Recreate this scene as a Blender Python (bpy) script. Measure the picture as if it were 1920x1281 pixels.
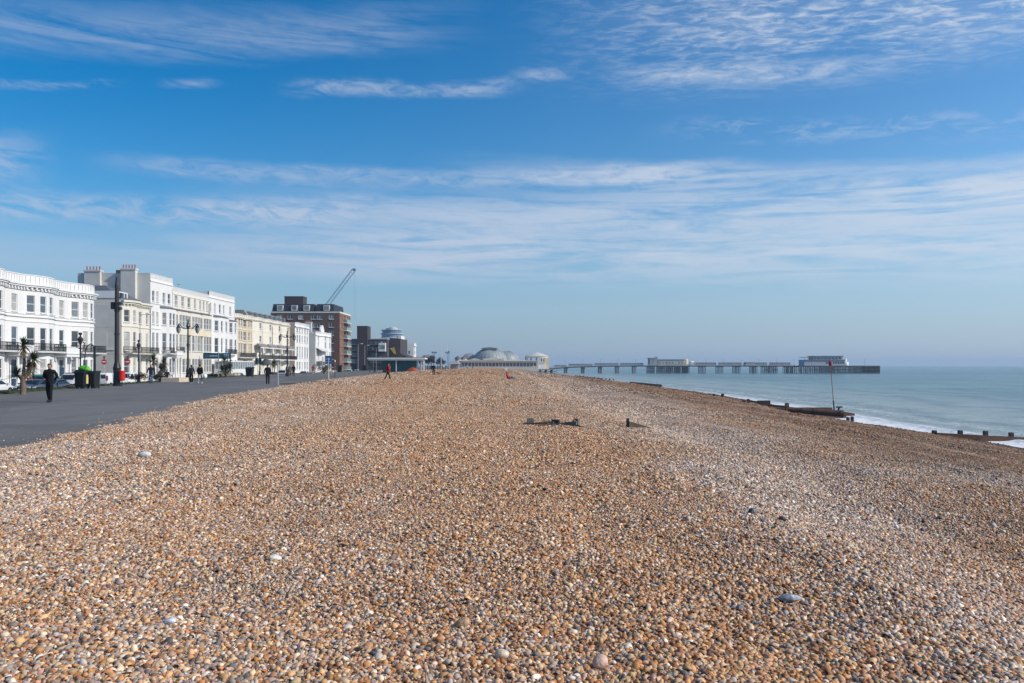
import bpy, bmesh, math, random
import numpy as np
from mathutils import Vector, Matrix

for o in list(bpy.data.objects):
    bpy.data.objects.remove(o)
R = math.radians
sc = bpy.context.scene
col = sc.collection
rnd = random.Random(7)

# ------------------------------------------------------------------ camera
F, HZ, CZ = 1493.333, 685.0, 1.65          # focal length in photo pixels, horizon row, eye height
cd = bpy.data.cameras.new('camera'); cam = bpy.data.objects.new('camera', cd); col.objects.link(cam)
cam.location = (0, 0, CZ); cam.rotation_euler = (R(90), 0, 0)
cd.lens = 28; cd.sensor_width = 36; cd.shift_y = (HZ - 640.5) / 1920
cd.clip_start = 0.05; cd.clip_end = 20000
sc.camera = cam

# ------------------------------------------------------------------ sun, exposure
SUN_EL, SUN_AZ = 34.0, 104.0               # azimuth clockwise from +Y (the view direction)
sd = Vector((math.sin(R(SUN_AZ)) * math.cos(R(SUN_EL)), math.cos(R(SUN_AZ)) * math.cos(R(SUN_EL)), math.sin(R(SUN_EL))))
sl = bpy.data.lights.new('sun', 'SUN'); sun = bpy.data.objects.new('sun', sl); col.objects.link(sun)
sl.energy = 4.2; sl.angle = R(0.5); sl.color = (1.0, 0.93, 0.84)
sun.rotation_euler = sd.to_track_quat('Z', 'Y').to_euler()
sc.view_settings.view_transform = 'Standard'
sc.view_settings.look = 'None'
sc.view_settings.exposure = 0.0
sc.view_settings.gamma = 1.0
sc.render.engine = 'CYCLES'
sc.cycles.use_denoising = True
sc.cycles.max_bounces = 6
sc.cycles.volume_bounces = 0
sc.cycles.caustics_reflective = False
sc.cycles.caustics_refractive = False
sc.cycles.sample_clamp_indirect = 4.0


# ------------------------------------------------------------------ small node language
class E:
    """a socket with arithmetic"""
    def __init__(s, nt, sock): s.nt, s.s = nt, sock
    def _m(s, op, *a):
        n = s.nt.nodes.new('ShaderNodeMath'); n.operation = op
        for i, v in enumerate((s,) + a):
            if isinstance(v, E): s.nt.links.new(v.s, n.inputs[i])
            else: n.inputs[i].default_value = v
        return E(s.nt, n.outputs[0])
    def __add__(s, o): return s._m('ADD', o)
    def __radd__(s, o): return s._m('ADD', o)
    def __sub__(s, o): return s._m('SUBTRACT', o)
    def __rsub__(s, o): return (s * -1) + o
    def __mul__(s, o): return s._m('MULTIPLY', o)
    __rmul__ = __mul__
    def __truediv__(s, o): return s._m('DIVIDE', o)
    def f(s, op, *a): return s._m(op, *a)
    def clamp(s):
        n = s._m('ADD', 0.0); n.s.node.use_clamp = True; return n
    def ss(s, a, b):
        n = s.nt.nodes.new('ShaderNodeMapRange'); n.interpolation_type = 'SMOOTHSTEP'
        s.nt.links.new(s.s, n.inputs[0]); n.inputs[1].default_value = a; n.inputs[2].default_value = b
        return E(s.nt, n.outputs[0])


def xyz(nt, x, y, z):
    n = nt.nodes.new('ShaderNodeCombineXYZ')
    for i, v in enumerate((x, y, z)):
        if isinstance(v, E): nt.links.new(v.s, n.inputs[i])
        else: n.inputs[i].default_value = v
    return n.outputs[0]


def noi(nt, vec, scale, detail=4, rough=0.55, dist=0.0):
    n = nt.nodes.new('ShaderNodeTexNoise'); n.inputs['Scale'].default_value = scale
    n.inputs['Detail'].default_value = detail; n.inputs['Roughness'].default_value = rough
    n.inputs['Distortion'].default_value = dist
    if vec is not None: nt.links.new(vec, n.inputs['Vector'])
    return E(nt, n.outputs['Fac'])


def mixc(nt, fac, a, b):
    n = nt.nodes.new('ShaderNodeMix'); n.data_type = 'RGBA'
    for k, v in ((0, fac), (6, a), (7, b)):
        if isinstance(v, E): nt.links.new(v.s, n.inputs[k])
        elif hasattr(v, 'node'): nt.links.new(v, n.inputs[k])
        elif isinstance(v, (int, float)): n.inputs[k].default_value = v
        else: n.inputs[k].default_value = (*v, 1)
    return n.outputs[2]


# ------------------------------------------------------------------ world: sky texture and high cloud
W = bpy.data.worlds.new('World'); sc.world = W; W.use_nodes = True
nt = W.node_tree; nt.nodes.clear()
wo = nt.nodes.new('ShaderNodeOutputWorld'); bg = nt.nodes.new('ShaderNodeBackground')
nt.links.new(bg.outputs[0], wo.inputs[0])
sky = nt.nodes.new('ShaderNodeTexSky'); sky.sky_type = 'NISHITA'; sky.sun_disc = False
sky.sun_elevation = R(SUN_EL); sky.sun_rotation = R(SUN_AZ)
sky.air_density = 1.0; sky.dust_density = 0.6; sky.ozone_density = 2.5; sky.altitude = 0
bg.inputs['Strength'].default_value = 0.1
tc = nt.nodes.new('ShaderNodeTexCoord')
sp = nt.nodes.new('ShaderNodeSeparateXYZ'); nt.links.new(tc.outputs['Generated'], sp.inputs[0])
dx, dy, dz = (E(nt, sp.outputs[i]) for i in range(3))
az = dx.f('ARCTAN2', dy) * (180 / math.pi)
el = dz.f('MINIMUM', 0.9999).f('ARCSINE') * (180 / math.pi)


def AE(u, v):
    a = math.atan2(u - 960, F)
    return math.degrees(a), math.degrees(math.atan2((HZ - v) * math.cos(a), F))


# wavy coordinates so that the streaks fray
warp = noi(nt, xyz(nt, az * 0.07, el * 0.22, 0.0), 1.6, 6, 0.62)
warp2 = noi(nt, xyz(nt, az * 0.16, el * 0.5, 3.0), 1.0, 5, 0.62)
elw = el + (warp - 0.5) * 1.6
fibre = noi(nt, xyz(nt, az * 0.055 + el * 0.09, el * 0.60, 7.0), 1.8, 8, 0.58, 0.9)
fine = noi(nt, xyz(nt, az * 0.36 + el * 0.2, el * 1.1, 11.0), 1.2, 8, 0.66, 0.7)
both = fibre * 0.76 + fine * 0.24


def streak(u0, v0, u1, v1, w_up, w_dn, amp, tex, lo, hi, fade=5.0):
    a0, e0 = AE(u0, v0); a1, e1 = AE(u1, v1)
    k = (e1 - e0) / (a1 - a0)
    d = elw - ((az - a0) * k + e0)
    wdt = d.ss(-w_dn, -w_dn * 0.1) * (1 - d.ss(w_up * 0.1, w_up))
    ends = az.ss(a0 - fade * 0.5, a0 + fade * 0.5) * (1 - az.ss(a1 - fade * 0.5, a1 + fade * 0.5))
    return wdt * ends * tex.ss(lo, hi) * amp


cl = streak(250, 306, 1330, 318, 0.9, 1.1, 0.52, fine, 0.20, 0.72, 8)
cl = cl + streak(-300, 370, 640, 395, 1.3, 1.4, 0.66, fine, 0.30, 0.68, 9)
cl = cl + streak(560, 162, 960, 158, 0.7, 0.9, 0.52, fine, 0.28, 0.74, 4)
cl = cl + streak(980, 140, 1050, 138, 0.55, 0.65, 0.6, fine, 0.26, 0.72, 3)
cl = cl + streak(1170, 138, 1640, 118, 0.8, 1.3, 0.52, fine, 0.26, 0.70, 5)
cl = cl + streak(-100, 165, 200, 155, 0.4, 0.5, 0.3, fine, 0.40, 0.65, 4)
cl = cl + streak(325, 152, 390, 154, 0.4, 0.5, 0.42, fine, 0.30, 0.7, 3)
cl = cl + streak(-200, 40, 800, 62, 2.8, 1.7, 0.40, both, 0.30, 0.66, 12)
cl = cl + streak(-500, 285, 60, 300, 2.4, 2.6, 0.5, fine, 0.28, 0.62, 4)
# the broad band of cirrus over the sea, its upper edge rising to the right
cl = cl + streak(560, 395, 2600, 300, 2.4, 4.2, 0.74, both, 0.28, 0.60, 24)
cl = cl + streak(1000, 325, 2600, 262, 1.5, 2.2, 0.52, both, 0.30, 0.62, 20)
cl = cl + streak(420, 465, 2600, 440, 2.2, 2.6, 0.50, both, 0.33, 0.62, 26)
cl = cl + streak(-600, 445, 1000, 485, 2.6, 2.2, 0.34, fibre, 0.05, 0.55, 14)
cl = cl + streak(1300, 240, 2200, 205, 0.9, 1.2, 0.26, fine, 0.42, 0.66, 10)
# rippled altocumulus high on the right: a flat sheet seen from below
px = dx / dz.f('MAXIMUM', 0.05); py = dy / dz.f('MAXIMUM', 0.05)
rip = noi(nt, xyz(nt, px * 1.0 + py * 0.35, py * 1.7, 0.0), 13.0, 5, 0.62, 0.6)
rib = noi(nt, xyz(nt, px, py, 5.0), 1.6, 3, 0.5)
am = el.ss(17.0, 21.5) * az.ss(-2.0, 20.0)
cl = cl + rip.ss(0.38, 0.76) * am * rib.ss(0.26, 0.52) * 0.72
cl = cl + am * rib.ss(0.30, 0.70) * 0.22
cl = cl.clamp().f('MINIMUM', 0.8)
# pale haze low over the horizon belongs to the air far off the coast
low = 1 - el.f('MAXIMUM', 0.0).ss(0.0, 13.0)
base = mixc(nt, 1.0, sky.outputs[0], sky.outputs[0])
hs = nt.nodes.new('ShaderNodeHueSaturation')
sat_ = az.ss(-36, 36) * -0.19 + 1.54; val_ = az.ss(-36, 36) * 0.24 + 1.25
nt.links.new(sat_.s, hs.inputs['Saturation']); nt.links.new(val_.s, hs.inputs['Value'])
nt.links.new(base, hs.inputs['Color'])
right = az.ss(-30, 40)
lowc = mixc(nt, right, (1.6, 2.9, 4.9), (3.0, 4.5, 6.8))
skyc = mixc(nt, low * 0.72, hs.outputs[0], lowc)
cloud_col = mixc(nt, right, (4.9, 5.7, 7.2), (6.5, 7.2, 8.2))
fin = mixc(nt, cl, skyc, cloud_col)
nt.links.new(fin, bg.inputs['Color'])

# ------------------------------------------------------------------ materials
MATS = {}


def M(name, rgb, rough=0.6, var=0.12, scale=2.0, bump=0.0, bscale=20.0, metal=0.0, spec=0.4, stain=None, alpha=1.0):
    if name in MATS: return MATS[name]
    m = bpy.data.materials.new(name); m.use_nodes = True
    t = m.node_tree; b = t.nodes['Principled BSDF']
    b.inputs['Roughness'].default_value = rough; b.inputs['Metallic'].default_value = metal
    b.inputs['Specular IOR Level'].default_value = spec
    c = t.nodes.new('ShaderNodeTexCoord').outputs['Object']
    n = noi(t, c, scale, 5, 0.6)
    dark = tuple(v * (1 - var) for v in rgb); lite = tuple(min(1, v * (1 + var * 0.6)) for v in rgb)
    o = mixc(t, n.ss(0.3, 0.7), dark, lite)
    if stain:
        s2 = noi(t, xyz(t, E(t, _sep(t, c, 0)) * 1.3, E(t, _sep(t, c, 1)) * 1.3, E(t, _sep(t, c, 2)) * 0.35), stain[1], 5, 0.65)
        o = mixc(t, s2.ss(stain[2], stain[2] + 0.16) * stain[3], o, stain[0])
    t.links.new(o, b.inputs['Base Color'])
    if bump:
        bn = t.nodes.new('ShaderNodeBump'); bn.inputs['Strength'].default_value = bump; bn.inputs['Distance'].default_value = 0.02
        t.links.new(noi(t, c, bscale, 5, 0.6).s, bn.inputs['Height']); t.links.new(bn.outputs[0], b.inputs['Normal'])
    MATS[name] = m
    return m


def _sep(t, c, i):
    s = t.nodes.new('ShaderNodeSeparateXYZ'); t.links.new(c, s.inputs[0]); return s.outputs[i]


def glass(name, rgb, rough=0.06):
    m = M(name, rgb, rough, 0.35, 0.9, spec=0.7); return m


MATGRIME = ((0.42, 0.37, 0.29), 0.8, 0.57, 0.42)
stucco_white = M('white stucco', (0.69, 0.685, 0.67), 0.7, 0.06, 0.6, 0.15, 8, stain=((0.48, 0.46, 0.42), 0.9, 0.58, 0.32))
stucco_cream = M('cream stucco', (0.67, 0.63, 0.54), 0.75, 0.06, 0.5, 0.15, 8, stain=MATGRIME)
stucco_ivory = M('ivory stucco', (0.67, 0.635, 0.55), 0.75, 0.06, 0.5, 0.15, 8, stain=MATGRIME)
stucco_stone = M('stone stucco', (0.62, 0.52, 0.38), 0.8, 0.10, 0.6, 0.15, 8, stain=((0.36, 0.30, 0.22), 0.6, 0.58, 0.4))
stucco_grey = M('grey weathered and shaded render', (0.60, 0.585, 0.54), 0.85, 0.10, 0.4, 0.15, 8, stain=((0.20, 0.20, 0.17), 0.4, 0.58, 0.5))  # greyer than the fronts: side-wall shade is put into the base tone
trim_white = M('white painted trim', (0.71, 0.71, 0.70), 0.5, 0.04)
trim_cream = M('cream painted trim', (0.67, 0.635, 0.55), 0.55, 0.06)
slate = M('slate', (0.10, 0.11, 0.13), 0.6, 0.25, 1.5, 0.3, 6)
lead = M('lead grey sheet', (0.22, 0.23, 0.25), 0.5, 0.2, 1.0)
iron = M('black iron', (0.012, 0.012, 0.014), 0.4, 0.2, 3, spec=0.5)
iron_grey = M('black brown iron', (0.035, 0.03, 0.03), 0.5, 0.2, 3)
galv = M('galvanised steel', (0.42, 0.43, 0.44), 0.45, 0.1, 2, metal=0.3)
glass_dark = glass('dark window glass', (0.045, 0.06, 0.075))
glass_curtain = glass('window glass over pale curtains', (0.20, 0.22, 0.24), 0.12)
terracotta = M('terracotta', (0.36, 0.13, 0.08), 0.7, 0.2)
brick_dark_shaded = M('dark and shaded brown brick', (0.13, 0.075, 0.055), 0.85, 0.25, 3, 0.2, 10)  # on the flats, shade of the camera-facing wall is put into this colour
brick_lit = M('sunlit brown brick', (0.25, 0.115, 0.07), 0.85, 0.25, 3, 0.2, 10)  # lit copy of the flats' brick, sunlight put into its colour
brick_black = M('purple black brick', (0.06, 0.048, 0.05), 0.8, 0.25, 2, 0.2, 10)
timber_grey = M('weathered grey timber', (0.16, 0.15, 0.12), 0.85, 0.35, 4, 0.6, 18, stain=((0.08, 0.09, 0.05), 2.0, 0.5, 0.6))
timber_brown = M('wet brown timber', (0.13, 0.055, 0.03), 0.55, 0.3, 4, 0.6, 18)
timber_dark = M('dark wet timber', (0.035, 0.028, 0.025), 0.55, 0.3, 4, 0.5, 18)
rust = M('rusted steel', (0.11, 0.05, 0.035), 0.75, 0.4, 3, 0.5, 14, stain=((0.05, 0.025, 0.02), 1.2, 0.5, 0.6))
pier_steel = M('dark pier steel', (0.045, 0.052, 0.065), 0.6, 0.3, 0.6)
pier_pale = M('pale pier render', (0.60, 0.57, 0.50), 0.7, 0.1, 0.4)
pier_cream = M('cream pier render', (0.70, 0.60, 0.44), 0.7, 0.1, 0.4)
copper_grey = M('grey green dome sheet', (0.27, 0.30, 0.30), 0.5, 0.2, 0.3)
teal = M('teal painted boards', (0.006, 0.085, 0.10), 0.5, 0.15, 1.0)
leaf_green = M('sword leaf green', (0.07, 0.09, 0.038), 0.5, 0.4, 2.5)
leaf_dry = M('dry straw leaf', (0.20, 0.125, 0.055), 0.7, 0.35, 2.5)
bark = M('palm bark', (0.16, 0.12, 0.085), 0.9, 0.3, 5, 0.6, 12)
shrub_green = M('dark shrub leaf', (0.045, 0.05, 0.032), 0.7, 0.4, 3)
pale_kerb = M('pale planter stone', (0.55, 0.45, 0.34), 0.8, 0.15, 2, 0.2, 10)
rubber = M('tyre rubber', (0.012, 0.012, 0.013), 0.8, 0.2)
alloy = M('wheel alloy', (0.35, 0.35, 0.36), 0.35, 0.1, metal=0.6)
plastic_black = M('black bin plastic', (0.012, 0.013, 0.017), 0.5, 0.2, 2)
lamp_red = M('red lamp lens', (0.35, 0.012, 0.02), 0.25, 0.1)
lamp_clear = M('clear lamp lens', (0.55, 0.57, 0.6), 0.15, 0.1)
lantern_glass = M('lantern glass', (0.30, 0.31, 0.30), 0.2, 0.2)
skin_m = M('skin', (0.42, 0.24, 0.16), 0.6, 0.08)


def paint(name, rgb): return M(name, rgb, 0.3, 0.03, 1.0, spec=0.6)


def cloth(name, rgb): return M(name, rgb, 0.9, 0.2, 6, 0.3, 30, spec=0.2)


# ------------------------------------------------------------------ mesh and object helpers
class MB:
    """collects shapes, builds ONE mesh object"""
    def __init__(s): s.v, s.f, s.mi = [], [], []
    def add(s, vs, fs, mi=0):
        o = len(s.v); s.v += [tuple(v) for v in vs]
        for f in fs: s.f.append(tuple(i + o for i in f)); s.mi.append(mi)
    def box(s, x0, y0, z0, x1, y1, z1, mi=0):
        x0, x1 = min(x0, x1), max(x0, x1); y0, y1 = min(y0, y1), max(y0, y1); z0, z1 = min(z0, z1), max(z0, z1)
        s.add([(x0, y0, z0), (x1, y0, z0), (x1, y1, z0), (x0, y1, z0), (x0, y0, z1), (x1, y0, z1), (x1, y1, z1), (x0, y1, z1)],
              [(0, 3, 2, 1), (4, 5, 6, 7), (0, 1, 5, 4), (1, 2, 6, 5), (2, 3, 7, 6), (3, 0, 4, 7)], mi)
    def tube(s, p0, p1, r0, r1=None, n=8, mi=0, cap=True):
        r1 = r0 if r1 is None else r1
        p0, p1 = Vector(p0), Vector(p1); d = (p1 - p0)
        if d.length < 1e-6: return
        q = d.to_track_quat('Z', 'Y')
        vs = []
        for p, r in ((p0, r0), (p1, r1)):
            for i in range(n):
                a = 2 * math.pi * i / n; vs.append(p + q @ Vector((r * math.cos(a), r * math.sin(a), 0)))
        fs = [(i, (i + 1) % n, n + (i + 1) % n, n + i) for i in range(n)]
        if cap: fs += [tuple(range(n - 1, -1, -1)), tuple(range(n, 2 * n))]
        s.add(vs, fs, mi)
    def path(s, pts, r, n=6, mi=0):
        for a, b in zip(pts[:-1], pts[1:]): s.tube(a, b, r, r, n, mi)
    def lathe(s, prof, n=16, c=(0, 0, 0), mi=0, a0=0.0, a1=2 * math.pi):
        full = abs(a1 - a0 - 2 * math.pi) < 1e-4; m = n if full else n + 1
        vs = [(c[0] + r * math.cos(a0 + (a1 - a0) * i / n), c[1] + r * math.sin(a0 + (a1 - a0) * i / n), c[2] + z) for r, z in prof for i in range(m)]
        fs = []
        for j in range(len(prof) - 1):
            for i in range(n):
                k = (i + 1) % m; fs.append((j * m + i, j * m + k, (j + 1) * m + k, (j + 1) * m + i))
        s.add(vs, fs, mi)
    def prism(s, poly, axis, a, b, mi=0):
        """poly: 2-D outline extruded along axis from a to b. axis 'z': (x,y); 'y': (x,z); 'x': (y,z)"""
        mk = {'z': lambda p, t: (p[0], p[1], t), 'y': lambda p, t: (p[0], t, p[1]), 'x': lambda p, t: (t, p[0], p[1])}[axis]
        n = len(poly); vs = [mk(p, a) for p in poly] + [mk(p, b) for p in poly]
        s.add(vs, [tuple(range(n - 1, -1, -1)), tuple(range(n, 2 * n))] + [(i, (i + 1) % n, n + (i + 1) % n, n + i) for i in range(n)], mi)
    def ell(s, c, r, n=12, m=8, mi=0, z0=-1.0, z1=1.0):
        prof = []
        for j in range(m + 1):
            t = z0 + (z1 - z0) * j / m; t = max(-1, min(1, t))
            a = math.asin(t); prof.append((max(1e-3, math.cos(a)), t))
        vs = [(c[0] + r[0] * q * math.cos(2 * math.pi * i / n), c[1] + r[1] * q * math.sin(2 * math.pi * i / n), c[2] + r[2] * t) for q, t in prof for i in range(n)]
        fs = [(j * n + i, j * n + (i + 1) % n, (j + 1) * n + (i + 1) % n, (j + 1) * n + i) for j in range(m) for i in range(n)]
        s.add(vs, fs, mi)
    def mesh(s, name, mats, smooth=False):
        me = bpy.data.meshes.new(name); me.from_pydata(s.v, [], s.f)
        for m in (mats if isinstance(mats, (list, tuple)) else [mats]): me.materials.append(m)
        if any(s.mi): me.polygons.foreach_set('material_index', s.mi)
        bm = bmesh.new(); bm.from_mesh(me); bmesh.ops.recalc_face_normals(bm, faces=bm.faces); bm.to_mesh(me); bm.free()
        if smooth: me.polygons.foreach_set('use_smooth', [True] * len(me.polygons))
        me.update(); return me
    def build(s, name, mats, parent=None, loc=(0, 0, 0), rz=0.0, smooth=False, bevel=0.0):
        o = obj(name, s.mesh(name, mats, smooth), parent, loc, rz)
        if bevel:
            b = o.modifiers.new('Bevel', 'BEVEL'); b.width = bevel; b.segments = 2; b.limit_method = 'ANGLE'; b.angle_limit = R(35)
        return o


def obj(name, me, parent=None, loc=(0, 0, 0), rz=0.0):
    o = bpy.data.objects.new(name, me); col.objects.link(o); o.location = loc; o.rotation_euler = (0, 0, rz)
    if parent is not None: o.parent = parent
    return o


def tag(o, label=None, cat=None, group=None, kind=None):
    for k, v in (('label', label), ('category', cat), ('group', group), ('kind', kind)):
        if v: o[k] = v
    return o


def thing(name, label, cat, loc=(0, 0, 0), rz=0.0, group=None):
    return tag(obj(name, None, None, loc, rz), label, cat, group)


def kids(o): return [c for c in col.objects if c.parent == o]


def copy_tree(o, parent=None, loc=None, rz=None, label=None):
    ch = list(o.children)
    c = o.copy(); col.objects.link(c); c.parent = parent
    if loc is not None: c.location = loc
    if rz is not None: c.rotation_euler = (0, 0, rz)
    if label: c['label'] = label
    for k in ch: copy_tree(k, c)
    return c


def gp(u, v, z=0.0):
    """photo pixel of a point known to lie at height z -> its place"""
    y = (CZ - z) * F / (v - HZ); return ((u - 960) / F * y, y, z)


def at(u, v, y):
    return ((u - 960) / F * y, y, CZ + (HZ - v) / F * y)


# ------------------------------------------------------------------ terrain shape
SEA = -4.35
_Y = np.arange(-60, 2600, 2.0)


def _tab(ys, xs, win=15):
    t = np.interp(_Y, ys, xs); k = np.ones(win) / win
    p = np.pad(t, win // 2, mode='edge'); return np.convolve(p, k, 'valid')


_EDGE = _tab([-60, 0, 14.9, 22.4, 39.7, 85, 137, 205, 308, 600, 2600], [-4.5, -6.6, -9.6, -11.1, -14.9, -20.4, -23.8, -26.5, -29, -34, -120], 5)
_WL = _tab([-60, 56, 90, 163, 242, 358, 560, 700, 1500, 2600], [35.5, 36.5, 38.4, 41, 39.5, 34, 27, 22, -30, -160])
_CR = _tab([-60, 0, 100, 200, 358, 560, 2600], [2.3, 2.3, 1.5, 0, -4, -8, -140])
_PL = _tab([-60, 0, 44.8, 60, 77, 91, 117, 170, 205, 330, 600, 2600], [-14, -21, -28.8, -32.0, -34.5, -36.4, -40.5, -42.3, -43, -45, -48, -140], 5)


def edge(y): return np.interp(y, _Y, _EDGE)
def wl(y): return np.interp(y, _Y, _WL)
def crest(y): return np.interp(y, _Y, _CR)
def promL(y): return np.interp(y, _Y, _PL)


def _hash(ix, iy, s):
    h = (ix.astype(np.int64) * 374761393 + iy.astype(np.int64) * 668265263 + s * 974634777) & 0x7fffffff
    h = ((h ^ (h >> 13)) * 1274126177) & 0x7fffffff
    return ((h ^ (h >> 16)) & 0xffff) / 65535.0


def vn(x, y, sc_, seed=0):
    x = np.asarray(x, float) / sc_; y = np.asarray(y, float) / sc_
    ix = np.floor(x); iy = np.floor(y); fx = x - ix; fy = y - iy
    fx = fx * fx * (3 - 2 * fx); fy = fy * fy * (3 - 2 * fy)
    a = _hash(ix, iy, seed); b = _hash(ix + 1, iy, seed); c = _hash(ix, iy + 1, seed); d = _hash(ix + 1, iy + 1, seed)
    return (a * (1 - fx) + b * fx) * (1 - fy) + (c * (1 - fx) + d * fx) * fy


def H(x, y):
    x = np.asarray(x, float); y = np.asarray(y, float)
    e, w, c = edge(y), wl(y), crest(y)
    s = np.clip((x - e + 1.0) / 2.5, 0, 1); s = s * s * (3 - 2 * s)
    t = np.maximum((x - c) / (w - c), 0)
    z = -0.06 + 0.16 * s - 4.45 * np.power(t, 1.4)
    amp = 0.3 + 0.7 * s
    # a shallow trough lies just seaward of the crest, then a low bank
    dd = x - c + (vn(x, y, 5, 6) - .5) * 1.6 + (vn(x, y, 1.8, 10) - .5) * .9
    q_ = np.clip(dd / 2.4, 0, 1)
    z = z - 0.24 * q_ * q_ * (3 - 2 * q_) * np.clip((w - x) / 8, 0, 1) + 0.16 * np.exp(-((dd - 6.8) / 2.4) ** 2) + (vn(x, y * .28, 2.4, 7) - .5) * .11 * s
    # trodden furrows run along the shore
    fur = (vn(x + .5 * vn(x, y, 7, 8), y * .13, .55, 9) - .5) * .055 * s
    z = z + fur
    und = (vn(x, y, 3.1, 1) - 0.5) * 0.075 + (vn(x, y, 1.1, 2) - 0.5) * 0.05 + (vn(x, y, 0.42, 3) - 0.5) * 0.028
    # low ridges left by the tides run along the shore on the seaward face
    # shingle is lower on the near side of the timber groyne at y = 90
    sm = lambda a: np.clip(a, 0, 1) ** 2 * (3 - 2 * np.clip(a, 0, 1))
    z = z - 0.36 * sm((x - 16) / 9) * sm((y - 64) / 12) * sm((91 - y) / 1.2)
    rid = 0.05 * np.sin((x - c) * 1.5 + 2.5 * vn(x, y, 9, 4)) * np.clip((x - c) / 4, 0, 1) * np.clip((w - x) / 6, 0, 1)
    z = z - 1.6 * np.clip((e - 2.2 - x) / 1.2, 0, 1)          # the shingle ends under the promenade
    return z + und * amp + rid


def Hs(x, y): return float(H(np.array([x]), np.array([y]))[0])


def zone(x, y):
    """0 = orange shingle, 1 = grey shingle"""
    x = np.asarray(x, float); y = np.asarray(y, float)
    yy_ = np.clip(y, 0, 60)
    d = x - crest(y) + (vn(x, y, 5, 6) - .5) * 1.6 + (vn(x, y, 6, 11) - 0.5) * (.6 + .06 * yy_) + (vn(x, y * .6, 1.5, 12) - 0.5) * 1.5
    g = np.exp(-((d - .6 - .09 * yy_) / (0.9 + .095 * yy_)) ** 2) * 0.96 + np.exp(-((d - 6.2) / 1.2) ** 2) * 0.62 * np.clip((26 - y) / 8, 0, 1) + np.clip((d - 3) / 6, 0, 1) * .12
    l = x - edge(y)
    g = np.maximum(g, 0.65 * np.exp(-((l - 1.0) / 5.5) ** 2))
    g = g * (.68 + .7 * vn(x, y * .7, 1.1, 16)) + (vn(x, y * .35, 1.6, 13) - 0.5) * 0.5 + (vn(x, y * 0.4, 6, 14) - 0.5) * 0.4
    return np.clip(g * .92 + .05, 0, 1)


def seaward_dark(x, y):
    """darker, browner stones low on the seaward face"""
    d = x - crest(y) + (vn(x, y, 5, 17) - 0.5) * 4
    return np.clip((d - 2.5) / 9, 0, 1) * .40 * (.6 + .8 * vn(x, y, 3, 18))


def wet(x, y):
    z = H(x, y); return np.clip((SEA + 1.0 - z) / 0.6 + (vn(x, y, 1.5, 15) - 0.5) * 0.6, 0, 1)


def graded(a, b, d0, g, dmax):
    out = [a]; d = d0
    while out[-1] < b: out.append(out[-1] + d); d = min(d * g, dmax)
    return np.array(out)


def sheet(name, X, Y, Z, mat, attrs=None, smooth=True):
    ny, nx = X.shape
    me = bpy.data.meshes.new(name)
    V = np.stack([X, Y, Z], -1).reshape(-1, 3)
    i = np.arange(ny * nx).reshape(ny, nx)
    q = np.stack([i[:-1, :-1], i[:-1, 1:], i[1:, 1:], i[1:, :-1]], -1).reshape(-1, 4)
    me.vertices.add(len(V)); me.vertices.foreach_set('co', V.astype(np.float32).ravel())
    me.loops.add(q.size); me.loops.foreach_set('vertex_index', q.astype(np.int32).ravel())
    me.polygons.add(len(q)); me.polygons.foreach_set('loop_start', np.arange(0, q.size, 4, dtype=np.int32))
    me.polygons.foreach_set('use_smooth', np.full(len(q), smooth))
    me.update(calc_edges=True)
    for k, a in (attrs or {}).items():
        at_ = me.attributes.new(k, 'FLOAT', 'POINT'); at_.data.foreach_set('value', a.astype(np.float32).ravel())
    me.materials.append(mat)
    return obj(name, me)


PALETTE = np.array([(0.50, 0.25, 0.10), (0.60, 0.36, 0.18), (0.40, 0.17, 0.06), (0.66, 0.50, 0.32), (0.34, 0.19, 0.11),
                    (0.74, 0.62, 0.48), (0.55, 0.33, 0.24), (0.22, 0.12, 0.07), (0.62, 0.42, 0.22),
                    (0.32, 0.275, 0.245), (0.46, 0.40, 0.36), (0.15, 0.14, 0.145), (0.60, 0.54, 0.49), (0.80, 0.76, 0.71), (0.25, 0.24, 0.25), (0.44, 0.375, 0.31)]) * np.array([1.01, .925, .84])
P_OR = np.array([18, 17, 11, 12, 10, 7, 5, 6, 11, 3, 3, 3.8, 2.6, 1.4, 2.6, 4.5]); P_OR /= P_OR.sum()
P_GR = np.array([2, 3, 1.5, 7, 5, 9, 5, 3, 2, 12, 16, 8, 14, 5.5, 8, 9.0]); P_GR /= P_GR.sum()


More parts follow.
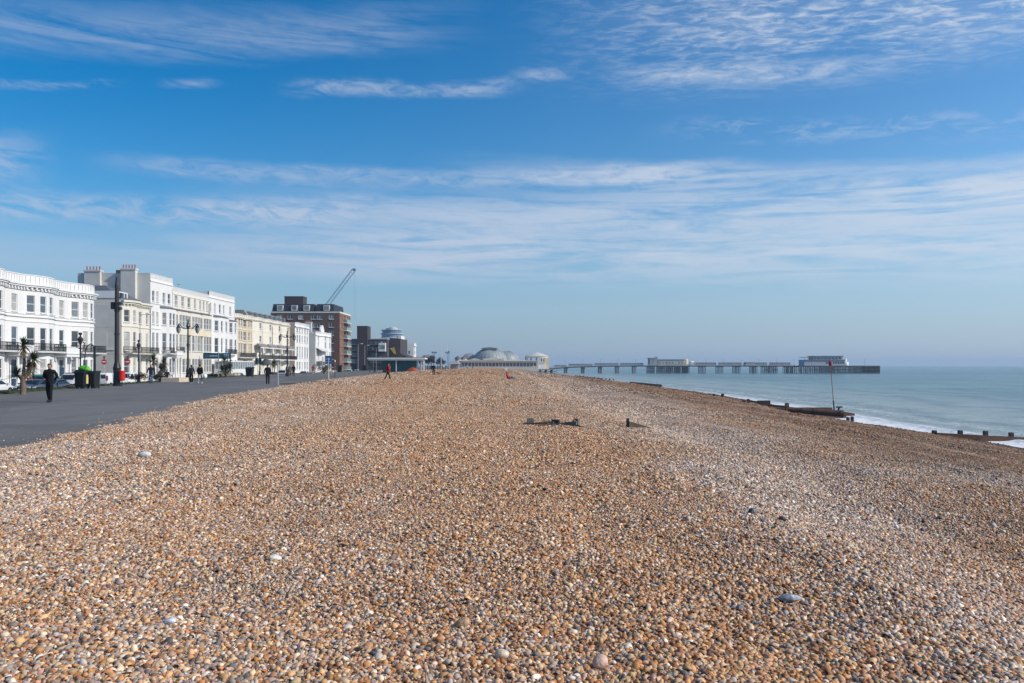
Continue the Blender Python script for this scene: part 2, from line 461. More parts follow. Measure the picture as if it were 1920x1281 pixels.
def shingle_mat():
    m = bpy.data.materials.new('shingle'); m.use_nodes = True
    t = m.node_tree; b = t.nodes['Principled BSDF']; b.inputs['Roughness'].default_value = 0.75
    b.inputs['Specular IOR Level'].default_value = 0.25
    g = t.nodes.new('ShaderNodeNewGeometry').outputs['Position']
    az_ = t.nodes.new('ShaderNodeAttribute'); az_.attribute_name = 'zone'
    aw = t.nodes.new('ShaderNodeAttribute'); aw.attribute_name = 'wet'
    def cells(scale):
        vo = t.nodes.new('ShaderNodeTexVoronoi'); vo.inputs['Scale'].default_value = scale
        vo.voronoi_dimensions = '3D'; t.links.new(g, vo.inputs['Vector'])
        return vo
    def ramp(fac, probs):
        r = t.nodes.new('ShaderNodeValToRGB'); r.color_ramp.interpolation = 'CONSTANT'
        el_ = r.color_ramp.elements; acc = 0.0
        for i, (c, p) in enumerate(zip(PALETTE, probs)):
            e_ = el_[i] if i < 2 else el_.new(acc)
            e_.position = acc; e_.color = (*c, 1); acc += p
        t.links.new(fac, r.inputs[0]); return r.outputs[0]
    v1 = cells(26.0); v2 = cells(9.0)
    s1 = t.nodes.new('ShaderNodeSeparateColor'); t.links.new(v1.outputs['Color'], s1.inputs[0])
    s2 = t.nodes.new('ShaderNodeSeparateColor'); t.links.new(v2.outputs['Color'], s2.inputs[0])
    zf = (E(t, az_.outputs['Fac']) + (E(t, s2.outputs[1]) - 0.5) * 0.5).clamp()
    pick = (E(t, s1.outputs[1])).f('LESS_THAN', zf)
    c1 = mixc(t, pick, ramp(s1.outputs[0], P_OR), ramp(s1.outputs[0], P_GR))
    ad = t.nodes.new('ShaderNodeAttribute'); ad.attribute_name = 'dark'
    val = (E(t, s2.outputs[0]) * 0.5 + E(t, s1.outputs[2]) * 0.55 + 0.34) * (1 - E(t, ad.outputs['Fac']))
    vm = t.nodes.new('ShaderNodeVectorMath'); vm.operation = 'SCALE'
    t.links.new(c1, vm.inputs[0]); t.links.new(val.s, vm.inputs[3])
    wetc = mixc(t, E(t, aw.outputs['Fac']) * 0.75, vm.outputs[0], (0.05, 0.042, 0.038))
    t.links.new(wetc, b.inputs['Base Color'])
    h = (1 - E(t, v1.outputs['Distance']).ss(0.0, 0.75)) * 0.03 + (1 - E(t, v2.outputs['Distance']).ss(0.0, 0.8)) * 0.05
    bn = t.nodes.new('ShaderNodeBump'); bn.inputs['Strength'].default_value = 1.0; bn.inputs['Distance'].default_value = 1.0
    t.links.new(h.s, bn.inputs['Height']); t.links.new(bn.outputs[0], b.inputs['Normal'])
    return m


SH = shingle_mat()
ys = np.concatenate([graded(-40, -2, 3, 1, 3), graded(-1, 1400, 0.18, 1.018, 30)])
xs_n = np.concatenate([-graded(0.12, 46, 0.24, 1.03, 2.0)[::-1], graded(0.12, 70, 0.24, 1.025, 1.5)])
X, Y = np.meshgrid(xs_n, ys)
X = X + np.where(Y > 300, (crest(Y) - 2) * np.clip((Y - 300) / 100, 0, 1), 0)
bo = sheet('beach', X, Y, H(X, Y), SH, {'zone': zone(X, Y), 'wet': wet(X, Y), 'dark': seaward_dark(X, Y)})
tag(bo, kind='structure')

# inland ground, promenade, road, pavement
asphalt = M('promenade asphalt', (0.134, 0.127, 0.120), 0.85, 0.12, 0.35, 0.5, 60, stain=((0.170, 0.162, 0.152), 0.25, 0.5, 0.6))
_t = asphalt.node_tree; _b = _t.nodes['Principled BSDF']; _old = _b.inputs['Base Color'].links[0].from_socket
_p = _t.nodes.new('ShaderNodeNewGeometry').outputs['Position']; _x, _y = E(_t, _sep(_t, _p, 0)), E(_t, _sep(_t, _p, 1))
_w = noi(_t, xyz(_t, _x * 0.2, _y * 0.2, 0.0), 1.0, 3)
_u = _x + _y * 0.115 + _w * 0.25                      # the laying lanes follow the promenade
_lane = (_u * 0.30).f('FRACT'); _seam = (1 - (_lane - 0.5).f('ABSOLUTE').ss(0.0, 0.014))
_vo = _t.nodes.new('ShaderNodeTexVoronoi'); _vo.distance = 'CHEBYCHEV'; _vo.inputs['Scale'].default_value = 0.16; _t.links.new(xyz(_t, _u, _y * 0.45, 0.0), _vo.inputs['Vector'])
_sc = _t.nodes.new('ShaderNodeSeparateColor'); _t.links.new(_vo.outputs['Color'], _sc.inputs[0]); _patch = E(_t, _sc.outputs[0])
_gr = noi(_t, _p, 38, 3, 0.7)
_c = mixc(_t, _patch.ss(0.70, 0.72) * 0.40, _old, (0.080, 0.079, 0.080)); _c = mixc(_t, (1 - _patch.ss(0.16, 0.18)) * 0.35, _c, (0.185, 0.180, 0.172))
_c = mixc(_t, _seam * 0.55, _c, (0.205, 0.20, 0.19)); _c = mixc(_t, _gr.ss(0.56, 0.72) * 0.30, _c, (0.23, 0.22, 0.20))
_c = mixc(_t, noi(_t, xyz(_t, _x * 1.4, _y * 0.3, 3.0), 0.5, 5, 0.65).ss(0.56, 0.66) * 0.28, _c, (0.075, 0.074, 0.076))
_t.links.new(_c, _b.inputs['Base Color'])
road_m = M('road asphalt', (0.07, 0.07, 0.073), 0.85, 0.15, 0.6, 0.4, 60)
soil = M('inland ground', (0.16, 0.15, 0.11), 0.9, 0.2, 0.05)
paving = M('pavement slabs', (0.30, 0.29, 0.27), 0.85, 0.12, 0.6, 0.2, 20)
grass_m = M('verge turf', (0.055, 0.075, 0.022), 0.9, 0.35, 1.5)


def strip(name, fl, fr, z, mat, y0=-40, y1=1200, n=160):
    yy = np.concatenate([np.linspace(y0, 200, n), np.linspace(206, y1, 60)])
    a, b_ = fl(yy), fr(yy)
    X = np.stack([a + (b_ - a) * k for k in (0, .33, .66, 1)], 1); Y = np.repeat(yy[:, None], 4, 1)
    return tag(sheet(name, X, Y, np.full(X.shape, z), mat), kind='structure')


strip('ground', lambda y: y * 0 - 5000, lambda y: edge(y) - 6, -1.34, soil, -400, 5500)
strip('promenade', lambda y: promL(y), lambda y: edge(y) + 1.6, 0.0, asphalt)
strip('road', lambda y: y * 0 - 57.0, lambda y: promL(y) - 1.05, -1.22, road_m)
strip('pavement', lambda y: y * 0 - 66.0, lambda y: y * 0 - 56.6, -1.08, paving)
# kerb between verge and road
k_ = MB(); k_.box(-56.62, -40, -1.3, -56.45, 420, -1.07)
yy = np.linspace(-30, 420, 90)
for a, b_ in zip(yy[:-1], yy[1:]):
    xa, xb = promL(a) - 1.16, promL(b_) - 1.16
    k_.add([(xa, a, -1.3), (xa + .15, a, -1.3), (xa + .15, a, -.06), (xa, a, -.06), (xb, b_, -1.3), (xb + .15, b_, -1.3), (xb + .15, b_, -.06), (xb, b_, -.06)],
           [(3, 2, 6, 7), (0, 3, 7, 4), (1, 5, 6, 2)])
tag(k_.build('kerb', paving), kind='structure')
# turf of the verge with rough blades
gb = MB()
yy = np.linspace(-20, 420, 260)
prof = [(-1.06, -0.4), (-1.0, -0.02), (-0.8, 0.06), (-0.4, 0.06), (0.02, 0.006)]
for a, b_ in zip(yy[:-1], yy[1:]):
    for (o0, z0), (o1, z1) in zip(prof[:-1], prof[1:]):
        gb.add([(promL(a) + o0, a, z0), (promL(a) + o1, a, z1), (promL(b_) + o1, b_, z1), (promL(b_) + o0, b_, z0)], [(0, 1, 2, 3)])
for i in range(16000):
    y = 40 + 130 * rnd.random() ** 1.5; o = -1.02 + 1.05 * rnd.random(); x = promL(y) + o
    z = 0.0 if o > -0.1 else 0.05; h = 0.04 + 0.09 * rnd.random(); a = rnd.random() * 6.28; w = 0.008 + 0.014 * rnd.random()
    gb.add([(x - w * math.cos(a), y - w * math.sin(a), z), (x + w * math.cos(a), y + w * math.sin(a), z), (x + (rnd.random() - .5) * .1, y + (rnd.random() - .5) * .1, z + h)], [(0, 1, 2)])
tag(gb.build('grass', grass_m), 'rough green grass verge between promenade and parked vehicles', 'grass', kind='stuff')

# ------------------------------------------------------------------ sea
def sea_mat():
    m = bpy.data.materials.new('sea water'); m.use_nodes = True
    t = m.node_tree; b = t.nodes['Principled BSDF']
    g = t.nodes.new('ShaderNodeNewGeometry').outputs['Position']
    x_, y_ = E(t, _sep(t, g, 0)), E(t, _sep(t, g, 1))
    a = t.nodes.new('ShaderNodeAttribute'); a.attribute_name = 'shore'; d = E(t, a.outputs['Fac'])
    patch = noi(t, xyz(t, x_ * 0.35, y_, 0.0), 0.012, 5, 0.6)
    patch2 = noi(t, xyz(t, x_ * 0.25, y_, 4.0), 0.10, 5, 0.65)
    deep = mixc(t, patch.ss(0.36, 0.64), (0.070, 0.170, 0.190), (0.150, 0.275, 0.250))
    bar = y_.ss(150, 230) * (1 - y_.ss(270, 380)) * 0.6
    deep = mixc(t, bar, deep, (0.16, 0.30, 0.27))
    deep = mixc(t, patch2.ss(0.44, 0.62) * 0.75, deep, (0.055, 0.115, 0.140))
    ripl = noi(t, xyz(t, x_ * 0.30, y_, 2.0), 0.5, 4, 0.65)
    deep = mixc(t, ripl.ss(0.50, 0.68) * 0.55, deep, (0.050, 0.105, 0.135))
    deep = mixc(t, (1 - ripl.ss(0.30, 0.46)) * 0.35, deep, (0.19, 0.30, 0.30))
    near = mixc(t, d.ss(4, 75), (0.30, 0.35, 0.32), deep)
    sw_ = ((d * 0.42 + noi(t, xyz(t, x_ * 0.2, y_, 6.0), 0.06, 4, 0.6) * 16).f('SINE') + 1) * 0.5
    sw_ = sw_ * sw_ * sw_ * d.ss(3, 10) * (1 - d.ss(50, 120))
    near = mixc(t, sw_ * 0.42, near, (0.10, 0.16, 0.165))
    f1 = noi(t, xyz(t, x_, y_ * 0.55, 1.0), 0.9, 6, 0.7)
    fm = (1 - d.ss(1.4, 5.2)) * f1.ss(0.26, 0.46) + (1 - (d - 8.0).f('ABSOLUTE').ss(0.0, 3.2)) * f1.ss(0.50, 0.60) * 0.75
    fm = fm + (1 - d.ss(0.7, 2.2)) * 0.9
    fm = (fm * (0.35 + y_.ss(230, 60) * 0.65)).clamp()
    c = mixc(t, fm, near, (0.80, 0.82, 0.82))
    t.links.new(c, b.inputs['Base Color'])
    t.links.new((fm * 0.5 + 0.22).s, b.inputs['Roughness']); b.inputs['Specular IOR Level'].default_value = 0.32
    h = noi(t, xyz(t, x_ * 0.40, y_, 0.0), 0.45, 6, 0.66) * 0.95 + noi(t, xyz(t, x_ * 0.3, y_, 9.0), 0.09, 4, 0.6) * 1.6
    h = h + sw_ * 0.35
    bn = t.nodes.new('ShaderNodeBump'); bn.inputs['Strength'].default_value = 0.9; bn.inputs['Distance'].default_value = 1.3
    t.links.new(h.s, bn.inputs['Height']); t.links.new(bn.outputs[0], b.inputs['Normal'])
    return m


ys = np.concatenate([graded(-60, 20, 4, 1, 4), graded(22, 6000, 0.8, 1.015, 120)])
ds = np.concatenate([graded(-3.0, 12, 0.3, 1.0, 0.3), graded(12.5, 6000, 0.7, 1.06, 250)])
D, Y = np.meshgrid(ds, ys)
X = wl(Y) + D
swash = (vn(Y, Y * 0, 7, 21) - 0.5) * 2.2 + (vn(Y, Y * 0, 2.0, 22) - 0.5) * 0.8
wv = 0.16 * np.exp(-((D - 2.6 + swash) / 0.7) ** 2) + 0.12 * np.exp(-((D - 7.0 + swash * 1.5) / 1.2) ** 2)
wv += np.exp(-D / 400) * np.clip(D / 10, 0, 1) * 0.10 * (vn(X * 0.5, Y, 5, 23) - 0.5)
Z = SEA + np.where(D > -0.5, wv, 0)
tag(sheet('sea', X, Y, Z, sea_mat(), {'shore': D + swash}), kind='structure')

# ------------------------------------------------------------------ buildings
def panel(mb, p0, p1, z0, z1, holes=(), rev=0.16):
    """upright wall from p0 to p1 (outside on the right hand), with openings (s0, s1, za, zb) that have reveals"""
    dx_, dy_ = p1[0] - p0[0], p1[1] - p0[1]; L = math.hypot(dx_, dy_)
    if L < 1e-4: return
    d = (dx_ / L, dy_ / L); n = (d[1], -d[0])
    hs = [h for h in holes if h[0] > 0.01 and h[1] < L - 0.01 and h[2] >= z0 - 1e-6 and h[3] < z1 - 0.01]
    S = sorted({0.0, L, *[h[0] for h in hs], *[h[1] for h in hs]}); Zs = sorted({z0, z1, *[h[2] for h in hs], *[h[3] for h in hs]})
    def P(s, z, k=0.0): return (p0[0] + d[0] * s - n[0] * k, p0[1] + d[1] * s - n[1] * k, z)
    for sa, sb in zip(S[:-1], S[1:]):
        for za, zb in zip(Zs[:-1], Zs[1:]):
            sm, zm = (sa + sb) / 2, (za + zb) / 2
            if any(h[0] < sm < h[1] and h[2] < zm < h[3] for h in hs): continue
            mb.add([P(sa, za), P(sb, za), P(sb, zb), P(sa, zb)], [(0, 1, 2, 3)])
    for a, b, za, zb in hs:
        mb.add([P(a, za), P(b, za), P(b, zb), P(a, zb), P(a, za, rev), P(b, za, rev), P(b, zb, rev), P(a, zb, rev)],
               [(0, 1, 5, 4), (1, 2, 6, 5), (2, 3, 7, 6), (3, 0, 4, 7), (4, 5, 6, 7)])
    return hs, d, n


WIN = {}
glass_blind = glass('window glass over white blind', (.42, .42, .40), .2)
glass_sky = glass('window glass, blue grey', (.10, .135, .165), .08)


def win_mesh(w, h, style, frame, pane):
    key = (round(w, 2), round(h, 2), style, frame.name, pane.name)
    if key in WIN: return WIN[key]
    f = MB(); t = 0.07 if w > 0.6 else 0.05; D = 0.06
    f.box(0, -w / 2, 0, D, -w / 2 + t, h); f.box(0, w / 2 - t, 0, D, w / 2, h)
    f.box(0, -w / 2 + t, 0, D, w / 2 - t, t * 1.3); f.box(0, -w / 2 + t, h - t, D, w / 2 - t, h)
    if style in ('sash', 'grid', 'french'):
        f.box(0, -w / 2 + t, h * 0.5 - .03, D * .9, w / 2 - t, h * 0.5 + .03)
    if style in ('grid',):
        for k in (1 / 3, 2 / 3): f.box(0, -w / 2 + w * k - .02, t * 1.3, D * .8, -w / 2 + w * k + .02, h - t)
    if style in ('french', 'case'):
        f.box(0, -.035, t * 1.3, D * .8, .035, h - t)
    # projecting sill
    f.box(-0.02, -w / 2 - .08, -0.09, 0.30, w / 2 + .08, 0.0)
    p = MB(); p.add([(.02, -w / 2 + t, t), (.02, w / 2 - t, t), (.02, w / 2 - t, h - t), (.02, -w / 2 + t, h - t)], [(0, 1, 2, 3)])
    WIN[key] = (f.mesh('window', frame), p.mesh('pane', pane)); return WIN[key]


def put_window(root, pos, yaw, w, h, style='sash', frame=None, pane=None):
    frame = frame or trim_white
    if pane is None:
        k = rnd.random(); pane = glass_curtain if k < 0.2 else glass_blind if k < 0.32 else glass_sky if k < 0.62 else glass_dark
    fm, pm = win_mesh(w, h, style, frame, pane)
    o = obj('window', fm, root, pos, yaw); obj('pane', pm, o)
    return o


def offset_line(pts, p):
    """outside offset of an open line whose outside is on the right hand"""
    out = []
    for i, q in enumerate(pts):
        ns = []
        for a, b in ((i - 1, i), (i, i + 1)):
            if a >= 0 and b < len(pts):
                dx_, dy_ = pts[b][0] - pts[a][0], pts[b][1] - pts[a][1]; L = math.hypot(dx_, dy_) or 1
                ns.append((dy_ / L, -dx_ / L))
        nx_, ny_ = sum(n[0] for n in ns) / len(ns), sum(n[1] for n in ns) / len(ns)
        m = max(0.35, nx_ * ns[0][0] + ny_ * ns[0][1])
        out.append((q[0] + nx_ / m * p, q[1] + ny_ / m * p))
    return out


def band(mb, line, z0, z1, p, back=0.05):
    o = offset_line(line, p); i = offset_line(line, -back); n = len(line)
    vs = [(*q, z0) for q in i] + [(*q, z0) for q in o] + [(*q, z1) for q in o] + [(*q, z1) for q in i]
    fs = []
    for k in range(n - 1):
        for r in range(4):
            a, b = r * n, ((r + 1) % 4) * n
            fs.append((a + k, a + k + 1, b + k + 1, b + k))
    fs += [(0, n, 2 * n, 3 * n), (n - 1, 4 * n - 1, 3 * n - 1, 2 * n - 1)]
    mb.add(vs, fs)


def dentils(mb, line, z0, z1, p, step=0.55, w=0.22):
    for a, b in zip(line[:-1], line[1:]):
        L = math.hypot(b[0] - a[0], b[1] - a[1])
        if L < .3: continue
        d = ((b[0] - a[0]) / L, (b[1] - a[1]) / L); n = (d[1], -d[0])
        k = int(L / step)
        for i in range(k):
            s = (i + .5) * L / k
            c = (a[0] + d[0] * s, a[1] + d[1] * s)
            q = [(c[0] - d[0] * w / 2, c[1] - d[1] * w / 2), (c[0] + d[0] * w / 2, c[1] + d[1] * w / 2)]
            q += [(q[1][0] + n[0] * p, q[1][1] + n[1] * p), (q[0][0] + n[0] * p, q[0][1] + n[1] * p)]
            mb.prism(q, 'z', z0, z1)


def railing(mb, pts, z, h=0.95, step=0.17, r=0.018):
    for a, b in zip(pts[:-1], pts[1:]):
        a, b = Vector((*a, 0)), Vector((*b, 0)); L = (b - a).length; n = max(1, int(L / step))
        for i in range(n + 1):
            p = a.lerp(b, i / n); mb.box(p.x - r, p.y - r, z, p.x + r, p.y + r, z + h)
        for zz in (z + .06, z + h * .55, z + h):
            mb.tube((a.x, a.y, zz), (b.x, b.y, zz), .03, .03, 4)


def balcony(root, y0, y1, z, proj, rail=None, slab=None, ends=True, brackets=True):
    rail = rail or iron; slab = slab or trim_white
    s = MB(); s.box(-.02, y0, z - .18, proj, y1, z); s.box(-.02, y0 - .04, z - .06, proj + .05, y1 + .04, z - .004)
    if brackets:
        k = max(2, int((y1 - y0) / 1.6))
        for i in range(k + 1):
            y = y0 + .12 + (y1 - y0 - .24) * i / k; s.prism([(0, z - .18), (proj * .8, z - .18), (0, z - .65)], 'y', y - .07, y + .07)
    o = s.build('balcony', slab, root)
    r = MB(); pts = [(0, y0 + .05), (proj - .05, y0 + .05), (proj - .05, y1 - .05), (0, y1 - .05)] if ends else [(proj - .05, y0 + .05), (proj - .05, y1 - .05)]
    railing(r, pts, z); r.build('railing', rail, o)
    return o


def portico(root, yc, w, proj, z0, h, mat, top=0.75, door=(.05, .06, .07)):
    p = MB(); ent = 0.5
    for s in (-1, 1):
        y = yc + s * (w / 2 - .25)
        p.lathe([(.24, 0), (.24, .14), (.19, .2), (.165, h * .5), (.15, h - .62), (.2, h - .56), (.23, h - .5)], 12, (proj - .28, y, z0))
        p.box(-.02, y - .18, z0, .10, y + .18, z0 + h - ent)
    p.box(-.02, yc - w / 2, z0 + h - ent, proj, yc + w / 2, z0 + h - .12); p.box(-.02, yc - w / 2 - .1, z0 + h - .12, proj + .1, yc + w / 2 + .1, z0 + h)
    if top:
        for (a, b, c, d_) in ((proj - .2, yc - w / 2, proj - .02, yc + w / 2), (.02, yc - w / 2, proj - .2, yc - w / 2 + .16), (.02, yc + w / 2 - .16, proj - .2, yc + w / 2)):
            p.box(a, b, z0 + h, c, d_, z0 + h + top)
        p.box(-.0, yc - w / 2 - .05, z0 + h + top, proj + .04, yc + w / 2 + .05, z0 + h + top + .09)
    p.box(0, yc - w / 2 + .1, z0 - .3, proj + .3, yc + w / 2 - .1, z0 - .02)
    o = p.build('portico', mat, root)
    d = MB(); d.box(.0, yc - .5, z0, .05, yc + .5, z0 + 2.2); d.box(.0, yc - .62, z0, .035, yc - .5, z0 + 2.75); d.box(.0, yc + .5, z0, .035, yc + .62, z0 + 2.75)
    d.box(.05, yc - .38, z0 + .2, .065, yc - .05, z0 + 1.0); d.box(.05, yc + .05, z0 + .2, .065, yc + .38, z0 + 1.0)
    d.box(.05, yc - .38, z0 + 1.15, .065, yc - .05, z0 + 2.05); d.box(.05, yc + .05, z0 + 1.15, .065, yc + .38, z0 + 2.05)
    d.build('door', M('dark green door paint', door, 0.35), root)
    return o


def chimney(parent, x, y, z0, z1, wx, wy, mat, pots=4, potmat=None):
    c = MB(); c.box(x - wx / 2, y - wy / 2, z0, x + wx / 2, y + wy / 2, z1 - .25); c.box(x - wx / 2 - .1, y - wy / 2 - .1, z1 - .25, x + wx / 2 + .1, y + wy / 2 + .1, z1)
    o = c.build('chimney', mat, parent)
    p = MB()
    for i in range(pots):
        q = (x - wx / 2 + wx * (i + .5) / pots, y) if wx > wy else (x, y - wy / 2 + wy * (i + .5) / pots)
        p.lathe([(.13, 0), (.11, .1), (.10, .5), (.14, .55), (.14, .62), (.05, .62)], 8, (q[0], q[1], z1))
    return o, p


def outline(feats, y0, y1):
    """feats -> wall segments (p0, p1, columns, top), the line of the whole facade"""
    segs = []; y = y0; tot = sum(f['len'] for f in feats); k = (y1 - y0) / tot
    line = [(0.0, y0)]
    for f in feats:
        L = f['len'] * k; top = f.get('top')
        if f['t'] == 'flat':
            segs.append(((0, y), (0, y + L), f.get('cols', ()), None, f)); line.append((0.0, y + L))
        else:
            p = f['proj']
            if f['t'] == 'bay': pts = [(0, y), (p, y + min(p, L * .26)), (p, y + L - min(p, L * .26)), (0, y + L)]
            else:
                n = f.get('n', 5); half = L / 2; Rr = (half * half + p * p) / (2 * p); a0 = math.asin(min(1, half / Rr))
                pts = [(p - Rr + Rr * math.cos(a0 * (2 * i / n - 1)), y + half + Rr * math.sin(a0 * (2 * i / n - 1))) for i in range(n + 1)]
                pts[0] = (0, y); pts[-1] = (0, y + L)
            for i in range(len(pts) - 1):
                segs.append((pts[i], pts[i + 1], f['cols'][i] if i < len(f['cols']) else (), top, f))
            if top is None: line += pts[1:]
            else: line.append((0.0, y + L)); segs.append(((0, y), (0, y + L), f.get('above', ()), ('above', top), f)); f['pts'] = pts
        y += L
    return segs, line


def house(name, label, fx, y0, y1, H_, depth, floors, feats, wall, trim, base=-1.3, cornices=(), parapet=0.0, group=None, cat='house',
          roof=None, style='sash', frame=None, dent=None, hood=None, sidewin=(), skip=()):
    """floors: (sill, height) list. The front is the local plane x = 0, facing +X (the sea)."""
    yc = (y0 + y1) / 2
    root = thing(name, label, cat, (fx, yc, 0), 0, group)
    a, b = y0 - yc, y1 - yc
    segs, line = outline(feats, a, b)
    w = MB(); wins = []
    for p0, p1, cols, top, ft in segs:
        zt = H_; zb = base
        if isinstance(top, tuple): zb = top[1]
        elif top is not None: zt = top
        L = math.hypot(p1[0] - p0[0], p1[1] - p0[1]); holes = []
        for ci, cdef in enumerate(cols):
            fr, ww = cdef[0], cdef[1]
            for fi, (sill, hh) in enumerate(floors):
                if (fi, round(fr, 2)) in skip or fi in ft.get('nofloor', ()): continue
                if sill < zb or sill + hh > zt - .1: continue
                hh2 = hh * (cdef[2] if len(cdef) > 2 else 1)
                holes.append((fr * L - ww / 2, fr * L + ww / 2, sill, sill + hh2))
        r = panel(w, p0, p1, zb, zt, holes)
        if r:
            hs, d, n = r
            for h in hs:
                s = (h[0] + h[1]) / 2
                wins.append(((p0[0] + d[0] * s - n[0] * .15, p0[1] + d[1] * s - n[1] * .15, h[2]), math.atan2(n[1], n[0]), h[1] - h[0], h[3] - h[2]))
    # ends, back, lid
    sh = [(depth - s_ - w_ / 2, depth - s_ + w_ / 2, z_, z_ + h_) for (s_, w_, z_, h_) in sidewin]
    r = panel(w, (-depth, a), (0, a), base, H_, sh)
    if r:
        hs, d, n = r
        for h in hs:
            s = (h[0] + h[1]) / 2; wins.append(((-depth + s, a + .15, h[2]), -math.pi / 2, h[1] - h[0], h[3] - h[2]))
    panel(w, (0, b), (-depth, b), base, H_); panel(w, (-depth, b), (-depth, a), base, H_)
    lid = [(q[0], q[1], H_ - .02) for q in line] + [(-depth, b, H_ - .02), (-depth, a, H_ - .02)]
    w.add(lid, [tuple(range(len(lid)))])
    w.build('wall', wall, root)
    for pos, yaw, ww, hh in wins: put_window(root, pos, yaw, ww, hh, style, frame)
    if cornices:
        c = MB()
        for z, h, p in cornices: band(c, line, z, z + h, p)
        if dent: dentils(c, line, dent[0], dent[1], dent[2])
        c.build('cornice', trim, root)
    if parapet:
        c = MB(); ln = offset_line(line, -0.02)
        o = ln; i = offset_line(line, -0.32); n = len(o)
        vs = [(*q, H_) for q in o] + [(*q, H_ + parapet) for q in o] + [(*q, H_ + parapet) for q in i] + [(*q, H_) for q in i]
        fs = []
        for k in range(n - 1):
            for rr in range(3): fs.append((rr * n + k, rr * n + k + 1, (rr + 1) * n + k + 1, (rr + 1) * n + k))
        c.add(vs, fs); band(c, line, H_ + parapet, H_ + parapet + .1, .05, .36)
        # raised piers along the parapet
        for q0, q1 in zip(line[:-1], line[1:]):
            L = math.hypot(q1[0] - q0[0], q1[1] - q0[1])
            if L < .8: continue
            d = ((q1[0] - q0[0]) / L, (q1[1] - q0[1]) / L); nn = (d[1], -d[0]); k = max(1, int(L / 0.45))
            for t in range(k):
                s = (t + .5) * L / k; e = .06
                cpt = (q0[0] + d[0] * s, q0[1] + d[1] * s)
                c.prism([(cpt[0] - d[0] * e, cpt[1] - d[1] * e), (cpt[0] + d[0] * e, cpt[1] + d[1] * e), (cpt[0] + d[0] * e + nn[0] * .07, cpt[1] + d[1] * e + nn[1] * .07), (cpt[0] - d[0] * e + nn[0] * .07, cpt[1] - d[1] * e + nn[1] * .07)], 'z', H_ + .15, H_ + parapet - .1)
        # side return
        c.box(-depth, a + .02, H_, -.34, a + .30, H_ + parapet)
        c.build('parapet', trim, root)
    for ft in feats:
        if 'pts' in ft:
            hd = MB(); t = ft['top']; o = offset_line(ft['pts'], .12); n = len(o)
            hd.add([(*q, t) for q in o] + [(min(q[0] * .25, q[0]), q[1], t + .38) for q in o], [tuple(range(n))] + [(k, k + 1, n + k + 1, n + k) for k in range(n - 1)] + [tuple(range(n, 2 * n))])
            hd.build('bay_roof', hood or slate, root)
    dp = MB(); dp.tube((.09, b - .22, base), (.09, b - .22, H_ - .9), .055, .055, 6)
    for zz in np.arange(base + 1.2, H_ - 1, 2.4): dp.tube((.09, b - .22, zz), (.09, b - .22, zz + .12), .08, .08, 6)
    dp.build('downpipe', iron_grey if rnd.random() < .4 else trim, root)
    if roof == 'hip':
        rr = MB(); e = .25; z = H_ + (.0 if not parapet else .1); hh = 2.6; m = min((b - a) / 2, depth / 2) * .9
        rr.add([(-.35, a + .1, z), (-.35, b - .1, z), (-depth + .1, b - .1, z), (-depth + .1, a + .1, z), (-.35 - m, a + m, z + hh), (-.35 - m, b - m, z + hh), (-depth + m, b - m, z + hh), (-depth + m, a + m, z + hh)],
               [(0, 1, 5, 4), (1, 2, 6, 5), (2, 3, 7, 6), (3, 0, 4, 7), (4, 5, 6, 7)])
        rr.build('roof', slate, root)
    elif roof == 'flat':
        rr = MB(); rr.box(-depth + .2, a + .31, H_ + .05, -.5, b - .1, H_ + .25); rr.build('roof', lead, root)
    root['h'] = H_
    return root


def flatw(ln, n, w): return dict(t='flat', len=ln, cols=[((i + .5) / n, w) for i in range(n)])


# --- the white terrace, first block
GW = 'white Victorian terrace houses with porticoes'
fl1 = [(0.15, 2.25), (3.45, 2.85), (8.15, 2.1)]
for i, (ya, yb, lab) in enumerate(((83.8, 93.8, 'white bay-fronted terrace house cut off by the edge of the picture'),
                                   (93.8, 103.9, 'white bay-fronted terrace house rising behind the two spiky palms'),
                                   (103.9, 113.6, 'white end-of-terrace house beside the side street with no-entry signs'))):
    feats = [dict(t='flat', len=3.5, cols=[(.5, 1.15)]),
             dict(t='bow', len=6.5, proj=1.15, n=4, cols=[[(.5, 1.0)], [(.5, 1.0)], [(.5, 1.0)], [(.5, .9)]])]
    h = house('terraced_house', lab, -59.7, ya, yb, 11.65, 11, fl1, feats, stucco_white, trim_white, base=-1.3,
              cornices=((11.25, .2, .42), (11.45, .2, .55), (10.85, .12, .14), (7.55, .16, .16), (7.9, .08, .1), (6.95, .10, .08), (3.22, .2, .12)),
              dent=(10.97, 11.25, .32), parapet=1.05, group=GW, roof='flat', skip={(0, .5)} if False else ())
    a = (ya - yb) / 2
    portico(h, a + 1.75, 3.1, 1.5, -.85, 4.1, trim_white, door=(.02, .05, .09))
    balcony(h, a + 3.6, a + 9.9, 3.4, 1.75, iron)
    ro = MB(); ro.box(-6.5, a + .4, 11.9, -5.6, a + 2.4, 13.4); ro.build('chimney', stucco_grey, [k for k in h.children if k.name.startswith('roof')][0])

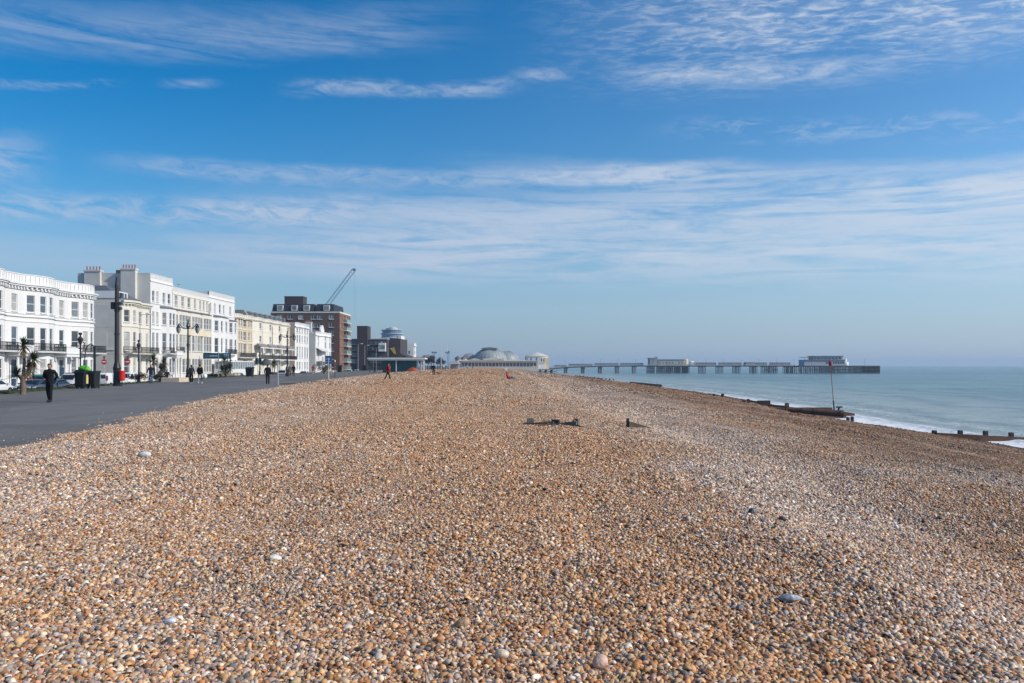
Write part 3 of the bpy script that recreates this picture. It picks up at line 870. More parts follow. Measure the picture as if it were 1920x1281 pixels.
# --- second block
h = house('terraced_house', 'cream corner house with a long iron balcony and grey side wall', -59.7, 121.8, 131.5, 11.7, 13,
          [(.25, 2.5), (3.9, 2.9), (8.3, 1.9)],
          [dict(t='bow', len=4.9, proj=.95, n=3, cols=[[(.5, .95)], [(.5, .95)], [(.5, .6)]]), dict(t='flat', len=4.8, cols=[(.25, 1.0), (.75, .8)])],
          stucco_ivory, trim_cream, cornices=((11.1, .25, .35), (11.35, .3, .55), (7.6, .14, .1), (3.35, .16, .1)), dent=(10.9, 11.1, .25), roof='hip',
          sidewin=((1.6, 1.2, 4.1, 2.9),))
a = -4.85
balcony(h, a + .2, a + 9.5, 3.55, 1.6, iron_grey, trim_cream)
s_ = MB(); panel(s_, (-13, a - .03), (-.25, a - .03), -1.3, 10.85, [(13 - 1.6 - .6, 13 - 1.6 + .6, 4.1, 7.0)], .02)
sg = MB(); sg.box(-13, a - .05, 7.5, -.2, a - .031, 7.62); sg.box(-13, a - .06, 3.4, -.2, a - .031, 3.55); sg.build('string_course', stucco_grey, h)
s_.build('side_render', stucco_grey, h)  # greyer skin over the side wall, its shade put into the colour
dm = MB(); dm.box(-5.6, a + .6, 11.75, -1.3, a + 4.6, 13.1); d_ = dm.build('dormer', trim_white, h)
pn = MB()
for i in range(4): pn.add([(-1.29, a + .9 + i * .9, 12.2), (-1.29, a + 1.6 + i * .9, 12.2), (-1.29, a + 1.6 + i * .9, 12.95), (-1.29, a + .9 + i * .9, 12.95)], [(0, 1, 2, 3)])
pn.build('pane', glass_dark, d_)
fl4 = [(.3, 2.5), (4.2, 2.9), (8.5, 2.1), (12.3, 1.75)]
h = house('terraced_house', 'tall white house with broad chimney stacks along its grey side wall', -59.7, 131.5, 140.2, 16.0, 12, fl4,
          [dict(t='flat', len=3.6, cols=[(.3, .9), (.72, .8)]), dict(t='bay', len=5.1, proj=1.0, top=11.35, cols=[[(.5, .7)], [(.28, .9), (.72, .9)], [(.5, .7)]], above=[(.3, 1.1), (.7, 1.1)])],
          stucco_white, trim_white, cornices=((15.55, .14, .12), (11.9, .12, .1), (7.7, .14, .1), (3.5, .2, .14)), parapet=.75, roof='flat')
a = -4.35
rf = [k for k in h.children if k.name.startswith('roof')][0]
sg = MB()
panel(sg, (-12.0, a - .03), (-.02, a - .03), 11.7, 16.75, (), .02); sg.box(-12, a - .03, 16.72, -.1, a + .3, 16.86)
sg.box(-19, a + .2, 11.6, -12.05, a + 4, 14.9); sg.build('side_render', stucco_grey, h)  # side wall again in the greyer tone that carries its shade
for (x0, x1, zt) in ((-4.6, -2.2, 17.6), (-10.6, -8.0, 17.3)):
    c, pots = chimney(rf, (x0 + x1) / 2, a - .20, 11.75, zt, x1 - x0, .9, stucco_grey, 5); pots.build('chimney_pot', terracotta, rf)
pk = MB()
for (y_, l_) in ((1.0, 1.4), (3.6, 1.6), (6.2, 1.6)): pk.box(-6.2, a + y_, 16.2, -4.8, a + y_ + l_, 17.5)
pk.build('chimney', brick_dark_shaded, rf)
portico(h, a + 7.2, 2.7, 1.9, -.7, 4.2, trim_white, .5); balcony(h, a + 3.8, a + 5.7, 3.7, 1.7, iron); balcony(h, a + 8.9, a + 10.4, 3.9, 1.5, iron)
h = house('hotel', 'long ivory seafront building with stained band between its white bays', -59.7, 140.2, 157.0, 14.65, 12, fl4,
          [dict(t='bay', len=5.6, proj=.8, top=11.3, cols=[[(.5, .6)], [(.17, 1.2), (.5, 1.2), (.83, 1.2)], [(.5, .6)]], above=[(.25, 1.3), (.75, 1.3)]),
           dict(t='bay', len=5.6, proj=.8, top=11.3, cols=[[(.5, .6)], [(.17, 1.2), (.5, 1.2), (.83, 1.2)], [(.5, .6)]], above=[(.25, 1.3), (.75, 1.0)]),
           dict(t='bay', len=5.6, proj=.8, top=11.3, cols=[[(.5, .6)], [(.17, 1.2), (.5, 1.2), (.83, 1.2)], [(.5, .6)]], above=[(.2, .8), (.5, .8), (.8, .8)])],
          stucco_ivory, trim_white, cornices=((14.2, .12, .1), (7.75, .1, .06)), parapet=.75, roof='flat', style='grid', cat='hotel')
for (yb0, yb1) in ((-3.6, -1.4), (1.2, 5.4), (5.6, 7.3)):
    st_ = MB(); st_.box(.78, yb0, 7.15, .83, yb1, 8.35)
    st_.build('stained_board', M('rust stained board', (.68, .60, .44), .8, .15, 1.2, stain=((.40, .24, .08), .7, .55, .6)), h)
rf = [k for k in h.children if k.name.startswith('roof')][0]
for (x, y, hh) in ((-3, -4, 2.4), (-4, 3.5, 1.9)):
    an = MB()
    an.tube((x, y, 14.9), (x, y, 15.4 + hh), .04, .04, 5); an.tube((x, y - .6, 15.2 + hh), (x, y + .6, 15.2 + hh), .025, .025, 4)
    for k in range(4): an.tube((x - .3, y - .5 + k * .32, 15.2 + hh), (x + .3, y - .5 + k * .32, 15.2 + hh), .02, .02, 4)
    an.build('aerial', galv, rf)
bal = MB(); bal.box(-8, -4, 14.9, -6.8, -2, 16.0); bal.box(-8, 2, 14.9, -6.6, 3.4, 15.9); bal.build('roof_plant', lead, rf)
h = house('hotel', 'white seafront block with arched top windows and raised roof line', -59.7, 157.0, 171.4, 15.45, 12, fl4,
          [dict(t='flat', len=2.2, cols=[(.35, .7)]), dict(t='bay', len=7.2, proj=.9, top=11.3, cols=[[(.5, .8)], [(.25, 1.0), (.72, 1.0)], [(.5, .8)]], above=[(.12, 1.0), (.5, 1.0), (.8, .8)]),
           dict(t='flat', len=1.0), dict(t='bay', len=4.0, proj=.9, top=10.9, cols=[[(.5, .7)], [(.5, 1.1)], [(.5, .7)]], above=[(.35, 1.0)])],
          stucco_white, trim_white, cornices=((15.0, .14, .14), (11.8, .1, .08), (7.7, .1, .08), (3.6, .16, .1)), parapet=.75, roof='flat', cat='hotel')
balcony(h, -1.0, 4.6, 4.0, 1.5, iron)
ts = MB()                                        # glazed terrace in front
ts.box(.9, -7.0, -1.3, 4.2, 7.0, .9); ts.box(.9, -7.0, 2.3, 4.25, 7.0, 2.5)
for i in range(11): y = -7 + 14 * i / 10; ts.box(4.1, y - .06, .9, 4.2, y + .06, 2.3)
for i in range(3): x = 1.0 + i * 1.5; ts.box(x, -7, .9, x + .1, -6.9, 2.3)
t_ = ts.build('terrace_screen', trim_white, h)
tp = MB(); tp.add([(4.15, -7, .9), (4.15, 7, .9), (4.15, 7, 2.3), (4.15, -7, 2.3)], [(0, 1, 2, 3)]); tp.add([(1, -6.95, .9), (4.1, -6.95, .9), (4.1, -6.95, 2.3), (1, -6.95, 2.3)], [(0, 1, 2, 3)])
tp.build('pane', glass('screen glass', (.22, .27, .28), .1), t_)

# --- stone coloured narrow house
fl5 = [(.4, 2.2), (3.8, 2.6), (7.2, 1.9), (10.2, 1.7)]
h = house('terraced_house', 'narrow stone-coloured house between the white block and cream terrace', -60.4, 171.4, 183.0, 12.2, 11, fl5,
          [dict(t='bay', len=5.2, proj=1.1, cols=[[(.5, .7)], [(.25, .9), (.75, .9)], [(.5, .7)]]), dict(t='flat', len=1.2), dict(t='bay', len=5.2, proj=1.1, cols=[[(.5, .7)], [(.25, .9), (.75, .9)], [(.5, .7)]])],
          stucco_stone, trim_cream, cornices=((11.8, .2, .3), (12.0, .2, .45), (9.5, .12, .1), (6.5, .12, .1), (3.2, .2, .1)), parapet=.6, roof='flat')
balcony(h, -5.6, 5.6, 3.4, 1.9, iron)
# --- cream terrace with veranda: four bow fronted houses under one mansard
GC = 'cream bow-fronted houses under the grey mansard'
fl6 = [(.4, 2.2), (3.25, 2.05), (7.1, 1.45), (10.2, 1.35)]
Y6 = np.linspace(183.0, 213.7, 5)
LB6 = ['cream bow-fronted house next to the grey slate-hung end wall', 'cream bow-fronted house, second from the slate-hung end wall',
       'cream bow-fronted house with a black downpipe, third along its terrace', 'cream bow-fronted house next to the tan side wall']
for i in range(4):
    h = house('terraced_house', LB6[i], -59.7, Y6[i], Y6[i + 1], 12.2, 11, fl6,
              [dict(t='flat', len=1.1, cols=()), dict(t='bow', len=5.4, proj=.8, n=3, cols=[[], [(.5, 1.45)], [(.5, .6)]]), dict(t='flat', len=1.1)],
              stucco_cream, trim_cream, cornices=((11.9, .16, .2), (12.06, .22, .34), (9.6, .08, .06)), parapet=.55, group=GC, style='grid' if i % 2 else 'sash')
    a = (Y6[i] - Y6[i + 1]) / 2; b = -a
    v = MB()
    for y0_, y1_ in ((a + 1.0, b - .3),):
        v.add([(.75, y0_, 6.75), (.75, y1_, 6.75), (1.95, y1_, 5.8), (1.95, y0_, 5.8), (.7, y0_, 6.0), (.7, y1_, 6.0)], [(0, 1, 2, 3), (0, 3, 4), (1, 5, 2)])
    v.build('veranda_roof', M('veranda lead', (.20, .185, .17), .7), h)
    v = MB(); v.box(1.85, a, 5.6, 2.05, b, 5.82); v.box(.7, a, 2.9, 2.1, b, 3.1); v.box(1.9, a + .1, 3.1, 1.99, a + .19, 5.6); v.box(1.9, -.3, 3.1, 1.99, -.21, 5.6); v.box(1.88, a + .1, -1.3, 2.0, a + .22, 2.9)
    vv = v.build('veranda', trim_white, h)
    r = MB(); railing(r, [(2.0, a + .2), (2.0, b)], 3.1); r.build('railing', iron, vv)
    ms = MB(); ms.add([(-.7, a, 12.3), (-.7, b, 12.3), (-2.0, b, 14.4), (-2.0, a, 14.4), (-9, b, 14.4), (-9, a, 14.4), (-9, a, 12.3), (-9, b, 12.3)], [(0, 1, 2, 3), (3, 2, 4, 5), (0, 3, 5, 6), (1, 7, 4, 2)])
    mr = ms.build('roof', M('mansard grey slate', (.24, .245, .24), .7, .2, 1.5), h)
    for yq in (a * .5, b * .5):
        d = MB(); d.box(-1.9, yq - .65, 12.75, -.75, yq + .65, 14.1); dd = d.build('dormer', lead, mr)
        q = MB(); q.add([(-.74, yq - .5, 12.9), (-.74, yq + .5, 12.9), (-.74, yq + .5, 13.9), (-.74, yq - .5, 13.9)], [(0, 1, 2, 3)]); q.build('pane', glass_dark, dd)
    if i == 0:
        g = MB(); g.box(-7.5, a - .3, 5.0, -.02, a - .02, 12.3); g.build('slate_hung_wall', M('hung slate', (.20, .20, .21), .7, .2, 2), h)
h = house('terraced_house', 'white bow-fronted house with a tan side wall beside the cream terrace', -59.7, 219.0, 234.6, 12.7, 11, [(.4, 2.2), (3.6, 3.2), (8.0, 2.0), (10.6, 1.35)],
          [dict(t='bow', len=5.3, proj=.7, n=3, cols=[[(.6, .7)], [(.5, 1.35)], []]), dict(t='bow', len=5.3, proj=.7, n=3, cols=[[(.5, .5)], [(.5, 1.35)], [(.5, .6)]]), dict(t='flat', len=4.3, cols=[(.5, 1.2)])],
          stucco_white, trim_white, cornices=((12.1, .16, .2), (12.26, .2, .34)), parapet=.7, roof='flat', style='grid')
g = MB(); panel(g, (-11, -7.83), (-.03, -7.83), -1.3, 13.2); g.build('side_render', M('tan painted render', (.50, .40, .28), .85, .1), h)
h = house('terraced_house', 'white house with canopied balcony, curved gable and red chimney pots', -59.7, 242.0, 261.0, 11.4, 12, [(.4, 2.2), (3.6, 2.3), (7.0, 1.9), (9.4, 1.2)],
          [dict(t='flat', len=6, cols=[(.55, 1.1)]), dict(t='bow', len=6, proj=1.0, n=4, cols=[[], [(.5, 1.0)], [(.5, 1.0)], [(.5, .6)]]), dict(t='bow', len=5.4, proj=1.0, n=4, cols=[[], [(.5, .9)], [(.5, .9)], []])],
          stucco_white, trim_white, cornices=((10.7, .2, .3),), parapet=.5, roof='hip')
rf = [k for k in h.children if k.name.startswith('roof')][0]
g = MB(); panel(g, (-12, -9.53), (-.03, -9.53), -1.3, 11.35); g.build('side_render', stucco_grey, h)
c, pots = chimney(rf, -2.2, -8.9, 11.5, 14.8, 1.8, .8, stucco_white, 4); pots.build('chimney_pot', terracotta, rf)
ck = MB(); ck.box(-9.5, -9.6, 11.3, -4.2, -8.6, 13.8); ck.build('gable_stack', brick_dark_shaded, rf)
g = MB(); g.prism([(-2.2, 11.6), (2.2, 11.6), (2.2, 12.9), (1.5, 13.5), (.8, 14.2), (-.8, 14.2), (-1.5, 13.5), (-2.2, 12.9)], 'x', -.6, -.1); g.build('gable', trim_white, h)
v = MB(); v.add([(0.1, -8.8, 7.0), (.1, -.5, 7.0), (2.0, -.5, 5.9), (2.0, -8.8, 5.9)], [(0, 1, 2, 3)]); v.box(0, -8.6, 2.7, 1.9, -1.0, 3.0); v.box(1.8, -8.6, 3.0, 1.9, -1.0, 4.2)
for y in (-8.5, -5, -1.2): v.box(1.7, y, 3.0, 1.79, y + .1, 6.0)
for y in (-8.5, -5, -1.2): v.box(1.7, y, -1.3, 1.85, y + .15, 2.7)
v.build('veranda', M('grey canopy sheet', (.5, .5, .5), .6), h)

# --- brick flats with mansard
fb = thing('apartment_block', 'tall brown brick flats with dark mansard roof and stacked corner balconies', 'apartment block', (-58.4, 270, 0))
Wd = 23.4; Hf = 19.4; D2 = 18.0
w = MB(); holes = []; wins = []
cols = [(2.0, 1.6, 0), (5.2, 1.6, 0), (7.2, 1.4, 1), (10.4, 1.9, 0), (14.0, 1.9, 0), (17.3, 1.5, 1), (19.2, 1.5, 1)]
for s in (3.2, 6.6, 10.2, 14.5, 16.6, 20.6):
    for k in range(7):
        if (s, k) in ((6.6, 2),): continue
        holes.append((s - .85, s + .85, .9 + k * 2.72, 2.4 + k * 2.72))
hs, d, n = panel(w, (-Wd, 0), (0, 0), -1.4, Hf, holes, .14)
for hh in hs: wins.append(((-Wd + (hh[0] + hh[1]) / 2, .13, hh[2]), -math.pi / 2, 1.7, 1.5))
w.box(-Wd, .0, Hf - .01, -.0, D2, Hf)
panel(w, (0, D2), (-Wd, D2), -1.4, Hf); panel(w, (-Wd, D2), (-Wd, 0), -1.4, Hf)
w.build('wall', brick_dark_shaded, fb)  # shaded copy of the brick on the seaward front
w = MB(); holes = [(s - .8, s + .8, .9 + k * 2.72, 2.4 + k * 2.72) for s in (1.6, 4.0, 14.5, 16.8) for k in range(7)]
holes += [(6.2, 9.4, .1 + k * 2.72, 2.45 + k * 2.72) for k in range(7)] + [(10.0, 13.0, .1 + k * 2.72, 2.45 + k * 2.72) for k in range(7)]
hs, d, n = panel(w, (0.0, 0), (0.0, D2), -1.4, Hf, holes, .5)
w.build('front_wall', brick_lit, fb)
for pos, yaw, ww, hh in wins: put_window(fb, pos, yaw, ww, hh, 'case')
for hh in hs: put_window(fb, (-.3, (hh[0] + hh[1]) / 2, hh[2]), 0, hh[1] - hh[0], hh[3] - hh[2], 'case')
bd = MB(); band(bd, [(-Wd, 0), (0, 0), (0, D2)], Hf - .05, Hf + .45, .12); bd.build('cornice', trim_cream, fb)
for k in range(7):
    z = .1 + k * 2.72
    b_ = MB(); b_.box(.01, 5.9, z - .15, 1.3, 13.4, z + .05); bb = b_.build('balcony', trim_white, fb)
    b_ = MB(); b_.box(1.2, 5.95, z + .05, 1.26, 13.35, z + 1.1); b_.box(.05, 5.93, z + .05, 1.2, 5.98, z + 1.1); b_.build('glass_balustrade', glass('balustrade glass', (.20, .33, .32), .1), bb)
m_ = MB()
for (xa, xb) in ((-Wd + .2, -8.9), (-8.3, -2.2)):
    m_.add([(xa, .6, Hf + .45), (xb, .6, Hf + .45), (xb - .25, 1.5, Hf + 3.1), (xa + .25, 1.5, Hf + 3.1), (xa, D2 - .6, Hf + .45), (xb, D2 - .6, Hf + .45), (xb - .25, D2 - 1.5, Hf + 3.1), (xa + .25, D2 - 1.5, Hf + 3.1)],
           [(0, 1, 2, 3), (5, 4, 7, 6), (4, 0, 3, 7), (1, 5, 6, 2), (3, 2, 6, 7)])
mr = m_.build('roof', M('blue black slate', (.022, .027, .038), .6, .2, 1), fb)
for x in (-20.4, -15.6, -11.4, -4.6):
    d_ = MB(); d_.box(x - 1, .5, Hf + .8, x + 1, 1.6, Hf + 2.6); dd = d_.build('dormer', trim_white, mr)
    d_ = MB(); d_.add([(x - .8, .49, Hf + 1), (x + .8, .49, Hf + 1), (x + .8, .49, Hf + 2.4), (x - .8, .49, Hf + 2.4)], [(0, 1, 2, 3)]); d_.build('pane', glass_curtain, dd)
d_ = MB(); d_.box(-19.6, 3, Hf + 3.0, -13.2, 8, Hf + 5.7); d_.box(-19.7, 2.9, Hf + 5.7, -13.1, 8.1, Hf + 5.9); d_.build('lift_house', brick_black, mr)

# --- tower crane beyond the flats
cr = thing('tower_crane', 'blue-grey luffing crane jib raised above the brick flats', 'crane', (-71.5, 302, 0))
def lattice(mb, a, b, w, n, r=.06):
    a, b = Vector(a), Vector(b); q = (b - a).to_track_quat('Z', 'Y'); L = (b - a).length
    cs = [q @ Vector((sx * w, sy * w, 0)) for sx, sy in ((-1, -1), (1, -1), (1, 1), (-1, 1))]
    d = (b - a) / n
    for c in cs: mb.tube(a + c, b + c, r, r, 4)
    for i in range(n):
        for k in range(4):
            mb.tube(a + d * i + cs[k], a + d * (i + 1) + cs[(k + 1) % 4], r * .6, r * .6, 3)
crm = M('crane blue grey paint', (.12, .20, .28), .5, .1)
c_ = MB(); lattice(c_, (0, 0, -1.4), (0, 0, 23), .8, 12); c_.build('mast', crm, cr)
c_ = MB(); lattice(c_, (.6, 0, 23.3), (11.6, 0, 37.9), .62, 16); c_.box(11.2, -.5, 37.5, 12.2, .5, 38.3); c_.build('jib', crm, cr)
c_ = MB(); c_.box(-5.5, -1.2, 22.6, 1.2, 1.2, 23.4); c_.box(-5.5, -1, 21, -3.6, 1, 22.6); c_.build('machinery_deck', crm, cr)
c_ = MB(); c_.tube((11.9, 0, 37.6), (11.9, 0, 19), .022, .022, 4); c_.build('hoist_cable', iron, cr)

# --- dark seafront block, its tower, and the pale blocks further off
def simple_block(mb, x0, y0, x1, y1, h, z0=-.3): mb.box(x0, y0, z0, x1, y1, h)
dk = thing('seafront_block', 'long low purple-black brick block with a square tower', 'building', (0, 0, 0))
w = MB(); w.box(-66, 322, -1.4, -50.6, 345, 12.0); w.build('wall', brick_black, dk)
w = MB(); w.box(-62.4, 320.5, -1.4, -58.2, 328, 17.5); w.build('tower', M('near black tower brick', (.045, .036, .04), .85, .2), dk)
w = MB(); w.box(-66.2, 321.7, 12.0, -50.4, 345, 12.35); w.build('roof', lead, dk)
for z in (2.6, 5.2, 7.6, 10.0):
    for i in range(3): put_window(dk, (-65.2 + i * 1.05, 321.9, z), -math.pi / 2, .85, 1.5, 'case')
    for i in range(6): put_window(dk, (-57.3 + i * 1.15, 321.9, z), -math.pi / 2, .9, 1.4, 'case', M('dull window frame', (.2, .2, .21), .5))
w = MB(); w.box(-53.6, 319.8, 7.2, -50.9, 321.9, 10.6); dd = w.build('oriel', trim_white, dk)
w = MB(); w.add([(-53.4, 319.79, 8.1), (-51.1, 319.79, 8.1), (-51.1, 319.79, 9.8), (-53.4, 319.79, 9.8)], [(0, 1, 2, 3)]); w.build('pane', glass('green oriel glass', (.16, .26, .25), .1), dd)
d2 = thing('seafront_block', 'stepped dark brick block in front of the white round-topped tower', 'building', (0, 0, 0))
w = MB(); w.prism([(-50.4, -1.4), (-50.4, 13.0), (-46.0, 12.6), (-46.0, 6.4), (-43.4, 5.4), (-43.4, -1.4)], 'y', 328, 350); w.build('wall', M('purple black cladding', (.055, .042, .046), .7, .15, 2), d2)
for z in (1.6, 4.0):
    for i in range(3): put_window(d2, (-45.6 + i * .85, 327.9, z), -math.pi / 2, .6, 1.1, 'case', M('dull window frame', (.2, .2, .21), .5))
ya = MB(); ya.prism([(-50.0, 8.2), (-48.6, 9.2), (-47.6, 6.2), (-48.6, 6.4)], 'y', 327.6, 327.9); ya.build('banner', M('yellow banner cloth', (.45, .36, .06), .8), d2)
tw = thing('white_tower', 'white tower block crowned by glazed blue round storeys', 'tower block', (-62.6, 402, 0))
w = MB(); w.box(-4.5, 0, -1.4, 5.2, 14, 15.5); w.build('wall', M('pale grey render', (.62, .64, .66), .7, .05), tw)
w = MB(); w.box(5.2, .2, -1.4, 6.6, 13, 16.6); w.build('corner_pier', stucco_white, tw)
for k in range(5): put_window(tw, (3.0, -.02, 1.2 + k * 2.7), -math.pi / 2, 1.5, 1.2, 'case')
tower_slab_m = M('pale blue grey slab', (.40, .44, .50), .6, .05)
for (z0, z1, r, m) in ((15.5, 15.9, 5.6, tower_slab_m), (15.9, 17.6, 5.3, None), (17.6, 17.9, 5.9, tower_slab_m), (17.9, 19.5, 5.0, None), (19.5, 19.8, 5.5, tower_slab_m), (19.8, 20.6, 3.0, tower_slab_m)):
    w = MB(); w.lathe([(.02, z0), (r, z0), (r, z1), (.02, z1)], 28, (.9, 7, 0)); w.build('storey' if m is None else 'floor_slab', m or glass('blue tower glass', (.14, .22, .33), .12), tw, smooth=False)
w = MB(); w.ell((1.4, 7, 20.6), (2.0, 2.0, .8), 16, 5, 0, 0, 1); w.build('roof_dome', tower_slab_m, tw, smooth=True)
wh = house('white_house', 'far white corner house with bow front past the round-topped tower', -52.4, 425, 436, 12.6, 9, [(.8, 1.9), (4.2, 1.9), (7.6, 1.9), (10.3, 1.4)],
           [dict(t='bow', len=5.5, proj=.9, n=3, cols=[[(.5, .8)], [(.5, .8)], [(.5, .8)]]), flatw(5.5, 2, 1.0)], M('far pale render', (.66, .68, .66), .8), trim_white, cornices=((11.9, .3, .4),), parapet=.8, roof='flat',
           sidewin=((2.5, 1.1, 7.6, 1.8), (5.5, 1.1, 7.6, 1.8), (2.5, 1.1, 4.2, 1.8)))
rf = [k for k in wh.children if k.name.startswith('roof')][0]
c, pots = chimney(rf, -4.5, -4.6, 12.7, 15.0, 2.2, .8, stucco_grey, 4); pots.build('chimney_pot', terracotta, rf)

# ------------------------------------------------------------------ pavilion, rotunda, pier
PY = 560.0; q = PY / F
def pu(u): return (u - 960) * q
pv = thing('pavilion', 'low cream seafront pavilion under grey metal domes', 'pavilion', (0, PY, 0))
x0, x1 = pu(862), pu(1009)
w = MB(); hs_ = []
n = 22
for i in range(n):
    s = (x1 - x0 - 2) * (i + .5) / n + 1; hs_.append((s - .95, s + .95, 1.0, 3.4))
panel(w, (x0, 0), (x1, 0), -2.5, 4.4, hs_, .3); panel(w, (x1, 0), (x1, 30), -2.5, 4.4); panel(w, (x0, 30), (x0, 0), -2.5, 4.4)
w.add([(x0, 0, 4.39), (x1, 0, 4.39), (x1, 30, 4.39), (x0, 30, 4.39)], [(0, 1, 2, 3)]); w.build('wall', pier_pale, pv)
for h_ in hs_: put_window(pv, (x0 + (h_[0] + h_[1]) / 2, .28, h_[2]), -math.pi / 2, 1.9, 2.4, 'case', pier_pale, glass_dark if rnd.random() < .8 else glass_curtain)
w = MB(); w.box(x0 - .6, -1.4, 4.4, x1 + .4, 30, 4.95); w.box(x0 - .2, -.5, 4.95, x1 - 8, 28, 5.4); w.build('roof', trim_cream, pv)
w = MB()
for (ua, ub, zz) in ((879, 902, 6.6), (906, 944, 7.6)): w.prism([(pu(ua), 5.4), (pu(ub), 5.4), (pu(ub) - 1.5, 5.9), ((pu(ua) + pu(ub)) / 2, zz), (pu(ua) + 1.5, 5.9)], 'y', -1.0, -.2)
for ua in (906, 939): w.box(pu(ua), -1.3, 5.2, pu(ua) + 2.4, 1.5, 6.4)
w.build('pediment', trim_cream, pv)
def dome(nm, cx, cy, rx, ry, rz, z0, n=28, m=8, ribs=0.25):
    d = MB(); d.ell((cx, cy, z0), (rx, ry, rz), n, m, 0, 0, .985); o = d.build(nm, copper_grey, pv, smooth=True)
    r = MB()
    for i in range(n):
        a = 2 * math.pi * i / n
        pts = [(cx + rx * 1.006 * math.cos(a) * math.cos(t), cy + ry * 1.006 * math.sin(a) * math.cos(t), z0 + rz * 1.006 * math.sin(t)) for t in [k * 1.25 / 5 for k in range(6)]]
        r.path(pts, .10, 4)
    r.build('rib', M('pale dome rib', (.30, .33, .33), .5, .1), o); return o
dome('dome', pu(918), 14, 12.2, 15, 9.0, 4.9)
dome('dome', pu(948), 24, 9.6, 12, 7.3, 4.9)
dome('dome', pu(877), 20, 5.2, 7, 5.6, 4.9, 18)
w = MB(); w.box(pu(903), 6, 12.6, pu(931), 20, 13.7); w.prism([(pu(901), 13.7), (pu(918), 14.7), (pu(933), 13.7)], 'y', 5, 21); w.build('lantern_roof', copper_grey, pv)
for i, u in enumerate((856, 869)):
    t = thing('turret', ('far cream turret with a brown cap left of the grey domes', 'cream turret with a brown cap against the smallest grey dome')[i], 'turret', (pu(u), 574 - i * 8, 0), 0, 'capped cream turrets')
    w = MB(); w.lathe([(2.0, -1), (2.0, 5.5 + .5), (2.3, 6.1), (.02, 6.1)], 10); w.build('wall', pier_cream, t)
    w = MB(); w.lathe([(2.5, 6.1), (1.9, 7.2), (.9, 7.9), (.02, 8.4)], 10); w.build('roof', M('brown turret cap', (.16, .12, .10), .7), t)
ro = thing('rotunda', 'round cream pier shelter with shallow conical roof on stilts', 'rotunda', (18.2, 590, 0))
w = MB(); w.lathe([(.02, 11.3), (3.2, 10.6), (8.9, 8.5), (9.1, 8.3), (.02, 8.3)], 32); w.lathe([(.5, 11.2), (.5, 11.9), (.02, 11.9)], 8); w.build('roof', M('pale rotunda roof', (.55, .55, .52), .6, .08), ro)
w = MB(); w.lathe([(8.5, 8.3), (8.5, 7.2), (7.9, 7.2), (7.9, 8.3)], 32); w.build('entablature', pier_cream, ro)
for i in range(12):
    a = 2 * math.pi * i / 12; w = MB(); w.lathe([(.4, -1.3), (.32, 7.2)], 8, (8.2 * math.cos(a), 8.2 * math.sin(a), 0)); w.build('column', pier_cream if math.cos(a) > .3 else M('column tone with shade', (.2, .23, .28), .6), ro)  # columns off the sun side have shade put into their colour
w = MB(); w.lathe([(7.7, -1.2), (7.7, 6.2), (7.5, 6.2), (7.5, -1.2)], 20, a0=-1.3, a1=.2); w.build('screen_wall', M('grey boarded screen', (.34, .33, .31), .8), ro)
w = MB(); w.box(5.6, -6.6, -1.2, 9.0, 6, 7.3); w.build('end_wall', pier_cream, ro)
w = MB(); w.box(-14, -9.0, -1.2, 5.5, -3, 3.6); w.build('kiosk_wall', trim_white, ro)
w = MB(); w.box(-14.3, -9.6, 3.6, 6.0, -2.6, 4.3); w.build('kiosk_roof', trim_cream, ro)
w = MB(); w.box(-9.5, -9.03, .6, -8.0, -8.97, 3.0); w.build('kiosk_window', glass_dark, ro)
pl = thing('pier_platform', 'low timber platform on dark stilts below the round pier shelter', 'platform', (0, 0, 0))
w = MB(); w.box(pu(945), 575, -1.75, 31, 604, -1.2); w.box(pu(945), 574.7, -1.5, 31.2, 575, -1.0); w.build('deck', M('pale platform boards', (.36, .32, .27), .8), pl)
for i in range(9):
    x = pu(950) + i * 4.1
    w = MB()
    for y in (576, 589, 602): w.tube((x, y, -6.5), (x, y, -1.7), .38, .38, 7)
    w.tube((x, 576, -2.2), (x + 4, 576, -4.0), .14, .14, 4); w.tube((x, 576, -4.0), (x + 4, 576, -2.2), .14, .14, 4)
    w.build('stilt', pier_steel, pl)

PZ = 1.35
pier = thing('pier', 'long seaside pier on steel legs running far out over the sea', 'pier', (0, 597, 0))
qp = 597 / F
def pw(u): return (u - 960) * qp
w = MB()
prof = [(pw(1028), -.6), (pw(1045), -.3), (pw(1080), .6), (pw(1130), 1.2), (pw(1160), PZ), (pw(1490), PZ)]
for (xa, za), (xb, zb) in zip(prof[:-1], prof[1:]):
    w.prism([(xa, za - .75), (xb, zb - .75), (xb, zb), (xa, za)], 'y', 0, 10)
w.box(pw(1490), -9, PZ - .9, pw(1639), 22, PZ); w.build('deck', M('dark pier deck edge', (.05, .055, .065), .7, .2, .3), pier)
w = MB()
for k in range(5):
    for (xa, za), (xb, zb) in zip(prof[:-1], prof[1:]): w.tube((xa, .1, za + .25 + k * .22), (xb, .1, zb + .25 + k * .22), .05, .05, 4)
x = pw(1045)
while x < pw(1490):
    za = np.interp(x, [p[0] for p in prof], [p[1] for p in prof]); w.box(x - .05, .05, za, x + .05, .15, za + 1.15); x += 2.4
w.build('railing', M('pale pier railing', (.38, .40, .42), .6), pier)
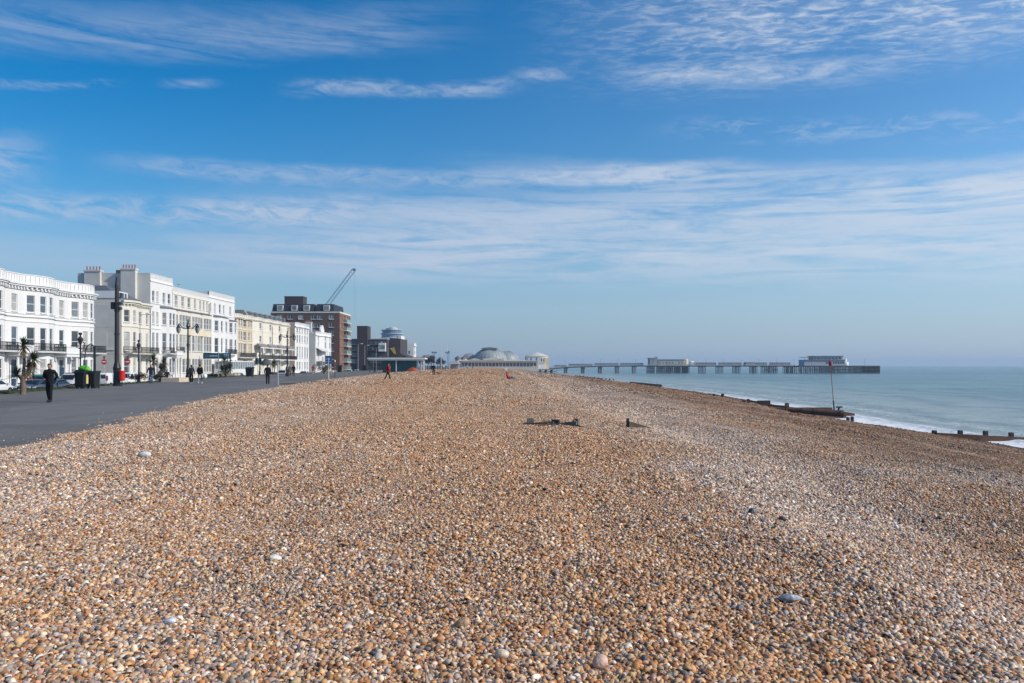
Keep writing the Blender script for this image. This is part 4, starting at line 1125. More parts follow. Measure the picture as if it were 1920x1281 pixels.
def bent(xc, nx, wx, brace=False, y0=.8, y1=9.2, r=.26, ny=3):
    b = MB()
    for i in range(nx):
        x = xc + (wx * (i / (nx - 1) - .5) if nx > 1 else 0)
        for j in range(ny): b.tube((x, y0 + (y1 - y0) * j / (ny - 1), -8), (x, y0 + (y1 - y0) * j / (ny - 1), PZ - .7), r, r, 6)
    if brace:
        for i in range(nx - 1):
            xa = xc + wx * (i / (nx - 1) - .5); xb = xc + wx * ((i + 1) / (nx - 1) - .5)
            b.tube((xa, y0, -3.6), (xb, y0, PZ - 1), .1, .1, 4); b.tube((xb, y0, -3.6), (xa, y0, PZ - 1), .1, .1, 4); b.tube((xa, y0, -3.4), (xb, y0, -3.4), .12, .12, 4)
    b.box(xc - wx / 2 - .2, .4, PZ - 1.15, xc + wx / 2 + .2, 9.6, PZ - .75)
    return b
for u in (1061.5, 1094, 1126.5, 1158.5, 1191): bent(pw(u), 2, 1.5, r=.42, ny=2).build('legs', M('pale concrete leg', (.22, .22, .22), .8), pier)
for u in (1222, 1240, 1256, 1272, 1287): bent(pw(u), 4, 4.3, True).build('legs', pier_steel, pier)
for u in (1319, 1352, 1384, 1416): bent(pw(u), 4, 3.2).build('legs', pier_steel, pier)
for u in (1439, 1453): bent(pw(u), 4, 3.8, True, r=.32).build('legs', pier_steel, pier)
bent(pw(1481), 4, 4.0).build('legs', pier_steel, pier)
for i in range(15):
    b = bent(pw(1492) + i * 4.10, 3, 2.4, True, -8.5, 21, .24, 3); b.build('legs', pier_steel, pier)
w = MB(); w.box(pw(1638), -8.8, -5.5, pw(1640), 20, PZ - .2); w.box(pw(1560), -9.3, -3.8, pw(1639), -9.1, -3.3); w.box(pw(1515), -9.3, -1.6, pw(1639), -9.1, -1.2); w.build('fender', timber_dark, pier)
# glazed wind screens along the middle of the deck, most panes coloured
scol = [(.20, .23, .27), (.24, .26, .30), (.30, .18, .22), (.14, .26, .24), (.15, .22, .34), (.32, .32, .32), (.28, .30, .20)]
for si, (ua, ub, hh, colr) in enumerate(((1040, 1063, 1.9, 0), (1067, 1112, 1.9, 0), (1116, 1161, 1.9, 0), (1164, 1208, 1.9, 0), (1304, 1346, 2.3, 1), (1350, 1394, 2.3, 1), (1416, 1442, 2.3, 1), (1446, 1486, 2.3, 1))):
    xa, xb = pw(ua), pw(ub); nn = max(4, int((xb - xa) / 1.5))
    base_z = float(np.interp((xa + xb) / 2, [p[0] for p in prof], [p[1] for p in prof]))
    fr = MB()
    for i in range(nn + 1): x = xa + (xb - xa) * i / nn; fr.box(x - .06, 4.95, base_z, x + .06, 5.07, base_z + hh + .1)
    fr.box(xa, 4.94, base_z + hh, xb, 5.08, base_z + hh + .14); fr.box(xa, 4.93, base_z, xb, 5.09, base_z + .35)
    f_ = fr.build('wind_screen', M('pale screen frame', (.45, .46, .47), .6), pier)
    ms_ = [glass('screen pane %s' % 'abcdefg'[k], scol[k], .15) for k in range(7)]
    pn = MB()
    for i in range(nn):
        x = xa + (xb - xa) * i / nn; k = rnd.choice((2, 3, 4, 5, 6)) if colr else rnd.choice((0, 1))
        pn.add([(x, 5.0, base_z + .35), (x + (xb - xa) / nn, 5.0, base_z + .35), (x + (xb - xa) / nn, 5.0, base_z + hh), (x, 5.0, base_z + hh)], [(0, 1, 2, 3)], k)
    pn.build('pane', ms_, f_)
x = pw(1060); i = 0
while x < pw(1650):
    b = MB(); b.tube((x, .3, PZ - .2), (x, .3, PZ + 4.2), .07, .05, 5); b.ell((x, .3, PZ + 4.3), (.25, .25, .25), 6, 4); b.build('lamp_post', pier_steel, pier); x += 13.2
ah = thing('pier_hall', 'cream hall with a square tower halfway along the pier', 'pier hall', (0, 598, 0))
w = MB(); w.box(pw(1235), 0, PZ + .01, pw(1284), 9, PZ + 3.9); w.build('wall', pier_pale, ah)
w = MB(); w.box(pw(1219), -.5, PZ + .01, pw(1233), 9.4, PZ + 5.4); w.box(pw(1217.5), -.8, PZ + 5.4, pw(1234), 9.6, PZ + 5.9); w.box(pw(1230), 2, PZ + 5.9, pw(1234), 5, PZ + 6.9); w.build('tower', M('grey pier render', (.36, .37, .37), .7), ah)
w = MB(); w.box(pw(1234), -.3, PZ + 3.9, pw(1283), 9.2, PZ + 4.3)
for i in range(7): w.box(pw(1236) + i * 2.75, .5, PZ + 4.3, pw(1236) + i * 2.75 + 1.6, 8, PZ + 4.75)
w.build('roof', lead, ah)
w = MB(); w.lathe([(2.3, 0), (2.3, 4.6), (2.0, 4.9), (.02, 4.9)], 16, (pw(1287), 3, PZ + .01)); w.build('round_end', pier_cream, ah)
w = MB(); w.box(pw(1296), .5, PZ + .01, pw(1302), 6, PZ + 2.6); w.lathe([(2.0, 2.6), (1.2, 3.4), (.02, 3.6)], 10, (pw(1299), 3, PZ)); w.build('side_kiosk', trim_white, ah)
for i in range(8): put_window(ah, (pw(1238) + i * 2.4, -.01, PZ + 1.5), -math.pi / 2, 1.4, 1.2, 'case', pier_pale)
kk = thing('pier_kiosk', 'small pink-grey kiosk among the coloured pier screens', 'kiosk', (pw(1409), 600, PZ))
w = MB(); w.box(-3.3, 0, .01, 3.3, 3, 2.4); w.build('wall', M('pink grey boards', (.45, .40, .40), .7), kk); w = MB(); w.box(-3.6, -.3, 2.4, 3.6, 3.3, 2.7); w.build('roof', pier_pale, kk)
w = MB(); w.box(-4.5, 0.2, .01, -3.4, 2.6, 2.3); w.build('door', M('dark green pier door', (.03, .07, .06), .6), kk)
ph = thing('pier_pavilion', 'two-storey white glazed pavilion near the seaward end of the pier', 'pier pavilion', (0, 599, PZ))
w = MB(); xa, xb = pw(1510), pw(1587)
panel(w, (xa, 0), (xb, 0), .01, 4.2, [(i * 1.75 + .5, i * 1.75 + 1.9, 1.2, 3.0) for i in range(9, 17)], .3); w.box(xa, .4, .01, xb, 12, 4.19); w.build('wall', M('pale lilac render', (.46, .47, .51), .7), ph)
w = MB(); panel(w, (pw(1528), 1.5), (pw(1584), 1.5), 4.2, 7.0, [(i * 2.7 + .5, i * 2.7 + 2.4, 4.7, 6.3) for i in range(8)], .3); w.box(pw(1528), 1.9, 4.2, pw(1584), 11, 6.99); w.build('upper_wall', M('pale lilac render', (.46, .47, .51), .7), ph)
w = MB(); w.box(pw(1526), .5, 7.0, pw(1585), 12, 7.4); w.box(pw(1509), -.6, 4.2, pw(1588), 12.5, 4.45)
w.box(pw(1509), .5, 6.1, pw(1527), 10, 6.45)
for u in (1511, 1517, 1523): w.box(pw(u), .6, 4.4, pw(u) + .25, .85, 6.1)
w.build('roof', lead, ph)
for i in range(8): put_window(ph, (pw(1528) + i * 2.7 + 1.45, 1.78, 4.7), -math.pi / 2, 1.9, 1.6, 'case')
for i in range(9, 17): put_window(ph, (xa + i * 1.75 + 1.2, .28, 1.2), -math.pi / 2, 1.4, 1.8, 'case')
w = MB(); w.lathe([(2.4, 0), (2.4, 2.6), (1.3, 2.9), (1.2, 4.8), (.7, 5.3), (.02, 5.4)], 16, (pw(1591), 4, 0.01)); w.build('round_bow', trim_white, ph, smooth=True)
w = MB(); w.tube((pw(1584), 3, 7.4), (pw(1584), 3, 10), .08, .05, 5); w.build('mast', galv, ph)

# ------------------------------------------------------------------ groynes and the outfall
def plank(mb, p0, p1, h0, h1, th=.06, mi=0):
    """upright board between two ground points, heights above those points"""
    d = Vector((p1[0] - p0[0], p1[1] - p0[1], 0)).normalized(); n = Vector((d.y, -d.x, 0)) * th / 2
    vs = []
    for p, h in ((p0, h0), (p1, h1)):
        for s in (-1, 1): vs += [(p[0] + n.x * s, p[1] + n.y * s, p[2] - .35), (p[0] + n.x * s, p[1] + n.y * s, p[2] + h)]
    mb.add(vs, [(0, 4, 5, 1), (2, 3, 7, 6), (1, 5, 7, 3), (0, 1, 3, 2), (4, 6, 7, 5), (0, 2, 6, 4)])


def G(x, y, dz=0.0): return (x, y, Hs(x, y) + dz)


def post(mb, x, y, h, w=.16, z=None, tilt=0.0):
    z = Hs(x, y) if z is None else z
    mb.prism([(x - w / 2, y - w / 2), (x + w / 2, y - w / 2), (x + w / 2, y + w / 2), (x - w / 2, y + w / 2)], 'z', z - .5, z + h)


gA = thing('groyne_remnant', 'broken grey timber groyne with two stub posts half buried in shingle', 'groyne', (0, 0, 0), 0)
w = MB(); post(w, .49, 21.3, .17, .19); w.build('post', timber_grey, gA, bevel=.01)
w = MB(); w.prism([(1.60, 20.55), (1.70, 20.50), (1.76, 20.62), (1.66, 20.70)], 'z', -.4, .27); w.prism([(1.56, 20.5), (1.6, 20.46), (1.64, 20.52), (1.6, 20.56)], 'z', -.4, .24); w.build('post', timber_grey, gA)
w = MB(); plank(w, G(.33, 21.2), G(1.1, 20.9), .05, .08, .06); w.build('board', timber_grey, gA)
w = MB(); plank(w, G(.62, 20.9), G(1.66, 20.45), .02, .14, .07); w.build('board', timber_grey, gA)
w = MB(); plank(w, G(1.05, 21.0), G(1.24, 20.92), .13, .12, .09); w.build('board', timber_dark, gA)
w = MB(); plank(w, G(1.62, 20.3), G(1.86, 20.28), .06, .02, .07); w.build('board', timber_dark, gA)
gB = thing('groyne_remnant', 'short wedge of olive groyne board held by one thin upright post', 'groyne', (0, 0, 0), 0)
w = MB(); post(w, 3.08, 21.2, .24, .07); w.build('post', timber_dark, gB)
w = MB(); plank(w, G(3.1, 21.15), G(3.85, 21.45), .17, .03, .06); w.build('board', M('olive stained timber', (.10, .09, .055), .85, .3, 5, .5), gB)

GY = 90.0
gr = thing('timber_groyne', 'brown timber groyne running down the shingle beside the rusty outfall pipe', 'groyne', (0, 0, 0))
def gx(u, y): return (u - 960) / F * y
def on(u, v, y): x, y_, z = at(u, v, y); return (x, y_, z)
w = MB()
a_, b_ = on(1362, 752, 97), on(1393, 755, 96); w.box(a_[0], 96.0, a_[2] - .4, b_[0], 96.25, b_[2] + .15)
w.build('board', M('silvered brown timber', (.16, .10, .07), .8, .3, 4, .5), gr)
w = MB(); p = on(1421, 760, 92); e = on(1476, 768, 91)
w.add([(p[0], 92, p[2] - .8), (e[0], 91, e[2] - .9), (e[0], 91, CZ + (HZ - 761) / F * 91), (p[0], 92, CZ + (HZ - 757) / F * 92)] + [(p[0], 92.2, p[2] - .8), (e[0], 91.2, e[2] - .9), (e[0], 91.2, CZ + (HZ - 761) / F * 91), (p[0], 92.2, CZ + (HZ - 757) / F * 92)],
      [(0, 1, 2, 3), (4, 7, 6, 5), (0, 4, 5, 1), (1, 5, 6, 2), (2, 6, 7, 3), (3, 7, 4, 0)])
w.build('board', timber_brown, gr)
w = MB(); p = on(1393, 752, 96); w.box(p[0], 95.9, p[2] - 1.2, p[0] + .3, 96.3, p[2] + .1); w.build('post', timber_dark, gr)
w = MB(); p = on(1403, 757, 94); w.box(p[0] - .12, 93.9, p[2] - .8, p[0] + .15, 94.2, p[2] + .55)
p2 = on(1421, 754, 94); p3 = on(1442, 756, 94)
w.tube((p[0], 94, p[2] + .35), (p2[0], 94, p2[2]), .1, .1, 5); w.box(p2[0], 93.8, p2[2] - .25, p3[0] + .1, 94.2, p2[2] + .18); w.build('bracket', timber_dark, gr)
w = MB(); p = on(1474.5, 768, 90.5); w.box(p[0] - .15, 90.2, p[2] - 1.2, p[0] + .2, 90.6, p[2] + .75); w.build('post', timber_brown, gr)
w = MB(); p = on(1476, 765, 91.5); e = on(1560, 772, 91.5); w.box(p[0], 91.4, p[2] - 1.2, e[0], 91.7, p[2] + .05)
e2 = on(1602, 777, 91.5); w.add([(e[0], 91.4, e[2] - .6), (e2[0], 91.4, e2[2] - .15), (e2[0], 91.4, e2[2] + .1), (e[0], 91.4, e[2] + .25), (e[0], 91.6, e[2] - .6), (e2[0], 91.6, e2[2] - .15), (e2[0], 91.6, e2[2] + .1), (e[0], 91.6, e[2] + .25)],
      [(0, 1, 2, 3), (4, 7, 6, 5), (0, 4, 5, 1), (1, 5, 6, 2), (2, 6, 7, 3), (3, 7, 4, 0)])
w.build('board', timber_brown, gr)
pp = thing('outfall_pipe', 'thick rusty iron outfall pipe lying down the beach to the sea', 'pipe', (0, 0, 0))
p0 = Vector(on(1478, 768.5, 86.5)); p1 = Vector(on(1577, 776.0, 85.0))
w = MB()
rr = .36
w.tube(p0, p1, rr * .78, rr * 1.0, 18); w.build('pipe', rust, pp, smooth=False)
for k, t in enumerate((.27, .5)):
    c = p0.lerp(p1, t); d = (p1 - p0).normalized(); w = MB(); w.tube(c - d * .09, c + d * .09, rr * .95 + .1 * t, rr * .95 + .1 * t, 18); w.build('flange', rust, pp)
d = (p1 - p0).normalized(); w = MB(); w.tube(p1 - d * .1, p1 + d * .22, rr * 1.15, rr * 1.15, 18); w.tube(p1 + d * .22, p1 + d * .24, rr * .8, rr * .8, 18); w.build('flange', M('ochre rust', (.13, .075, .03), .8, .4, 4), pp)
w = MB(); c = p1 + Vector((-.1, .5, .3)); w.tube(c, c + Vector((.1, 0, .35)), .10, .10, 6); w.box(c.x - .2, c.y - .15, c.z + .32, c.x + .4, c.y + .15, c.z + .46); w.build('valve', timber_dark, pp)
mk = thing('marker_pole', 'thin red beacon pole with basket topmark beside the outfall pipe', 'beacon', (0, 0, 0))
b0 = Vector(on(1565, 770, 87.6)); b1 = Vector(on(1562.5, 751, 87.6)); b2 = Vector(on(1557, 682, 87.6))
w = MB(); w.tube(b0 - Vector((0, 0, .5)), b1, .09, .07, 6); w.build('base', timber_dark, mk)
w = MB(); w.tube(b1, b2, .035, .03, 6); w.build('pole', M('faded red paint', (.28, .045, .05), .6, .2), mk)
w = MB(); w.lathe([(.10, -.24), (.19, -.08), (.19, .18), (.10, .28), (.02, .28)], 12, b2); w.build('topmark', M('red beacon basket', (.33, .03, .04), .6, .2), mk)
GD = 'wet brown timber groyne with four posts crossing the white surf'
gd = thing('timber_groyne', GD, 'groyne', (0, 0, 0))
w = MB(); p = on(1756, 811, 63); e = on(1935, 826, 63)
zt0, zt1 = CZ + (HZ - 811.5) / F * 63, CZ + (HZ - 821) / F * 63
w.add([(p[0], 62.9, p[2] - .5), (e[0], 62.9, e[2] - .6), (e[0], 62.9, zt1), (p[0], 62.9, zt0), (p[0], 63.15, p[2] - .5), (e[0], 63.15, e[2] - .6), (e[0], 63.15, zt1), (p[0], 63.15, zt0)],
      [(0, 1, 2, 3), (4, 7, 6, 5), (0, 4, 5, 1), (1, 5, 6, 2), (2, 6, 7, 3), (3, 7, 4, 0)]); w.build('board', M('orange brown wet timber', (.12, .052, .026), .5, .3, 4, .5), gd)
for u, vt, vb in ((1752, 807, 813), (1800.5, 807, 817), (1848, 808, 820), (1896, 811, 822)):
    t_ = on(u, vt, 63.3); b__ = on(u, vb, 63.3); w = MB(); w.prism([(t_[0] - .15, 63.16), (t_[0] + .15, 63.16), (t_[0] + .15, 63.46), (t_[0] - .15, 63.46)], 'z', b__[2] - 1.0, t_[2]); w.build('post', timber_dark, gd, bevel=.02)
g1 = thing('timber_groyne', 'dark low groyne reaching into the water below the pier hall', 'groyne', (0, 0, 0))
w = MB(); p = on(1181, 718, 220); e = on(1240, 724, 220)
w.add([(p[0], 220, p[2] - .8), (e[0], 220, e[2] - .8), (e[0], 220, e[2] + .45), (p[0], 220, p[2] + .3), (p[0], 220.3, p[2] - .8), (e[0], 220.3, e[2] - .8), (e[0], 220.3, e[2] + .45), (p[0], 220.3, p[2] + .3)],
      [(0, 1, 2, 3), (4, 7, 6, 5), (0, 4, 5, 1), (1, 5, 6, 2), (2, 6, 7, 3), (3, 7, 4, 0)]); w.build('board', timber_dark, g1)
for u in (1204, 1216, 1228, 1240):
    t_ = on(u, 720.5 + (u - 1204) * .05, 220.4); w = MB(); w.box(t_[0] - .25, 220.31, t_[2] - 1.6, t_[0] + .25, 220.8, t_[2]); w.build('post', timber_dark, g1)
g2 = thing('timber_groyne', 'farthest groyne, a ragged line of dark posts before the pier', 'groyne', (0, 0, 0))
w = MB(); p = on(1078, 705, 318); e = on(1130, 711, 318); w.add([(p[0], 318, p[2] - 1), (e[0], 318, e[2] - 1), (e[0], 318, e[2] + .25), (p[0], 318, p[2] + .2), (p[0], 318.3, p[2] - 1), (e[0], 318.3, e[2] - 1), (e[0], 318.3, e[2] + .25), (p[0], 318.3, p[2] + .2)],
      [(0, 1, 2, 3), (4, 7, 6, 5), (0, 4, 5, 1), (1, 5, 6, 2), (2, 6, 7, 3), (3, 7, 4, 0)]); w.build('board', timber_dark, g2)
for i in range(11):
    u = 1080 + i * 7; v = 704.5 + i * .68 - rnd.random() * 1.2; t_ = on(u, v, 318.5); w = MB(); w.box(t_[0] - .25, 318.31, t_[2] - 2.5, t_[0] + .25, 318.9, t_[2]); w.build('post', timber_dark, g2)
for i, (u, v, y, lab) in enumerate(((1339, 738.5, 130, 'short dark stump at the water, nearer the pier hall'), (1355, 738, 132, 'taller dark stump standing in the shallows left of the brown groyne'),
                                    (1590, 783, 84, 'low stump in the foam beyond the end of the outfall pipe'), (1598, 781, 84, 'black stump in the foam, outermost past the outfall pipe'))):
    t_ = on(u, v, y); w = MB(); ww = .28 if y > 100 else .2
    w.lathe([(ww, -1.9), (ww * .95, -.05), (ww * .5, 0), (.02, .0)], 8, (0, 0, 0)); tag(w.build('timber_stump', timber_dark, None, t_), lab, 'stump', 'timber stumps at the water line')

# ------------------------------------------------------------------ shelter
SY = 180.0; qs = SY / F
sx0, sx1 = (690 - 960) * qs, (796 - 960) * qs
sh = thing('beach_shelter', 'long teal walled beach shelter with white posts and flat roof', 'shelter', ((sx0 + sx1) / 2, SY, 0))
o = (sx1 - sx0) / 2
w = MB(); w.box(-o + 3.2, .9, 0, o - 2.0, 1.05, 2.95); w.box(-o + 3.2, 1.05, 0, -o + 3.35, 4, 2.95); w.box(o - 2.15, 1.05, 0, o - 2.0, 4, 2.95); w.build('wall', teal, sh)
w = MB(); w.box(-o - .1, -.2, 3.02, o + .1, 5.2, 3.3); w.box(-o + .1, 0, 2.72, o - .1, .14, 3.02); w.build('fascia', trim_white, sh)
w = MB(); w.box(-o + .15, .0, 3.3, o - .15, 5.0, 3.45); w.build('roof', M('olive shelter felt', (.22, .21, .15), .8), sh)
for x in (-o + .35, -.15 + .1, o - .8, o - .25):
    w = MB(); w.box(x - .09, .2, -.05, x + .09, .38, 2.72); w.build('post', trim_white if x > -o + 1 else M('dark green post', (.03, .06, .05), .6), sh)
for x in (o - .5, -o + .4):
    w = MB(); w.box(x - .09, 4.7, -.05, x + .09, 4.88, 3.0); w.build('post', trim_white, sh)
bt = thing('dinghy', 'upturned orange-red dinghy lying against the teal shelter wall', 'boat', (-22.6, SY + .35, Hs(-22.6, SY + .35) * 0 + .02), 0)
w = MB()
prof_ = []
for i in range(13):
    t = i / 12; xx = -1.25 + 2.5 * t; wd = .62 * math.sin(math.pi * min(1, t * .85 + .12)) ** .6; hh = .35 + 1.05 * math.sin(math.pi * (t * .8 + .13)) ** 1.0 * (0.55 + .45 * t)
    prof_.append((xx, wd, hh))
vs = []; m_ = 9
for xx, wd, hh in prof_:
    for j in range(m_): a = math.pi * j / (m_ - 1); vs.append((xx, wd * .7 * math.cos(a), hh * math.sin(a) ** .7))
fs = [(i * m_ + j, i * m_ + j + 1, (i + 1) * m_ + j + 1, (i + 1) * m_ + j) for i in range(12) for j in range(m_ - 1)]
fs += [tuple(range(m_)), tuple(12 * m_ + j for j in range(m_ - 1, -1, -1))]
w.add(vs, fs); w.build('hull', M('orange red hull', (.40, .08, .03), .5, .25, 1.5), bt, smooth=True)
w = MB(); w.tube((-1.3, 0, .38), (1.25, 0, .5), .03, .03, 5); w.tube((-1.3, 0, .36), (0.2, 0, 1.1), .035, .035, 5); w.build('keel', M('dull red keel', (.25, .05, .03), .6), bt)

# ------------------------------------------------------------------ lamps, posts, signs, bins
def lantern(mb, c, s=1.0):
    mb.lathe([(.03 * s, -.42 * s), (.12 * s, -.36 * s), (.19 * s, .05 * s)], 8, c); return
fc = thing('floodlight_column', 'massive black floodlight column with wide base beside the red litter drum', 'column', (-31.35, 63.2, 0))
w = MB(); w.lathe([(.31, -.1), (.31, .1), (.27, .16), (.27, 1.3), (.30, 1.36), (.30, 1.46), (.26, 1.55), (.20, 1.85), (.02, 1.85)], 20); w.build('base', iron, fc, smooth=False)
w = MB(); w.lathe([(.178, 1.8), (.165, 5.2), (.15, 7.9), (.165, 7.95), (.11, 8.3), (.09, 8.6), (.02, 8.75)], 16); w.build('shaft', iron_grey, fc)
w = MB(); w.lathe([(.195, 4.05), (.195, 4.2)], 16); w.lathe([(.20, 5.9), (.20, 6.3)], 16); w.build('band', iron, fc)
w = MB(); w.box(-.40, -.2, 6.1, -.14, .2, 6.65); w.build('speaker_box', iron, fc)
for dz, dx_ in ((6.55, .34), (6.15, .36)):
    w = MB(); w.box(.15, -.15, dz - .10, .36, .15, dz + .10); w.build('floodlight', iron_grey, fc)
w = MB(); w.tube((.1, 0, 7.0), (.36, 0, 7.05), .035, .035, 6); w.tube((.32, 0, 7.0), (.34, 0, 7.4), .06, .06, 8); w.build('bracket', iron, fc)
dr = thing('litter_drum', 'bright red litter drum fixed beside the black floodlight column', 'bin', (-30.86, 63.0, .42))
w = MB(); w.lathe([(.02, 0), (.19, 0), (.23, .1), (.25, .72), (.27, .76), (.25, .80), (.22, .76), (.02, .7)], 18); w.build('drum', M('bright red plastic', (.55, .018, .012), .4, .08), dr, smooth=False)
w = MB(); w.box(-.3, -.04, .2, -.2, .04, .6); w.tube((0, 0, -.42), (0, 0, 0.02), .04, .04, 6); w.build('bracket', iron, dr)

def twin_lamp(x, y, h, label, s=1.0):
    t = thing('street_lamp', label, 'street lamp', (x, y, 0), 0, 'twin lantern lamps on the promenade')
    w = MB(); w.lathe([(.26, -.05), (.26, .5), (.2, .6), (.2, 1.1), (.14, 1.3), (.11, 1.5), (.10, h * .55), (.14, h * .56), (.14, h * .60), (.09, h * .61), (.075, h - 1.1), (.15, h - 1.0), (.18, h - .75), (.10, h - .55), (.06, h - .1), (.02, h)], 12); w.build('post', iron, t)
    for sg in (-1, 1):
        w = MB(); pts = [(sg * .05, 0, h - 1.0)]
        for i in range(9):
            a = i / 8; pts.append((sg * (.15 + .78 * a), 0, h - 1.0 - .12 * math.sin(a * math.pi) + .50 * a * a))
        pts += [(sg * 1.02, 0, h - .50), (sg * 1.04, 0, h - .62)]
        w.path(pts, .04, 6); w.path([(sg * .2, 0, h - .75), (sg * .45, 0, h - .95), (sg * .6, 0, h - .8)], .025, 5); w.build('arm', iron, t)
        w = MB(); cx = sg * 1.04; zt = h - .62
        w.lathe([(.03, zt + .12), (.08, zt), (.20, zt - .22), (.25, zt - .30), (.02, zt - .30)], 10, (cx, 0, 0)); l_ = w.build('lantern', iron, t)
        w = MB(); w.lathe([(.23, zt - .31), (.20, zt - .62), (.12, zt - .86), (.02, zt - .9)], 10, (cx, 0, 0)); w.build('lamp_glass', lantern_glass, l_)
        w = MB()
        for i in range(5):
            a = i * 2 * math.pi / 5; w.path([(cx + .235 * math.cos(a), .235 * math.sin(a), zt - .31), (cx + .205 * math.cos(a), .205 * math.sin(a), zt - .62), (cx + .125 * math.cos(a), .125 * math.sin(a), zt - .87)], .018, 4)
        w.lathe([(.05, zt - .88), (.03, zt - 1.0), (.01, zt - 1.02)], 6, (cx, 0, 0)); w.build('lamp_cage', iron, l_)
    return t
twin_lamp(-35.6, 87.5, 6.7, 'ornate black twin-lantern lamp behind the couple walking away')
twin_lamp(-33.3, 118, 6.8, 'ornate black twin-lantern lamp in front of the cream veranda terrace')

def scroll_lamp(x, y, h, label):
    t = thing('street_lamp', label, 'street lamp', (x, y, 0), 0, 'short black crown-topped lamps')
    w = MB(); w.lathe([(.16, -1.3), (.16, .5), (.09, .7), (.06, 1.2), (.05, h - 1.2), (.09, h - 1.15), (.05, h - 1.0)], 10); w.build('post', iron, t)
    w = MB(); w.lathe([(.06, h - 1.0), (.20, h - .6), (.22, h - .5), (.10, h - .35), (.05, h - .25), (.12, h - .14), (.14, h - .02), (.02, h)], 8); w.build('lantern', iron_grey, t)
    w = MB()
    for sg in (-1, 1): w.path([(0, 0, h - 1.3), (sg * .28, 0, h - 1.15), (sg * .34, 0, h - .85), (sg * .2, 0, h - .75)], .03, 5)
    w.build('scroll', iron, t)
scroll_lamp(-33.6, 62, 4.2, 'short black crown-topped lamp rising behind the black bins')
scroll_lamp(-37.5, 80, 4.2, 'short black crown-topped lamp between white vans and palm shrub')
scroll_lamp(-47.4, 149.5, 4.1, 'short black crown-topped lamp by the blue traffic signal')
sn = thing('hooped_post', 'black post with a bent hoop top standing behind the bins', 'post', (-30.5, 58.2, 0))
w = MB(); w.lathe([(.13, -.1), (.12, 1.2), (.09, 1.3), (.08, 2.9), (.11, 2.95), (.02, 3.05)], 10); w.build('post', iron, sn)
w = MB(); w.path([(0, 0, 2.9), (-.1, 0, 3.1), (-.3, 0, 3.2), (-.5, 0, 3.1), (-.65, 0, 2.8), (-.72, 0, 2.2), (-.72, 0, 1.2)], .035, 6); w.build('hoop', iron, sn)

def road_lamp(x, y, h, label, arm=1.0, rz=0.0):
    t = thing('road_lamp', label, 'street lamp', (x, y, -1.24), rz, 'tall grey road lamps')
    h += 1.09
    w = MB(); w.lathe([(.11, 0), (.10, 1.2), (.07, 1.3), (.05, h), (.02, h)], 8); w.build('post', galv, t)
    w = MB(); w.path([(0, 0, h - .05), (arm * .3, 0, h + .18), (arm * .8, 0, h + .2)], .035, 6); w.build('arm', galv, t)
    w = MB(); w.ell((arm * 1.1, 0, h + .2), (.42, .14, .10), 10, 6); w.build('lamp_head', trim_white, t)
road_lamp(-46.7, 100, 8.0, 'tall thin grey road lamp before the cream corner house')
for (u, y, lab) in ((671.5, 237, 'tall grey road lamp nearest the brick flats'), (684, 256, 'tall grey road lamp, second along from the brick flats'), (705.5, 287, 'tall grey road lamp before the oriel of the dark block'), (727.5, 306, 'tall grey road lamp farthest along above the shelter roof')):
    road_lamp((u - 960) / F * y, y, 8.0, lab)
for i, (u, v, y) in enumerate(((827, 648, 400), (838.5, 648, 392))):
    p = at(u, v, y); t = thing('flagpole', ('white flagpole on the side of the far trees', 'white flagpole on the side of the domed pavilion')[i], 'flagpole', (p[0], y, 0), 0, 'pair of bare white flagpoles')
    w = MB(); w.tube((0, 0, -1), (0, 0, p[2]), .14, .08, 8); w.ell((0, 0, p[2] + .1), (.18, .18, .18), 8, 5); w.build('pole', trim_white, t)
    w = MB(); w.tube((.16, 0, .5), (.16, 0, p[2] - .3), .02, .02, 4); w.build('halyard', galv, t)
for i, (u, y, h) in enumerate(((814, 250, 5.6), (839, 300, 6.4), (841.5, 262, 6.0))):
    p = at(u, 660, y); t = thing('street_lamp', ('small far black lamp behind the dog walker', 'small far black lamp left of the white kiosk', 'small far black single lamp next to the white kiosk')[i], 'street lamp', (p[0], y, 0), 0, 'far black promenade lamps')
    w = MB(); w.lathe([(.12, 0), (.06, 1), (.05, h)], 8); w.build('post', iron, t)
    w = MB()
    for sg in (-1, 0, 1) if i < 2 else (0,): w.ell((sg * .6, 0, h + .1), (.22, .22, .3), 8, 5); w.tube((sg * .6, 0, h - .2), (0, 0, h - .4), .04, .04, 4)
    w.build('lantern', iron, t)

